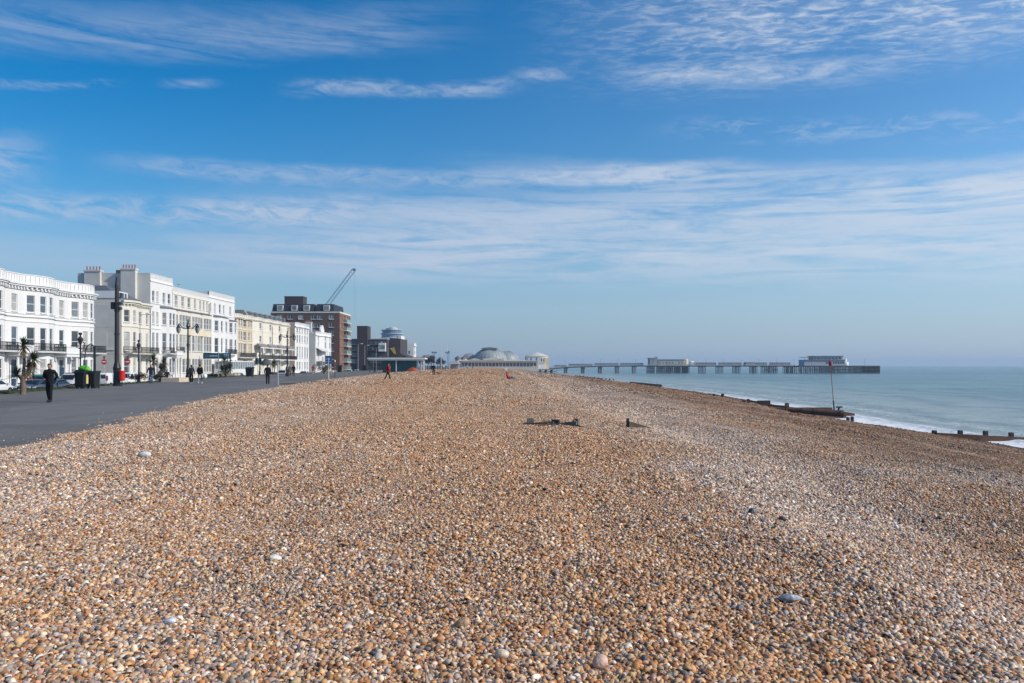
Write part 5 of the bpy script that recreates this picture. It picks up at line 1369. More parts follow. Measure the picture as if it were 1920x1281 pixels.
def wheelie(label, x, y, w_, d_, h, sticker=None, rz=0.0):
    t = thing('communal_bin', label, 'bin', (x, y, 0), rz, 'big black bins along the verge')
    w = MB(); a = .86
    w.add([(-w_ / 2 * a, -d_ / 2 * a, .12), (w_ / 2 * a, -d_ / 2 * a, .12), (w_ / 2 * a, d_ / 2 * a, .12), (-w_ / 2 * a, d_ / 2 * a, .12), (-w_ / 2, -d_ / 2, h * .82), (w_ / 2, -d_ / 2, h * .82), (w_ / 2, d_ / 2, h * .9), (-w_ / 2, d_ / 2, h * .9)],
          [(0, 3, 2, 1), (4, 5, 6, 7), (0, 1, 5, 4), (1, 2, 6, 5), (2, 3, 7, 6), (3, 0, 4, 7)])
    for k in range(5): xk = -w_ / 2 * .8 + w_ * .8 * k / 4; w.box(xk - .02, -d_ / 2 - .015, .25, xk + .02, -d_ / 2 * .86, h * .75)
    w.build('body', plastic_black, t, bevel=.02)
    w = MB(); w.prism([(-d_ / 2 - .05, h * .80), (d_ / 2 + .05, h * .90), (d_ / 2, h), (-d_ / 4, h * .97), (-d_ / 2 - .03, h * .85)], 'x', -w_ / 2 - .04, w_ / 2 + .04); w.build('lid', plastic_black, t, bevel=.02)
    for sx in (-1, 1):
        for sy in (-1, 1):
            w = MB(); w.tube((sx * w_ * .34 - .03, sy * d_ * .3, .09), (sx * w_ * .34 + .03, sy * d_ * .3, .09), .09, .09, 10); w.build('wheel', rubber, t)
    if sticker:
        w = MB(); w.box(w_ / 2 * .93 - .0, -d_ * .2, .35, w_ / 2 * 1.0 + .012, d_ * .12, h * .72); w.build('sticker', M('pale yellow label', (.60, .55, .22), .6), t)
    return t
wheelie('big black bin heaped with a bright green sack', -30.35, 56.3, .78, .75, 1.36, True, -.15)
wheelie('narrower black bin at the right of the green-topped one', -29.62, 56.6, .34, .7, 1.26, None, -.1)
wheelie('solitary black bin before the cream veranda terrace', -37.2, 113.0, .95, 1.0, 1.4)
wheelie('far black bin at the foot of the brick flats', -38.9, 180, .85, .9, 1.7)
wheelie('far black bin under the tall grey road lamps', -43.6, 235, 1.3, .9, 1.7)
sk = MB()
for i in range(16): sk.ell((-.26 + .52 * rnd.random(), -.14 + .3 * rnd.random(), .04 + .26 * rnd.random()), (.16 + .12 * rnd.random(), .18, .10 + .12 * rnd.random()), 10, 6)
s_ = sk.build('refuse_sack', M('bright green sack', (.10, .40, .02), .45, .25, 6, .6, 20), None, (-30.2, 56.25, 1.24), 0, smooth=True); tag(s_, 'bright green refuse sack slumped on top of the black bin', 'sack')
rm = s_.modifiers.new('Remesh', 'REMESH'); rm.mode = 'VOXEL'; rm.voxel_size = .04

def noentry(x, y, label):
    t = thing('road_sign', label, 'road sign', (x, y, -.1), 0, 'red no-entry discs by the side street')
    w = MB(); w.tube((0, 0, -1.2), (0, 0, 2.5), .035, .035, 6); w.build('post', galv, t)
    w = MB(); w.tube((0, -.05, 2.2), (0, -.035, 2.2), .36, .36, 20); d_ = w.build('disc', M('sign red', (.50, .02, .03), .5, .05), t)
    w = MB(); w.box(-.26, -.062, 2.12, .26, -.05, 2.28); w.build('bar', trim_white, d_)
    w = MB(); w.box(-.12, -.05, 2.62, .12, -.03, 2.95); w.build('plate', M('dull red plate', (.20, .05, .05), .6), t)
noentry(-53.5, 104.5, 'no-entry disc against the grey side wall'); noentry(-50.4, 104.5, 'no-entry disc seen above the red litter drum')
hb = thing('hotel_sign', 'long dark blue fascia sign on posts before the white seafront block', 'sign', (-57.25, 150, 0.03))
hb.scale = (1.408, 1, 1.048)
w = MB(); w.box(-.65, -.06, 2.7, 1.35, .06, 3.75); b_ = w.build('board', M('deep blue board', (.012, .055, .11), .5, .2), hb)
w = MB(); w.box(-.35, -.066, 3.10, .15, -.06, 3.36); w.build('faded_badge', M('washed blue lettering', (.05, .13, .24), .6, .5, 9), b_)
w = MB(); w.box(.22, -.066, 3.12, 1.27, -.06, 3.34)
w.build('lettering', M('pale blurred lettering', (.38, .47, .60), .6, .9, 9), b_)
w = MB(); w.box(1.5, -.06, 2.7, 2.95, .06, 3.75); b_ = w.build('board', M('deep teal board', (.012, .085, .14), .5, .2), hb)
w = MB(); w.box(2.2, -.066, 2.85, 2.8, -.06, 3.6); w.build('light_panel', M('light blue panel', (.16, .36, .62), .5, .3, 3), b_)
for x in (1.42, 3.0):
    w = MB(); w.tube((x, .0, -1.35), (x, .0, 3.9), .07, .07, 8); w.build('post', iron if x > 2 else galv, hb)
lp = thing('sign_post', 'slim black post under the right end of the blue fascia sign', 'post', (-46.4, 130, -.1))
w = MB(); w.lathe([(.1, -1.2), (.1, .6), (.07, .7), (.07, 3.3), (.02, 3.4)], 8); w.build('post', iron, lp)
w = MB(); w.lathe([(.09, 3.2), (.09, 3.35)], 8); w.build('collar', iron_grey, lp)
ts_ = thing('traffic_signal', 'dark blue-green traffic signal heads by the veranda terrace', 'traffic light', (-46.6, 146, -.1))
w = MB(); w.tube((0, 0, -1.2), (0, 0, 3.2), .055, .055, 8); w.build('post', galv, ts_)
for x, m_ in ((-.22, M('blue black signal', (.012, .035, .06), .5)), (.42, iron)):
    w = MB(); w.box(x - .2, -.14, 1.95, x + .2, .14, 3.1)
    for z in (2.15, 2.52, 2.88): w.tube((x, -.14, z), (x, -.26, z + .02), .13, .13, 10)
    hd = w.build('signal_head', m_, ts_)
    w = MB()
    for z in (2.15,): w.tube((x, -.27, z), (x, -.262, z), .10, .10, 10)
    w.build('lens', M('green signal lens', (.03, .25, .20), .3), hd)
pr = thing('parasol', 'closed-in grey parasol behind the man in the dark suit', 'parasol', (-42.6, 138, -.1))
w = MB(); w.lathe([(.05, 2.95), (.3, 2.9), (.75, 2.3), (.98, 1.85), (.95, 1.8), (.02, 2.3)], 12); w.build('canopy', cloth('mid grey canvas', (.085, .085, .095)), pr)
w = MB(); w.tube((0, 0, -1.2), (0, 0, 2.9), .03, .03, 6); w.build('pole', galv, pr)
for (u, y, h, m1, m2, lab, split) in ((521, 66, 1.9, galv, galv, 'slim grey post at the shingle edge by the man in dark suit', .5), (616, 91, 2.5, galv, M('pale yellow paint', (.62, .60, .36), .6), 'slim grey post with pale yellow lower half at the shingle edge', .52),
                                     (628, 104, 2.35, M('brown post paint', (.16, .11, .10), .7), M('slate grey paint', (.07, .08, .10), .6), 'slim dark post with pale cap right of the yellow-footed one', .6)):
    x = (u - 960) / F * y; t = thing('marker_post', lab, 'post', (x, y, 0), 0, 'slim posts along the shingle edge')
    w = MB(); w.tube((0, 0, -.3), (0, 0, h * split), .06, .06, 8); w.build('lower_post', m2, t)
    w = MB(); w.tube((0, 0, h * split), (0, 0, h), .05, .05, 8); w.build('upper_post', m1, t)
    w = MB(); w.lathe([(.08, h - .25), (.09, h - .05), (.02, h)], 8); w.build('cap', trim_white if split == .6 else m1, t)
bs = thing('information_sign', 'tall blue sign board beside the white canopied house', 'sign', ((616 - 960) / F * 155, 155, 0.0))
w = MB()
for x in (-.55, .55): w.tube((x, 0, 0), (x, 0, 3.5), .05, .05, 6)
w.build('post', galv, bs)
w = MB(); w.box(-.65, -.05, 1.9, .65, .03, 3.5); b_ = w.build('board', M('mid blue sign board', (.03, .10, .26), .5, .35, 2), bs)
w = MB(); w.box(-.5, -.058, 2.8, .3, -.05, 2.95); w.box(-.5, -.058, 2.3, .45, -.05, 2.4); w.build('panel', M('pale blue sign print', (.28, .42, .60), .6), b_)
hr = thing('hand_rail', 'dark sloping pedestrian rails by the silver van and bins', 'rail', (-31.9, 57.5, 0))
w = MB()
w.tube((-.9, 0, .45), (1.0, .3, 1.0), .035, .035, 6); w.tube((-.7, 0, .05), (1.0, .3, .5), .035, .035, 6); w.tube((1.0, .3, -.1), (1.0, .3, 1.0), .035, .035, 6); w.tube((-.9, 0, -.1), (-.9, 0, .45), .035, .035, 6); w.build('rail', iron, hr)

# planters and low walls
def planter(u0, u1, v, z1, label, dep=2.0):
    a_ = gp(u0, v); b_ = gp(u1, v - .6); y = (a_[1] + b_[1]) / 2
    xa, xb = (u0 - 960) / F * y, (u1 - 960) / F * y
    t = thing('planter', label, 'planter', ((xa + xb) / 2, y, 0), 0, 'pale stone planters on the verge'); o_ = (xb - xa) / 2
    w = MB(); w.box(-o_, 0, -1.3, o_, .3, z1); w.box(-o_, .3, -1.3, -o_ + .3, dep, z1); w.box(o_ - .3, .3, -1.3, o_, dep, z1); w.box(-o_, dep - .0, -1.3, o_, dep + .3, z1)
    w.build('wall', pale_kerb, t, bevel=.02)
    w = MB(); w.box(-o_ + .28, .28, -.1, o_ - .28, dep + .02, z1 - .1); w.build('soil', soil, t)
    return t
planter(302, 336, 717, .42, 'pale stone planter beside the seated pair'); planter(408, 441, 706, .40, 'pale stone planter under the leafy palm shrub'); planter(602, 624, 698.5, .35, 'far pale stone planter by the blue sign')

# ------------------------------------------------------------------ plants
def sword_crown(mb, c, n, L, rnd_, droop=1.0, lo=-.5, w_=.030):
    for i in range(n):
        a = rnd_.random() * 2 * math.pi; e = lo + (1.45 - lo) * rnd_.random() ** .8; l = L * (.7 + .45 * rnd_.random())
        d = Vector((math.cos(a) * math.cos(e), math.sin(a) * math.cos(e), math.sin(e))); sd_ = Vector((-math.sin(a), math.cos(a), 0))
        pts = []
        for k in range(4):
            t = k / 3; pts.append(Vector(c) + d * l * t + Vector((0, 0, -droop * l * .45 * t * t * max(0.15, math.cos(e)))))
        ws = [w_ * .7, w_, w_ * .75, .004]
        vs = []
        for p, ww in zip(pts, ws): vs += [p - sd_ * ww, p + sd_ * ww]
        mb.add(vs, [(2 * k, 2 * k + 1, 2 * k + 3, 2 * k + 2) for k in range(3)])


def cordyline(x, y, stems, label, L=.8, n=150, group=None, base=None):
    t = thing('cabbage_palm', label, 'palm', (x, y, 0), 0, group); r = random.Random(int(abs(x * 31 + y * 17)))
    tr = MB()
    if base: tr.tube((0, 0, -.2), base, .17, .14, 12)
    for (p0, p1, dead) in stems:
        m_ = ((p0[0] + p1[0]) / 2 + .06, (p0[1] + p1[1]) / 2, (p0[2] + p1[2]) / 2)
        tr.tube(p0, m_, .095, .075, 8); tr.tube(m_, p1, .075, .06, 8)
    tr.build('trunk', bark, t)
    lf = MB(); dl = MB()
    for (p0, p1, dead) in stems:
        sword_crown(lf, p1, n, L, r, .8, -.35)
        if dead: sword_crown(dl, (p1[0], p1[1], p1[2] - .12), n // 2, L * .9, r, 1.2, -1.35)
    lf.build('crown', leaf_green, t); 
    if dl.v: dl.build('dead_leaves', leaf_dry, t)
    return t
cordyline(-27.75, 45.2, [((0, 0, 1.0), (.05, 0, 2.75), True), ((.05, 0, .9), (.55, .1, 2.0), True), ((.05, 0, .9), (.2, .3, 1.45), True), ((-.05, 0, .8), (-.45, .1, 1.1), False)], 'forked cabbage palm with several spiky heads before the white terrace', .60, 130, base=(0, 0, 1.0))
cordyline(-36.6, 81.5, [((0, 0, .2), (-.1, 0, 2.2), True), ((.1, 0, .2), (.9, .2, 1.9), True), ((.1, 0, .2), (.75, -.1, 1.2), True)], 'bushy brown-green palm behind the man in blue jeans', .8, 150)
cordyline(-39.0, 108.5, [((0, 0, .1), (0, 0, 1.0), True), ((0, 0, .1), (-.5, .1, .9), False), ((0, 0, .1), (.55, 0, 1.2), False), ((0, 0, .1), (-.2, 0, 2.3), False)], 'squat leafy palm shrub standing in a pale planter', 1.05, 150)
cordyline(-40.0, 134.0, [((0, 0, 0), (0, 0, 1.9), True)], 'round-headed palm between the standing trio and veranda', .95, 150)


def shrub(x, y, w_, h, label, m=None, name='shrub', n=900, ls=.09, group=None, stems=True, d=None):
    t = thing(name, label, name.replace('_', ' '), (x, y, 0), 0, group); r = random.Random(int(abs(x * 13 + y * 7)))
    c = MB(); d = d or w_ * .7
    cl = [(r.uniform(-.5, .5) * w_, r.uniform(-.5, .5) * d, h * r.uniform(.35, .8), r.uniform(.2, .42) * min(w_, h * 1.3)) for _ in range(9)]
    for i in range(n):
        cx, cy, cz, cr_ = r.choice(cl); v = Vector((r.gauss(0, 1), r.gauss(0, 1), r.gauss(0, .8))).normalized() * cr_ * r.random() ** .35
        p = Vector((cx, cy, cz)) + v
        if p.z < .02: continue
        a = r.random() * 6.28; e = r.uniform(-1, 1); u_ = Vector((math.cos(a), math.sin(a), e)).normalized() * ls; k = Vector((-math.sin(a), math.cos(a), r.uniform(-.5, .5))) * ls * .5
        c.add([p - u_, p + k, p + u_, p - k], [(0, 1, 2, 3)])
    c.build('crown', m or shrub_green, t)
    s = MB()
    for i in range(5): a = r.random() * 6.28; s.tube((0, 0, -.1), (math.cos(a) * w_ * .3, math.sin(a) * d * .3, h * .55), .035, .015, 5)
    s.build('stem', bark, t); return t
shrub(-37.0, 78.5, 1.5, .85, 'low dark shrub beside the crown-topped lamp', M('brown dark shrub', (.05, .042, .036), .8, .3, 3))
shrub(-35.0, 79.5, 2.2, .9, 'low grey-green shrub in the planter behind the seated pair', M('grey brown shrub', (.075, .07, .06), .8, .3, 3))
shrub(-41.3, 110, 2.0, .5, 'low weedy green clump by the white carrier bag', M('weedy green', (.055, .07, .03), .8, .4, 3))
shrub(-35.9, 152, 2.4, 2.0, 'tall dark olive bush left of the far planter', M('olive bush', (.05, .055, .03), .8, .4, 3), n=1200, ls=.12)
GT = 'small trees far along the promenade'
for i, (u, y, h, w_, lab) in enumerate(((803, 420, 7, 7, 'rounded dark tree just right of the beach shelter'), (809, 400, 6.2, 5, 'sparse tree behind the dog walker'), (826, 430, 6.0, 6, 'low dark tree left of the flagpoles'), (794, 380, 5.0, 5, 'small tree at the shelter corner'), (735, 312, 5.4, 9, 'dark tree against the white round-topped tower'), (742, 318, 4.8, 6, 'dark bushy tree at the foot of the stepped block'), (718, 300, 4.5, 6, 'dark tree between two road lamps'))):
    x = (u - 960) / F * y; t = thing('tree', lab, 'tree', (x, y, 0), 0, GT); r = random.Random(i + 40)
    tr = MB(); tr.tube((0, 0, -.3), (0, 0, h * .45), .22, .13, 7)
    br = []
    for k in range(8):
        a = r.random() * 6.28; p = Vector((math.cos(a) * w_ * .32, math.sin(a) * w_ * .3, h * (.5 + .38 * r.random()))); tr.tube((0, 0, h * .3), p, .09, .03, 5); br.append(p)
    br.append(Vector((0, 0, h * .85)))
    tr.build('trunk', bark, t); c = MB()
    for k in range(1500):
        b0_ = r.choice(br); v = Vector((r.gauss(0, 1), r.gauss(0, 1), r.gauss(0, .8))); p = b0_ + v.normalized() * w_ * .2 * r.random() ** .4
        a = r.random() * 6.28; s_ = .18 + .12 * r.random(); u_ = Vector((math.cos(a), math.sin(a), r.uniform(-.8, .8))) * s_; kk_ = Vector((-math.sin(a), math.cos(a), r.uniform(-.8, .8))) * s_ * .6
        c.add([p - u_, p + kk_, p + u_, p - kk_], [(0, 1, 2, 3)])
    c.build('crown', M('far tree leaf', (.05, .055, .04), .8, .4, .6), t)
# seaweed-dark turf patch and turf edging on the shingle
gp2 = MB()
for i in range(6000):
    y = 70 + rnd.gauss(0, .9); x = -18.3 + rnd.gauss(0, 1.0) * .9 + (rnd.random() - .5) * 2
    if rnd.random() < .55:
        y = 110 + 75 * rnd.random(); x = float(edge(np.array([y]))[0]) + rnd.gauss(0.4, .35)
    z = Hs(x, y); h = .05 + .12 * rnd.random(); a = rnd.random() * 6.28
    gp2.add([(x - .025 * math.cos(a), y - .025 * math.sin(a), z - .02), (x + .025 * math.cos(a), y + .025 * math.sin(a), z - .02), (x + rnd.gauss(0, .05), y, z + h)], [(0, 1, 2)])
tag(gp2.build('grass_tufts', M('olive shingle grass', (.075, .07, .02), .9, .4, 2)), 'dark olive grass tufts on the shingle edge', 'grass', kind='stuff')

# ------------------------------------------------------------------ vehicles (front towards -Y before turning)
VP = {
    'hatchback': dict(W=.86, belt=.92, prof=[(0, .28), (-.02, .60), (.12, .74), (.95, .94), (1.75, 1.40), (2.15, 1.47), (3.05, 1.44), (3.72, 1.02), (3.92, .90), (3.98, .30)], ws=(3, 4), rw=(6, 7),
                      side=[[(1.22, .96), (1.86, 1.36), (2.35, 1.38), (2.35, .96)], [(2.43, .96), (2.43, 1.38), (3.0, 1.34), (3.42, 1.0)]], wheels=(.72, 3.2), wr=.31),
    'saloon': dict(W=.88, belt=.90, prof=[(0, .28), (-.02, .60), (.15, .74), (1.25, .92), (2.0, 1.36), (2.4, 1.43), (3.2, 1.38), (3.95, .98), (4.4, .92), (4.45, .30)], ws=(3, 4), rw=(6, 7),
                   side=[[(1.5, .94), (2.1, 1.32), (2.6, 1.34), (2.6, .94)], [(2.68, .94), (2.68, 1.34), (3.2, 1.30), (3.7, .97)]], wheels=(.85, 3.6), wr=.32),
    'van': dict(W=.94, belt=1.12, prof=[(0, .30), (-.03, .72), (.18, .92), (.85, 1.12), (1.55, 1.78), (1.95, 1.90), (4.25, 1.90), (4.42, 1.78), (4.50, .95), (4.50, .32)], ws=(3, 4), rw=None,
                side=[[(1.12, 1.14), (1.66, 1.72), (2.15, 1.74), (2.15, 1.14)]], wheels=(.80, 3.65), wr=.33),
    'minibus': dict(W=.94, belt=1.12, prof=[(0, .30), (-.03, .72), (.18, .92), (.85, 1.12), (1.55, 1.74), (1.95, 1.86), (4.1, 1.86), (4.30, 1.72), (4.42, 1.10), (4.45, .32)], ws=(3, 4), rw=(7, 8),
                    side=[[(1.12, 1.14), (1.66, 1.70), (2.15, 1.72), (2.15, 1.14)], [(2.25, 1.14), (2.25, 1.72), (3.1, 1.72), (3.1, 1.14)], [(3.2, 1.14), (3.2, 1.72), (4.05, 1.68), (4.2, 1.14)]], wheels=(.80, 3.65), wr=.33),
}
glass_car = glass('car glass', (.015, .022, .026), .05)


def vehicle(kind, label, x, y, rz, pm, cat, group='vehicles parked along the verge', lamps=True, vertical_tail=False, rack=False):
    k = VP[kind]; t = thing({'hatchback': 'parked_car', 'saloon': 'parked_car', 'van': 'parked_van', 'minibus': 'parked_van'}[kind], label, cat, (x, y, -1.216), rz, group)
    Wd, pr, belt = k['W'], k['prof'], k['belt']; L = pr[-1][0]; off = -L / 2
    zmax = max(p[1] for p in pr)
    def hw(z): return Wd if z <= belt else Wd - (z - belt) / (zmax - belt) * .17
    b = MB(); n = len(pr)
    vs = []
    for (yy_, z) in pr: vs.append((-hw(z), yy_ + off, z))
    for (yy_, z) in pr: vs.append((hw(z), yy_ + off, z))
    fs = [(i, i + 1, n + i + 1, n + i) for i in range(n - 1)] + [(n - 1, 0, n, 2 * n - 1)]
    # sides as fans between the profile and the belt line keep the tumblehome clean
    for s in (0, n):
        fs.append(tuple(range(s, s + n)))
    b.add(vs, fs); body = b.build('body', pm, t)
    tri = body.modifiers.new('Tri', 'TRIANGULATE')
    bv = body.modifiers.new('Bevel', 'BEVEL'); bv.width = .06; bv.segments = 3; bv.limit_method = 'ANGLE'; bv.angle_limit = R(28)
    body.modifiers.remove(tri)
    for pol in body.data.polygons: pol.use_smooth = True
    def gl(pts3, nm='window'):
        g = MB(); g.add(pts3, [tuple(range(len(pts3)))]); g.build(nm, glass_car, t)
    for key, nm in (('ws', 'windscreen'), ('rw', 'rear_window')):
        if not k[key]: continue
        (ya_, za), (yb_, zb) = pr[k[key][0]], pr[k[key][1]]
        d = Vector((0, yb_ - ya_, zb - za)); nn = Vector((0, -(zb - za), (yb_ - ya_))).normalized() * .012
        A, B = .10, .94
        q_ = []
        for f_, sx in ((A, -1), (A, 1), (B, 1), (B, -1)):
            z = za + (zb - za) * f_; q_.append((sx * (hw(z) - .09), ya_ + (yb_ - ya_) * f_ + off + nn.y, z + nn.z))
        gl(q_, nm)
    for sx in (-1, 1):
        for poly in k['side']:
            gl([(sx * (hw(z) + .012), yy_ + off, z) for yy_, z in poly], 'side_window')
        w = MB(); w.box(sx * (Wd + .02), k['ws'][0] * 0 + 1.15 + off, belt + .02, sx * (Wd + .22), 1.32 + off, belt + .18); w.build('mirror', pm if kind != 'van' else plastic_black, t, bevel=.02)
        w = MB(); w.box(sx * (Wd + .004), .35 + off, .28, sx * (Wd + .012), L - .3 + off, .40); w.build('sill_strip', plastic_black, t)
        for yy_ in k['wheels']:
            w = MB(); w.tube((sx * (Wd - .2), yy_ + off, k['wr']), (sx * (Wd + .025), yy_ + off, k['wr']), k['wr'], k['wr'], 20); wl_ = w.build('wheel', rubber, t)
            w = MB(); w.tube((sx * (Wd + .02), yy_ + off, k['wr']), (sx * (Wd + .035), yy_ + off, k['wr']), k['wr'] * .62, k['wr'] * .6, 14); w.build('rim', alloy, wl_)
            w = MB(); a_ = [(math.cos(q_ * math.pi / 10), math.sin(q_ * math.pi / 10)) for q_ in range(11)]
            ro_ = k['wr'] * 1.18
            w.add([(sx * (Wd + .012), yy_ + off + ro_ * c_, k['wr'] + ro_ * s_ * .98) for c_, s_ in a_], [tuple(range(11))]); w.build('wheel_arch', plastic_black, t)
        w = MB(); w.box(sx * (Wd - .36), -.05 + off, .58, sx * (Wd - .03), .14 + off, .74); w.build('headlight', lamp_clear, t, bevel=.02)
        zt = (.95, 1.55) if kind in ('van', 'minibus') else (.74, .96)
        w = MB(); w.box(sx * (Wd - .14), L - .14 + off, zt[0], sx * (Wd + .015), L + .02 + off - (0 if kind == 'van' else .0), zt[1]); w.build('tail_light', lamp_red, t, bevel=.02)
    if kind == 'van':
        for sx in (-1, 1): gl([(sx * .08, L + .012 + off - .03, 1.2), (sx * .68, L + .012 + off - .03, 1.2), (sx * .64, L - .05 + off, 1.68), (sx * .08, L - .05 + off, 1.68)], 'rear_window')
    for yy_, nm in ((-.045, 'front_bumper'), (L + .005, 'rear_bumper')):
        w = MB(); w.box(-Wd + .02, yy_ - .03 + off, .28, Wd - .02, yy_ + .05 + off, .52); w.build(nm, plastic_black if kind in ('van',) else pm, t, bevel=.02)
    w = MB(); w.box(-.26, -.09 + off, .40, .26, -.076 + off, .51); w.build('number_plate', M('plate white', (.7, .7, .66), .5), t)
    w = MB(); w.box(-.26, L + .056 + off, .42, .26, L + .066 + off, .53); w.build('number_plate', M('plate yellow', (.65, .5, .08), .5), t)
    w = MB(); w.box(-.45, -.085 + off, .56, .45, -.05 + off, .68); w.build('grille', plastic_black, t)
    if rack:
        for yy_ in (2.2, 3.9):
            w = MB(); w.box(-.8, yy_ + off, zmax, .8, yy_ + .05 + off, zmax + .1); w.build('roof_bar', iron, t)
    return t


white_p, silver_p, dblue_p, teal_p = paint('white car paint', (.66, .67, .68)), paint('silver car paint', (.42, .44, .47)), paint('dark blue car paint', (.02, .035, .075)), paint('teal van paint', (.012, .17, .17))
black_p, grey_p = paint('black car paint', (.02, .021, .024)), paint('grey car paint', (.14, .15, .16))
def vx(y, d=1.3): return float(promL(np.array([y]))[0]) - 2.4 - d
LANE = -50.6
def vput(kind, label, u, pm, cat, x=LANE, y=None, rz=0.0, **kw):
    return vehicle(kind, label, x, (960 - u) and -x * F / (960 - u) if y is None else y, rz, pm, cat, **kw)
vput('hatchback', 'white hatchback cut off by the frame left of the forked palm', 0, white_p, 'car', -51.5, 79.1, math.pi)
vput('saloon', 'dark blue car half hidden behind the trunk of the forked palm', 0, dblue_p, 'car', -48.7, 81.3)
vput('hatchback', 'grey-blue hatchback beside the dark blue car, left of the man in black', 0, paint('slate blue car paint', (.05, .065, .10)), 'car', -46.5, 80.6)
vput('minibus', 'teal van with big red tail light behind the man in black', 0, teal_p, 'van', -51.5, 88.3, math.pi)
vput('van', 'silver panel van facing the camera behind the man in black', 0, silver_p, 'van', -51.5, 93.3, rack=True)
vput('van', 'white panel van turned away, its red tail light beside the black bins', 0, white_p, 'van', -51.5, 101.8, math.pi)
vput('van', 'white panel van facing the camera behind the floodlight column', 0, white_p, 'van', -51.5, 106.6)
vput('saloon', 'dark blue car behind the weedy clump and white carrier bag', 397, dblue_p, 'car')
vput('saloon', 'dark grey-blue car behind the slim black sign post', 422, grey_p, 'car')
vput('hatchback', 'dark car just left of the solitary black bin', 444, black_p, 'car')
vput('saloon', 'dark car beyond the man in the dark suit', 512, black_p, 'car')
vput('van', 'pale grey van behind the standing trio', 531, paint('pale grey van paint', (.5, .52, .55)), 'van')
vput('hatchback', 'white hatchback left of the jogger in red', 570, white_p, 'car')
vput('hatchback', 'white car at the foot of the blue information sign', 624, white_p, 'car')
for (u, pm, lab) in ((655, silver_p, 'silver car far along beside the flats'), (661.5, dblue_p, 'dark blue car far along under the road lamps'), (667.5, white_p, 'white car far along under the road lamps'), (688, black_p, 'black car far along before the dark block')):
    vput('hatchback', lab, u, pm, 'car')

# ------------------------------------------------------------------ people
def skinobj(name, mat, parent, chains, lvl=1):
    """chains: list of point lists [(x,y,z,r) ...]; a point given as an int tuple ('@', i) joins an earlier vertex"""
    vs, es, rs, roots = [], [], [], []
    for ch in chains:
        prev = None
        for p in ch:
            if p[0] == '@': prev = p[1]; continue
            vs.append(p[:3]); rs.append((p[3], p[4] if len(p) > 4 else p[3])); i = len(vs) - 1
            if prev is None: roots.append(i)
            else: es.append((prev, i))
            prev = i
    me = bpy.data.meshes.new(name); me.from_pydata(vs, es, []); me.materials.append(mat)
    o = obj(name, me, parent)
    m = o.modifiers.new('Skin', 'SKIN'); m.use_smooth_shade = True; m.branch_smoothing = .4
    sv = me.skin_vertices[0].data
    for i, r in enumerate(rs): sv[i].radius = r; sv[i].use_root = i in roots
    s = o.modifiers.new('Sub', 'SUBSURF'); s.levels = lvl; s.render_levels = lvl
    return o


def lerp(a, b, t): return tuple(a[i] + (b[i] - a[i]) * t for i in range(3))


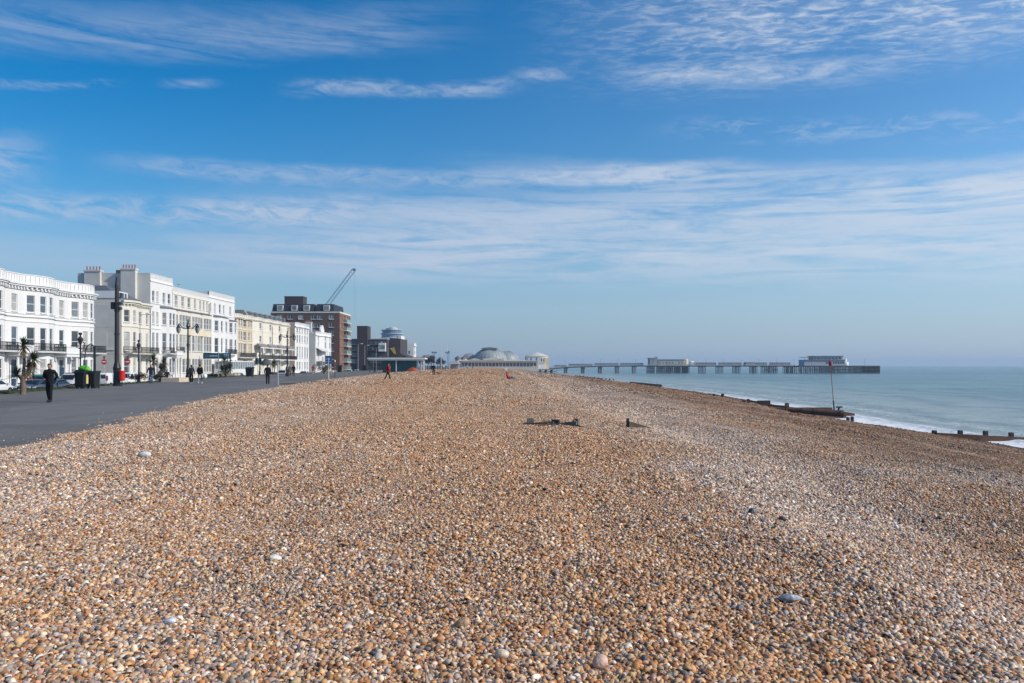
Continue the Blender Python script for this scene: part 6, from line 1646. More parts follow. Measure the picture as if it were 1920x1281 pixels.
def person(label, loc, rz, h=1.74, coat='', legs='', shoe=None, hair_m=None, arms=None, stride=0.0, group=None, hood=False, coat_len=.86, bare_legs=False, seated=False, hat=None, face=True, wide=1.0, fingers=True, yoke=None, lean=0.0, forearm_skin=False):
    """local frame: faces -Y. The body is one skinned mesh; clothing and hair are children"""
    s = h / 1.75
    J = dict(pel=(0, 0, .94), sp=(0, -.01, 1.13), ch=(0, 0, 1.35), nk=(0, .0, 1.49), hd=(0, -.02, 1.60), tp=(0, -.005, 1.69))
    for sg, n_ in ((1, 'l'), (-1, 'r')):
        st = stride * sg
        J['hip' + n_] = (sg * .09, 0, .90); J['kn' + n_] = (sg * .10, -.03 - st * .5, .50 ); J['an' + n_] = (sg * .10, .03 - st * .95 if st > 0 else .03 - st * 1.0, .085 + (0.02 if st < 0 else 0)); J['to' + n_] = (J['an' + n_][0] + sg * .015, J['an' + n_][1] - .17, .035)
        J['sh' + n_] = (sg * .185, 0, 1.40); J['el' + n_] = (sg * .25, .04 + st * .35, 1.13); J['wr' + n_] = (sg * .25, -.05 + st * .55, .89)
    if seated:
        dz = -.82
        for k_ in ('pel', 'sp', 'ch', 'nk', 'hd', 'tp'): J[k_] = (J[k_][0], J[k_][1] + max(0, (J[k_][2] - .94)) * .22, J[k_][2] + dz)
        for sg, n_ in ((1, 'l'), (-1, 'r')):
            J['hip' + n_] = (sg * .09, -.02, .10); J['kn' + n_] = (sg * .12, -.44, .34 - .08 * (sg < 0)); J['an' + n_] = (sg * .12, -.80, .04); J['to' + n_] = (sg * .14, -.96, .09)
            J['sh' + n_] = (sg * .18, .10, 1.40 + dz); J['el' + n_] = (sg * .25, -.04, 1.14 + dz); J['wr' + n_] = (sg * .16, -.27, 1.12 + dz)
    if lean:
        for k_ in ('sp', 'ch', 'nk', 'hd', 'tp', 'shl', 'shr', 'ell', 'elr', 'wrl', 'wrr'): J[k_] = (J[k_][0], J[k_][1] - lean * (J[k_][2] - .9), J[k_][2])
    if arms: J.update(arms)
    S = {k_: tuple(c * s for c in v) for k_, v in J.items()}
    def P(k_, r, r2=None): return (*S[k_], r * s) if r2 is None else (*S[k_], r * s, r2 * s)
    def mid(a, b, t, r): return (*lerp(S[a], S[b], t), r * s)
    ch = [[P('pel', .105, .075), P('sp', .10, .07), P('ch', .105, .07), P('nk', .048), P('hd', .078, .092), P('tp', .066, .078)]]
    # index: pel0 sp1 ch2 nk3 hd4 tp5
    idx = 6
    for n_ in 'lr':
        ch.append([('@', 2), P('sh' + n_, .042), P('el' + n_, .036), P('wr' + n_, .028)]); iw = idx + 2; idx += 3
        w_ = Vector(S['wr' + n_]); d = (w_ - Vector(S['el' + n_])).normalized(); side = Vector((1, 0, 0)); 
        pal = w_ + d * .07 * s
        ch.append([('@', iw), (*pal, .034 * s, .018 * s)]); ip = idx; idx += 1
        if fingers:
            across = d.cross(Vector((0, 1, 0.2))).normalized(); curl = Vector((0, -1, 0)) * .02 * s
            for fi, (o_, ln) in enumerate(((-.03, .07), (-.01, .082), (.01, .078), (.03, .06))):
                b_ = pal + across * o_ * s + d * .03 * s; e_ = b_ + d * ln * s * .6 + curl * .5; f_ = e_ + d * ln * s * .3 + curl * 1.2
                ch.append([('@', ip), (*b_, .0095 * s), (*e_, .0088 * s), (*f_, .007 * s)]); idx += 3
            b_ = pal - d * .02 * s - across * .035 * s; e_ = b_ + d * .04 * s - across * .02 * s + curl
            ch.append([('@', ip), (*b_, .011 * s), (*e_, .009 * s)]); idx += 2
    for n_ in 'lr':
        ch.append([('@', 0), P('hip' + n_, .07 if not bare_legs else .085), P('kn' + n_, .055), P('an' + n_, .034), P('to' + n_, .018)]); idx += 4
    hdv = Vector(S['hd'])
    if face:
        ch.append([('@', 4), (hdv.x, hdv.y - .098 * s, hdv.z - .005 * s, .016 * s)])
        ch.append([('@', 4), (hdv.x - .083 * s, hdv.y + .015 * s, hdv.z, .014 * s, .024 * s)]); ch.append([('@', 4), (hdv.x + .083 * s, hdv.y + .015 * s, hdv.z, .014 * s, .024 * s)])
        ch.append([('@', 3), (hdv.x, hdv.y - .055 * s, hdv.z - .085 * s, .042 * s)])
    o = skinobj('person', skin_m, None, ch)
    tag(o, label, 'person', group); o.location = loc; o.rotation_euler = (0, 0, rz)
    z0 = S['pel'][2] + (coat_len - .94) * s
    jk = [[(0, S['pel'][1], z0 - .05 * s, .178 * s * wide, .140 * s), (0, S['pel'][1], z0 + .04 * s, .176 * s * wide, .138 * s), (*S['sp'], .164 * s * wide, .130 * s), (*S['ch'], .172 * s * wide, .128 * s), (*lerp(S['ch'], S['nk'], .55), .125 * s, .100 * s), (*lerp(S['ch'], S['nk'], .92), .078 * s), (*lerp(S['ch'], S['nk'], 1.12), .070 * s)]]
    for n_ in 'lr': jk.append([('@', 3), P('sh' + n_, .088), P('el' + n_, .066), mid('el' + n_, 'wr' + n_, .97, .048)])
    if hood: jk.append([('@', 6), (hdv.x, hdv.y + .045 * s, hdv.z - .01, .10 * s, .09 * s), (hdv.x, hdv.y + .03 * s, hdv.z + .085 * s, .08 * s)])
    skinobj('coat', coat, o, jk)
    up = Vector(S['sp']) - Vector(S['pel']); wst = tuple(Vector(S['pel']) + up * .45)
    if bare_legs: tr = [[(*wst, .135 * s, .10 * s), (*S['pel'], .145 * s, .11 * s)]] + [[('@', 1), P('hip' + n_, .112), mid('hip' + n_, 'kn' + n_, .85, .10)] for n_ in 'lr']
    else: tr = [[(*wst, .135 * s, .10 * s), (*S['pel'], .145 * s, .112 * s)]] + [[('@', 1), P('hip' + n_, .104), P('kn' + n_, .076), mid('kn' + n_, 'an' + n_, 1.06, .062)] for n_ in 'lr']
    skinobj('shorts' if bare_legs else 'trousers', legs, o, tr)
    for n_ in 'lr':
        a_ = S['an' + n_]; t_ = S['to' + n_]
        skinobj('shoe', shoe or black_shoe, o, [[(a_[0], a_[1] + .05 * s, a_[2] - .035 * s, .045 * s, .05 * s), (*lerp(a_, t_, .55), .046 * s), (*lerp(a_, t_, 1.08), .034 * s)]])
    if hat is None and not hood:
        hb_ = MB(); hb_.ell((hdv.x, hdv.y + .018 * s, hdv.z + .02 * s), (.096 * s, .106 * s, .108 * s), 14, 7, 0, .28, 1.0); 
        hb_.ell((hdv.x, hdv.y + .050 * s, hdv.z + .01 * s), (.092 * s, .072 * s, .10 * s), 12, 6); hb_.build('hair', hair_m or hair_brown, o, smooth=True)
    elif hat is not None:
        hb_ = MB(); hb_.ell((hdv.x, hdv.y + .01 * s, hdv.z + .04 * s), (.106 * s, .115 * s, .11 * s), 14, 7, 0, -.1, 1.0); hb_.lathe([(.10 * s, 0), (.17 * s, -.02 * s), (.165 * s, -.03 * s), (.09 * s, -.01 * s)], 14, (hdv.x, hdv.y, hdv.z + .04 * s)); hb_.build('hat', hat, o, smooth=True)
    if face:
        for sg in (-1, 1):
            e_ = MB(); e_.ell((hdv.x + sg * .032 * s, hdv.y - .083 * s, hdv.z + .018 * s), (.013 * s, .008 * s, .008 * s), 8, 5); e_.build('eye', iron, o, smooth=True)
        e_ = MB(); e_.ell((hdv.x, hdv.y - .088 * s, hdv.z - .055 * s), (.025 * s, .01 * s, .007 * s), 8, 5); e_.build('mouth', M('lips', (.28, .10, .09), .6), o, smooth=True)
    if yoke:
        skinobj('coat_yoke', yoke, o, [[(0, S['ch'][1], S['ch'][2] - .04, .196 * s * wide, .150 * s), (0, S['ch'][1], S['ch'][2] + .03, .200 * s * wide, .154 * s), (*lerp(S['ch'], S['nk'], .6), .150 * s, .125 * s), (*lerp(S['ch'], S['nk'], 1.0), .085 * s)], ] + [[('@', 1), (*lerp(S['ch'], S['sh' + n_], 1.08), .108 * s)] for n_ in 'lr'])
    return o, S


black_shoe = M('black shoe', (.012, .012, .012), .5); white_shoe = M('white trainer', (.7, .7, .7), .6); brown_shoe = M('brown shoe', (.10, .06, .04), .6)
hair_brown = M('brown hair', (.07, .04, .022), .7, .3, 20); hair_dark = M('dark hair', (.018, .014, .012), .7, .3, 20); hair_grey = M('grey hair', (.3, .29, .28), .7, .2, 20)
c_black = cloth('black cloth', (.010, .010, .012)); c_navy = cloth('navy cloth', (.016, .02, .045)); c_jean = cloth('blue denim', (.035, .10, .24)); c_suit = cloth('dark blue black suit', (.012, .017, .028))
c_red = cloth('scarlet cloth', (.45, .012, .025)); c_red2 = cloth('dark red cloth', (.38, .02, .015)); c_grey = cloth('grey marl', (.28, .28, .31)); c_orange = cloth('orange cloth', (.55, .22, .03)); c_dg = cloth('charcoal cloth', (.05, .05, .055)); c_pale = cloth('pale grey cloth', (.5, .52, .55)); c_char = cloth('grey tweed', (.11, .115, .12))
c_djean = cloth('dark denim', (.02, .035, .07))

def at_g(u, v, z=0.0): p = gp(u, v, z); return (p[0], p[1], z)
# man in black, hands behind his back
person('man all in black strolling forward with hands behind his back', at_g(93, 754.6), .05, 1.76, c_black, c_black, black_shoe, hair_brown, stride=.14,
       arms=dict(ell=(.30, .09, 1.14), wrl=(.10, .17, .98), elr=(-.30, .09, 1.14), wrr=(-.08, .19, 1.0)), coat_len=.86, wide=1.08)
person('man in navy jacket and blue jeans walking by the palm shrub', at_g(283, 719.3), .15, 1.76, c_navy, c_jean, brown_shoe, hair_grey, stride=.08, wide=1.15, arms=dict(elr=(-.30, .05, 1.14), wrr=(-.33, -.02, .93)))
person('person in black jacket and black leggings, left of the walking couple', at_g(359, 719.2), math.pi + .05, 1.72, c_dg, c_black, white_shoe, hair_dark, stride=.09, wide=1.1)
o_, S_ = person('person in black jacket with orange yoke and grey joggers', at_g(375, 719.4), math.pi - .05, 1.78, c_black, c_grey, white_shoe, hair_dark, stride=-.12, wide=1.18, yoke=c_orange)
bg_ = MB(); bg_.ell((0, 0, 0), (.17, .24, .22), 12, 8); bgo = bg_.build('carrier_bag', M('white plastic bag', (.75, .77, .80), .4, .08, 8, .6, 12), None, (gp(375, 719.4)[0] + .46, gp(375, 719.4)[1], .66), smooth=True); tag(bgo, 'white carrier bag held beside the person in grey joggers', 'bag')
bh = MB(); bh.path([(-.05, -.1, .17), (-.12, -.03, .30), (-.12, .03, .30), (-.05, .1, .17)], .012, 5); bh.build('handle', M('white plastic bag', (.75, .77, .80)), bgo)
person('man in dark suit walking away at the shingle edge', at_g(502, 721), math.pi, 1.76, c_suit, c_suit, black_shoe, hair_dark, stride=.04, wide=1.22)
person('person in dark navy coat, first of the standing trio', at_g(538.6, 704.8), math.pi - .3, 1.72, c_navy, c_djean, black_shoe, hair_dark, fingers=False)
person('person in grey tweed coat, middle of the standing trio', at_g(543, 705.3), math.pi + .4, 1.74, c_char, c_black, black_shoe, hair_grey, coat_len=.72, fingers=False)
person('person in long black coat, standing apart right of the trio', at_g(550.6, 705.2), math.pi, 1.76, c_black, c_dg, black_shoe, hair_dark, coat_len=.70, wide=1.1, fingers=False)
person('jogger in scarlet top and shorts with bare legs', at_g(587, 700.5), math.pi, 1.75, c_red, c_red, white_shoe, hair_dark, stride=.10, bare_legs=True, fingers=False, wide=1.05)
y_ = 68.0; zb = Hs((727 - 960) / F * 82, 82)
yr = (CZ - zb) * F / (713 - HZ)
o_, S_ = person('walker in red jacket and black trousers striding across the shingle', ((727 - 960) / F * yr, yr, Hs((727 - 960) / F * yr, yr) - .02), math.pi / 2 + .25, 1.80, c_red2, c_black, black_shoe, hair_dark, stride=.30, wide=1.1, lean=.08)
rs = MB(); rs.ell((0, 0, 0), (.15, .10, .24), 12, 8); rs.ell((0, .07, -.06), (.11, .06, .13), 10, 6)
ro_ = rs.build('rucksack', M('coral red nylon', (.45, .06, .04), .6, .2, 6), None, ((727 - 960) / F * yr + .20, yr - .10, Hs((727 - 960) / F * yr, yr) + 1.27), math.pi / 2 + .25, smooth=True); tag(ro_, 'coral red rucksack on the back of the striding walker', 'rucksack')
yr2 = (CZ - .1) * F / (703.5 - HZ)
person('man in dark coat standing on the shingle beside a small dog', ((813 - 960) / F * yr2, yr2, Hs((813 - 960) / F * yr2, yr2) - .02), 0, 1.86, c_suit, c_black, black_shoe, hair_grey, wide=1.15, fingers=False)
dog_m = M('black and tan dog coat', (.06, .045, .035), .9, .5, 5)
dx_, dy_ = (823 - 960) / F * yr2, yr2
dog = skinobj('dog', dog_m, None, [[(.22, 0, .36, .085), (.0, 0, .36, .10), (-.22, 0, .38, .105), (-.34, 0, .48, .065), (-.44, 0, .55, .07), (-.56, 0, .53, .035)],
                                   [('@', 0), (.30, 0, .44, .03), (.38, 0, .54, .015)],
                                   [('@', 0), (.22, .07, .28, .05), (.18, .07, .20, .03), (.27, .07, .12, .022), (.25, .07, .02, .022), (.21, .07, .015, .02)], [('@', 0), (.22, -.07, .28, .05), (.18, -.07, .20, .03), (.27, -.07, .12, .022), (.25, -.07, .02, .022), (.21, -.07, .015, .02)],
                                   [('@', 2), (-.24, .07, .24, .04), (-.23, .07, .12, .024), (-.24, .07, .02, .022), (-.28, .07, .015, .02)], [('@', 2), (-.24, -.07, .24, .04), (-.23, -.07, .12, .024), (-.24, -.07, .02, .022), (-.28, -.07, .015, .02)],
                                   [('@', 4), (-.42, .05, .63, .02)], [('@', 4), (-.42, -.05, .63, .02)]])
dog.location = (dx_, dy_, Hs(dx_, dy_) - .01); dog.scale = (.85, .85, .85); dog.rotation_euler = (0, 0, .9); tag(dog, 'small dark dog standing on the shingle near its owner', 'dog')
person('small far figure in dark green coat at the shelter end', at_g(703, 699.5), math.pi, 1.70, cloth('dark green cloth', (.012, .04, .04)), c_black, black_shoe, hair_dark, fingers=False)
# the seated one in red on the shingle, facing the sea
sx_, sy_ = -.45, 88.0
person('person in scarlet jacket and jeans sitting on the shingle facing the sea', (sx_, sy_, Hs(sx_, sy_) - .03), math.pi / 2 - .15, 1.78, c_red, c_jean, black_shoe, hair_dark, seated=True, wide=1.1)
hx_, hy_ = -1.45, 200.0
hd_ = thing('folded_tent', 'small pale blue-grey beach tent far beyond the seated person in scarlet', 'tent', (hx_, hy_, Hs(hx_, hy_) - .03), 0)
w = MB(); w.add([(-.42, -.3, .02), (.55, -.3, .02), (.55, .5, .02), (-.42, .5, .02), (-.05, -.1, .92), (.1, .3, .92), (-.3, -.28, .6), (.42, -.28, .45)], [(0, 1, 7, 4, 6), (1, 2, 5, 7), (2, 3, 5), (3, 0, 6, 5), (7, 5, 4), (6, 4, 5)]); w.build('canvas', M('pale tent canvas', (.52, .58, .60), .8, .12, 4), hd_)
w = MB(); w.tube((-.42, -.3, 0), (-.05, -.1, .94), .02, .02, 5); w.tube((.55, -.3, 0), (.0, -.1, .94), .02, .02, 5); w.build('pole', galv, hd_)
# the pair at the planter
for i, (u, lab) in enumerate(((298, 'person in dark hoodie sitting on the planter edge, next to the blue-jeaned man'), (310, 'person in black coat sitting on the planter, beside the grey-green shrub'))):
    p = gp(u, 715); person(lab, (p[0], p[1] + .35, .36), -.2 + i * .5, 1.7, c_dg if i == 0 else c_black, c_black, black_shoe, hair_dark, seated=True, hood=(i == 0), fingers=False)
# the far strollers
FAR = [(797, 225, c_navy, 'navy'), (802, 238, c_jean, 'bright blue'), (806, 252, c_dg, 'charcoal'), (808.5, 246, c_black, 'black'), (821, 262, c_char, 'grey tweed'), (825, 250, c_black, 'black'), (829, 270, c_dg, 'charcoal'), (832, 255, c_pale, 'pale grey'), (836, 282, c_navy, 'navy'), (789, 215, c_red2, 'dark red'), (886, 330, c_black, 'black'), (876, 340, c_pale, 'pale grey')]
NEAR_ = ['right by the white shelter posts', 'just past the white shelter posts', 'under the sparse far tree', 'left of the dog walker', 'right of the dog walker', 'below the first flagpole', 'below the low dark tree', 'between the two flagpoles', 'below the second flagpole', 'against the shelter end', 'before the pavilion windows', 'seen against the pavilion corner']
for i, (u, y, c, nm) in enumerate(FAR):
    x = (u - 960) / F * y
    person('far stroller in %s, %s' % (nm, NEAR_[i]), (x, y, Hs(x, y) if x > float(edge(np.array([y]))[0]) else 0.0), rnd.random() * 6.28, 1.62 + .18 * rnd.random(), c, c_djean if i % 2 else c_black, black_shoe, hair_dark, stride=.1 * (i % 3), face=False, fingers=False, group='far strollers on the promenade')
kio = thing('promenade_kiosk', 'little white kiosk with grey roof left of the pavilion', 'kiosk', ((851.5 - 960) / F * 320, 320, 0))
w = MB(); w.box(-1.5, 1.0, 0, 1.5, 3, 2.1); w.build('wall', M('kiosk board with shade in colour', (.30, .28, .27), .8), kio)  # wall under the roof: its shade is put into the board colour
w = MB(); w.box(-2.2, -.2, 2.1, 2.2, 3.2, 2.4); w.prism([(-2.2, 2.4), (2.2, 2.4), (1.4, 3.3), (-1.4, 3.3)], 'y', 0, 3); w.build('roof', M('grey kiosk roof', (.5, .52, .54), .7), kio)
for x in (-1.95, 1.95):
    w = MB(); w.box(x - .12, 0, 0, x + .12, .24, 2.1); w.build('post', trim_white, kio)

# ------------------------------------------------------------------ shingle in the round: nearby pebbles
def templates(sub, cut, seed, nvar):
    out = []
    for k in range(nvar):
        bm = bmesh.new(); bmesh.ops.create_icosphere(bm, subdivisions=sub, radius=1.0)
        r = random.Random(seed + k); dirs = [Vector((r.gauss(0, 1), r.gauss(0, 1), r.gauss(0, 1))).normalized() for _ in range(5)]; am = [r.uniform(-.42, .26) for _ in range(5)]
        for v in bm.verts:
            d = v.co.normalized(); f = 1.0
            for q_, a_ in zip(dirs, am): f += a_ * max(0, d.dot(q_)) ** 2
            v.co = d * f
        dead = [f for f in bm.faces if all(v.co.z < cut for v in f.verts)]
        bmesh.ops.delete(bm, geom=dead, context='FACES')
        bm.verts.ensure_lookup_table(); bm.verts.index_update()
        V = np.array([v.co[:] for v in bm.verts]); Fc = np.array([[v.index for v in f.verts] for f in bm.faces]); bm.free()
        out.append((V, Fc))
    return out


def pebble_mat():
    m = bpy.data.materials.new('pebble stone'); m.use_nodes = True
    t = m.node_tree; b = t.nodes['Principled BSDF']; b.inputs['Roughness'].default_value = 0.6; b.inputs['Specular IOR Level'].default_value = 0.3
    a = t.nodes.new('ShaderNodeAttribute'); a.attribute_name = 'stone'
    g = t.nodes.new('ShaderNodeNewGeometry').outputs['Position']
    n = noi(t, g, 70, 4, .65); n2 = noi(t, g, 260, 3, .6)
    sc_ = n * .55 + n2 * .3 + .58
    vm = t.nodes.new('ShaderNodeVectorMath'); vm.operation = 'SCALE'; t.links.new(a.outputs['Color'], vm.inputs[0]); t.links.new(sc_.s, vm.inputs[3])
    t.links.new(vm.outputs[0], b.inputs['Base Color'])
    bn = t.nodes.new('ShaderNodeBump'); bn.inputs['Strength'].default_value = .35; bn.inputs['Distance'].default_value = .004
    t.links.new(n2.s, bn.inputs['Height']); t.links.new(bn.outputs[0], b.inputs['Normal'])
    return m


def scatter(name, y0, y1, dens, rmu, rsig, tmpl, seed, mat, label, blend=0.0, flat=1.0):
    g = np.random.default_rng(seed)
    mg = 2.8 if y1 < 10 else 1.6
    hw0, hw1 = .70 * y0 + mg, .70 * y1 + mg
    n = int(dens * (hw0 + hw1) * (y1 - y0))
    # points spread evenly over the trapezium in front of the camera
    u = g.random(n); A = hw1 - hw0
    y = y0 + (y1 - y0) * ((-hw0 + np.sqrt(hw0 ** 2 + u * (hw1 ** 2 - hw0 ** 2))) / max(A, 1e-6))
    x = (g.random(n) * 2 - 1) * (.70 * y + mg)
    e = edge(y) + (vn(x, y, .9, 31) - .5) * 1.0
    keep = (x > e + .3 * (g.random(n) - .65)) & (x < wl(y) + .6); x, y = x[keep], y[keep]; n = len(x)
    r = np.clip(np.exp(g.normal(math.log(rmu), rsig, n)), rmu * .5, rmu * 2.6)
    # stones sort themselves into coarser and finer drifts, a few cobbles among them
    r *= (.66 + .40 * vn(x, y, 1.3, 32) + .34 * vn(x, y * .25, .5, 34)) * (.72 + .56 * vn(x, y, 4.5, 33))
    r = np.where(g.random(n) < (.006 if y1 < 20 else 0), rmu * g.uniform(2.2, 3.4, n), np.minimum(r, rmu * (2.6 if y1 < 20 else 1.7)))
    a = r * g.uniform(1.0, 1.55, n); b = r * g.uniform(.75, 1.05, n); c = r * g.uniform(.5, .92, n) * flat
    z = H(x, y)
    z = np.where(x < edge(y) + .25, np.maximum(z, 0.0), z) + c * g.uniform(-.25, 1.15, n) * .75
    zo = zone(x, y)
    pick = g.random(n) < zo
    i1 = g.choice(len(PALETTE), n, p=P_OR); i2 = g.choice(len(PALETTE), n, p=P_GR)
    colr = PALETTE[np.where(pick, i2, i1)]
    if blend:
        mean = (P_OR @ PALETTE)[None] * (1 - zo[:, None]) + (P_GR @ PALETTE)[None] * zo[:, None]
        colr = colr * (1 - blend) + mean * blend
    colr = colr * (g.uniform(.60, 1.24, n) * (1 - seaward_dark(x, y)))[:, None]
    sw = seaward_dark(x, y)[:, None]; colr = colr * (1 - sw * np.array([[0.0, .18, .34]])) * (1 + .09 * np.clip((zo - .45) / .4, 0, 1) * np.clip(1 - seaward_dark(x, y) * 4, 0, 1))[:, None]
    colr = np.clip(colr * (1 + g.normal(0, .022, (n, 3))), .01, .95)
    wt = wet(x, y)[:, None] * .72; colr = colr * (1 - wt) + np.array([[.05, .042, .038]]) * wt
    ya = g.random(n) * 2 * np.pi; tx = g.normal(0, .5, n); ty = g.normal(0, .5, n)
    cy, sy_ = np.cos(ya), np.sin(ya)
    var = g.integers(0, len(tmpl), n)
    Vs, Fs, Cs, off = [], [], [], 0
    for k, (TV, TF) in enumerate(tmpl):
        s = np.nonzero(var == k)[0]; m = len(s)
        P = TV[None] * np.stack([a[s], b[s], c[s]], -1)[:, None, :]
        X, Y, Z = P[..., 0], P[..., 1], P[..., 2]
        Y, Z = Y * np.cos(tx[s])[:, None] - Z * np.sin(tx[s])[:, None], Y * np.sin(tx[s])[:, None] + Z * np.cos(tx[s])[:, None]
        X, Z = X * np.cos(ty[s])[:, None] + Z * np.sin(ty[s])[:, None], -X * np.sin(ty[s])[:, None] + Z * np.cos(ty[s])[:, None]
        X, Y = X * cy[s][:, None] - Y * sy_[s][:, None], X * sy_[s][:, None] + Y * cy[s][:, None]
        Q = np.stack([X + x[s][:, None], Y + y[s][:, None], Z + z[s][:, None]], -1)
        nv = TV.shape[0]
        Vs.append(Q.reshape(-1, 3).astype(np.float32)); Fs.append((TF[None] + (off + np.arange(m) * nv)[:, None, None]).reshape(-1, 3)); off += m * nv
        Cs.append(np.repeat(np.concatenate([colr[s], np.ones((m, 1))], 1), nv, 0).astype(np.float32))
    V, Fc, Cc = np.concatenate(Vs), np.concatenate(Fs).astype(np.int32), np.concatenate(Cs)
    me = bpy.data.meshes.new(name)
    me.vertices.add(len(V)); me.vertices.foreach_set('co', V.ravel())
    me.loops.add(Fc.size); me.loops.foreach_set('vertex_index', Fc.ravel())
    me.polygons.add(len(Fc)); me.polygons.foreach_set('loop_start', np.arange(0, Fc.size, 3, dtype=np.int32)); me.polygons.foreach_set('use_smooth', np.ones(len(Fc), bool))
    me.update(calc_edges=False)
    at_ = me.attributes.new('stone', 'FLOAT_COLOR', 'POINT'); at_.data.foreach_set('color', Cc.ravel())
    me.materials.append(mat)
    o = obj(name, me); tag(o, label, 'pebbles', kind='stuff'); print(name, n, 'stones', len(Fc), 'faces'); return o


PM = pebble_mat()
T2 = templates(2, -.35, 3, 10); T1 = templates(1, -.3, 90, 8)
scatter('pebbles', 2.9, 4.8, 7200, .0075, .46, T2, 5, PM, 'rounded orange and grey beach pebbles close to the viewer')
scatter('pebbles', 4.8, 9.0, 6000, .0079, .45, T1, 6, PM, 'orange and grey shingle a few steps away')
scatter('pebbles', 9.0, 16.0, 2600, .0108, .36, T1, 7, PM, 'orange and grey shingle around the broken groyne')
scatter('pebbles', 16.0, 30.0, 720, .0165, .34, T1, 8, PM, 'pinkish shingle beyond the broken groyne', .2)
scatter('pebbles', 30.0, 60.0, 190, .031, .30, T1, 9, PM, 'shingle far down the beach', .35, .8)
scatter('pebbles', 60.0, 125.0, 40, .066, .30, T1, 10, PM, 'shingle sweeping towards the seated person', .45, .55)
scatter('pebbles', 125.0, 300.0, 9, .13, .28, T1, 11, PM, 'farthest shingle below the pavilion', .5, .32)

# stones kicked out over the edge of the promenade
def strays():
    g = np.random.default_rng(77); n = 900; y = 14 + 46 * g.random(n) ** 1.6; x = edge(y) - g.exponential(.45, n) + .1
    V, Fc, Cc, off = [], [], [], 0
    for i in range(n):
        TV, TF = T1[i % len(T1)]; r = .013 * math.exp(g.normal(0, .4)); q_ = TV * np.array([r * 1.25, r, r * .6]); a = g.random() * 6.28
        q_ = np.stack([q_[:, 0] * math.cos(a) - q_[:, 1] * math.sin(a) + x[i], q_[:, 0] * math.sin(a) + q_[:, 1] * math.cos(a) + y[i], q_[:, 2] + r * .2 + max(0.0, Hs(x[i], y[i]))], -1)
        V.append(q_); Fc.append(TF + off); off += len(TV); Cc.append(np.repeat(np.append(PALETTE[g.choice(len(PALETTE), p=P_OR)], 1)[None], len(TV), 0))
    me = bpy.data.meshes.new('pebbles'); me.from_pydata(np.concatenate(V).tolist(), [], np.concatenate(Fc).tolist())
    at_ = me.attributes.new('stone', 'FLOAT_COLOR', 'POINT'); at_.data.foreach_set('color', np.concatenate(Cc).astype(np.float32).ravel()); me.materials.append(PM)
    me.polygons.foreach_set('use_smooth', [True] * len(me.polygons)); tag(obj('pebbles', me), 'loose pebbles kicked onto the promenade edge', 'pebbles', kind='stuff')
strays()
# single stones that stand out
def stone(label, u, v, w_, hgt, rgb, seed, patch=None):
    for _ in range(8):
        y = 5.0 if _ == 0 else y_n; z = Hs((u - 960) / F * y, y); y_n = (CZ - z) * F / (v - HZ)
    x, y = (u - 960) / F * y_n, y_n; wd = w_ / F * y; hd_ = hgt / F * y
    bm = bmesh.new(); bmesh.ops.create_icosphere(bm, subdivisions=3, radius=1.0); r = random.Random(seed)
    dirs = [(Vector((r.gauss(0, 1), r.gauss(0, 1), r.gauss(0, 1))).normalized(), r.uniform(-.38, .34)) for _ in range(9)]
    for vtx in bm.verts:
        d = vtx.co.normalized(); f = 1.0
        for q_, a_ in dirs: f += a_ * max(0, d.dot(q_)) ** 3
        vtx.co = Vector((d.x * f * wd / 2, d.y * f * wd * .42, d.z * (1 + (f - 1) * .4) * hd_ * .55))
    me = bpy.data.meshes.new('flint_stone'); bm.to_mesh(me); bm.free(); me.polygons.foreach_set('use_smooth', [True] * len(me.polygons))
    me.materials.append(M('flint %d' % seed, rgb, .55, .35, 30, .4, 60, stain=patch))
    o = obj('flint_stone', me, None, (x, y, Hs(x, y) + hd_ * .42), 0); tag(o, label, 'stone'); return o
wp = ((.72, .72, .70), 14, .5, .8)
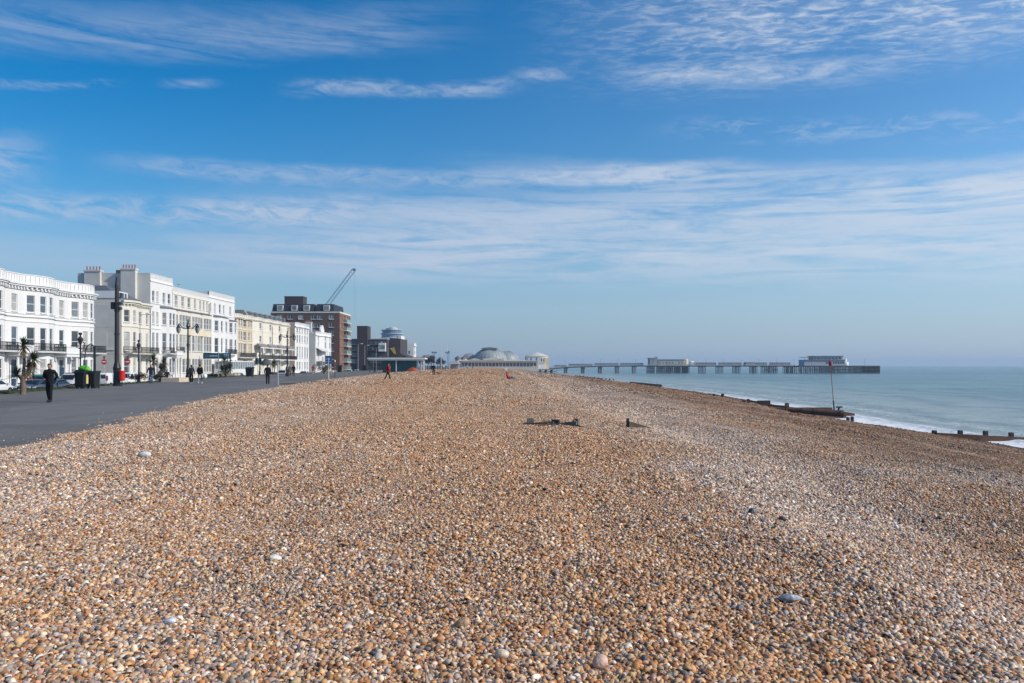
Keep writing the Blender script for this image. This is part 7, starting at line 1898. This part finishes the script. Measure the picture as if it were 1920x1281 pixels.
stone('white chalky flint lying alone near the promenade edge', 272, 858, 22, 12, (.62, .60, .57), 1)
stone('large blue-grey knobbly flint with white rind', 1481, 1128, 38, 14, (.22, .24, .28), 2, wp)
stone('black flint nodule with a grey cap on the seaward slope', 1412, 964, 17, 11, (.05, .052, .06), 3, ((.40, .42, .44), 10, .5, .7))
stone('smaller black flint right of the grey-capped nodule', 1466, 978, 14, 10, (.03, .032, .036), 4)
stone('round flint with a dark eye, left of the black nodule', 1290, 977, 12, 10, (.18, .18, .19), 5, wp)
stone('pale blue-white oval stone among orange pebbles', 320, 1171, 26, 14, (.58, .60, .64), 6)
stone('big pinkish egg-shaped pebble at the near edge', 1127, 1252, 30, 26, (.62, .42, .34), 7)
stone('cream rounded cobble beside a white flint', 939, 1237, 24, 22, (.62, .50, .38), 8)
stone('grey flint slab low on the slope under the big flint', 1388, 1144, 16, 11, (.20, .21, .22), 9)
stone('tan oval cobble in the middle of the foreground', 872, 1176, 24, 20, (.46, .30, .17), 10)
stone('orange brown flat cobble at the lower left', 72, 1228, 26, 18, (.44, .22, .09), 11)
stone('white irregular flint between orange pebbles below the crest', 515, 1052, 20, 13, (.66, .64, .61), 12, ((.28, .28, .30), 16, .55, .6))

# ------------------------------------------------------------------ sea air
hz = MB(); hz.box(-5400, -420, -9.5, 8600, 6400, 42); ho = hz.build('haze', None or bpy.data.materials.new('haze air'), None)
hm = bpy.data.materials['haze air']; hm.use_nodes = True; ht = hm.node_tree; ht.nodes.clear()
o_ = ht.nodes.new('ShaderNodeOutputMaterial'); v_ = ht.nodes.new('ShaderNodeVolumePrincipled')
v_.inputs['Density'].default_value = HAZE if 'HAZE' in globals() else 0.00022; v_.inputs['Color'].default_value = (0.60, 0.79, 1.0, 1); v_.inputs['Anisotropy'].default_value = 0.1
ht.links.new(v_.outputs[0], o_.inputs['Volume']); tag(ho, kind='stuff')
for o in col.objects:
    if o.type == 'MESH' and o.data is not None and o.name.startswith('haze'): o.display_type = 'WIRE'
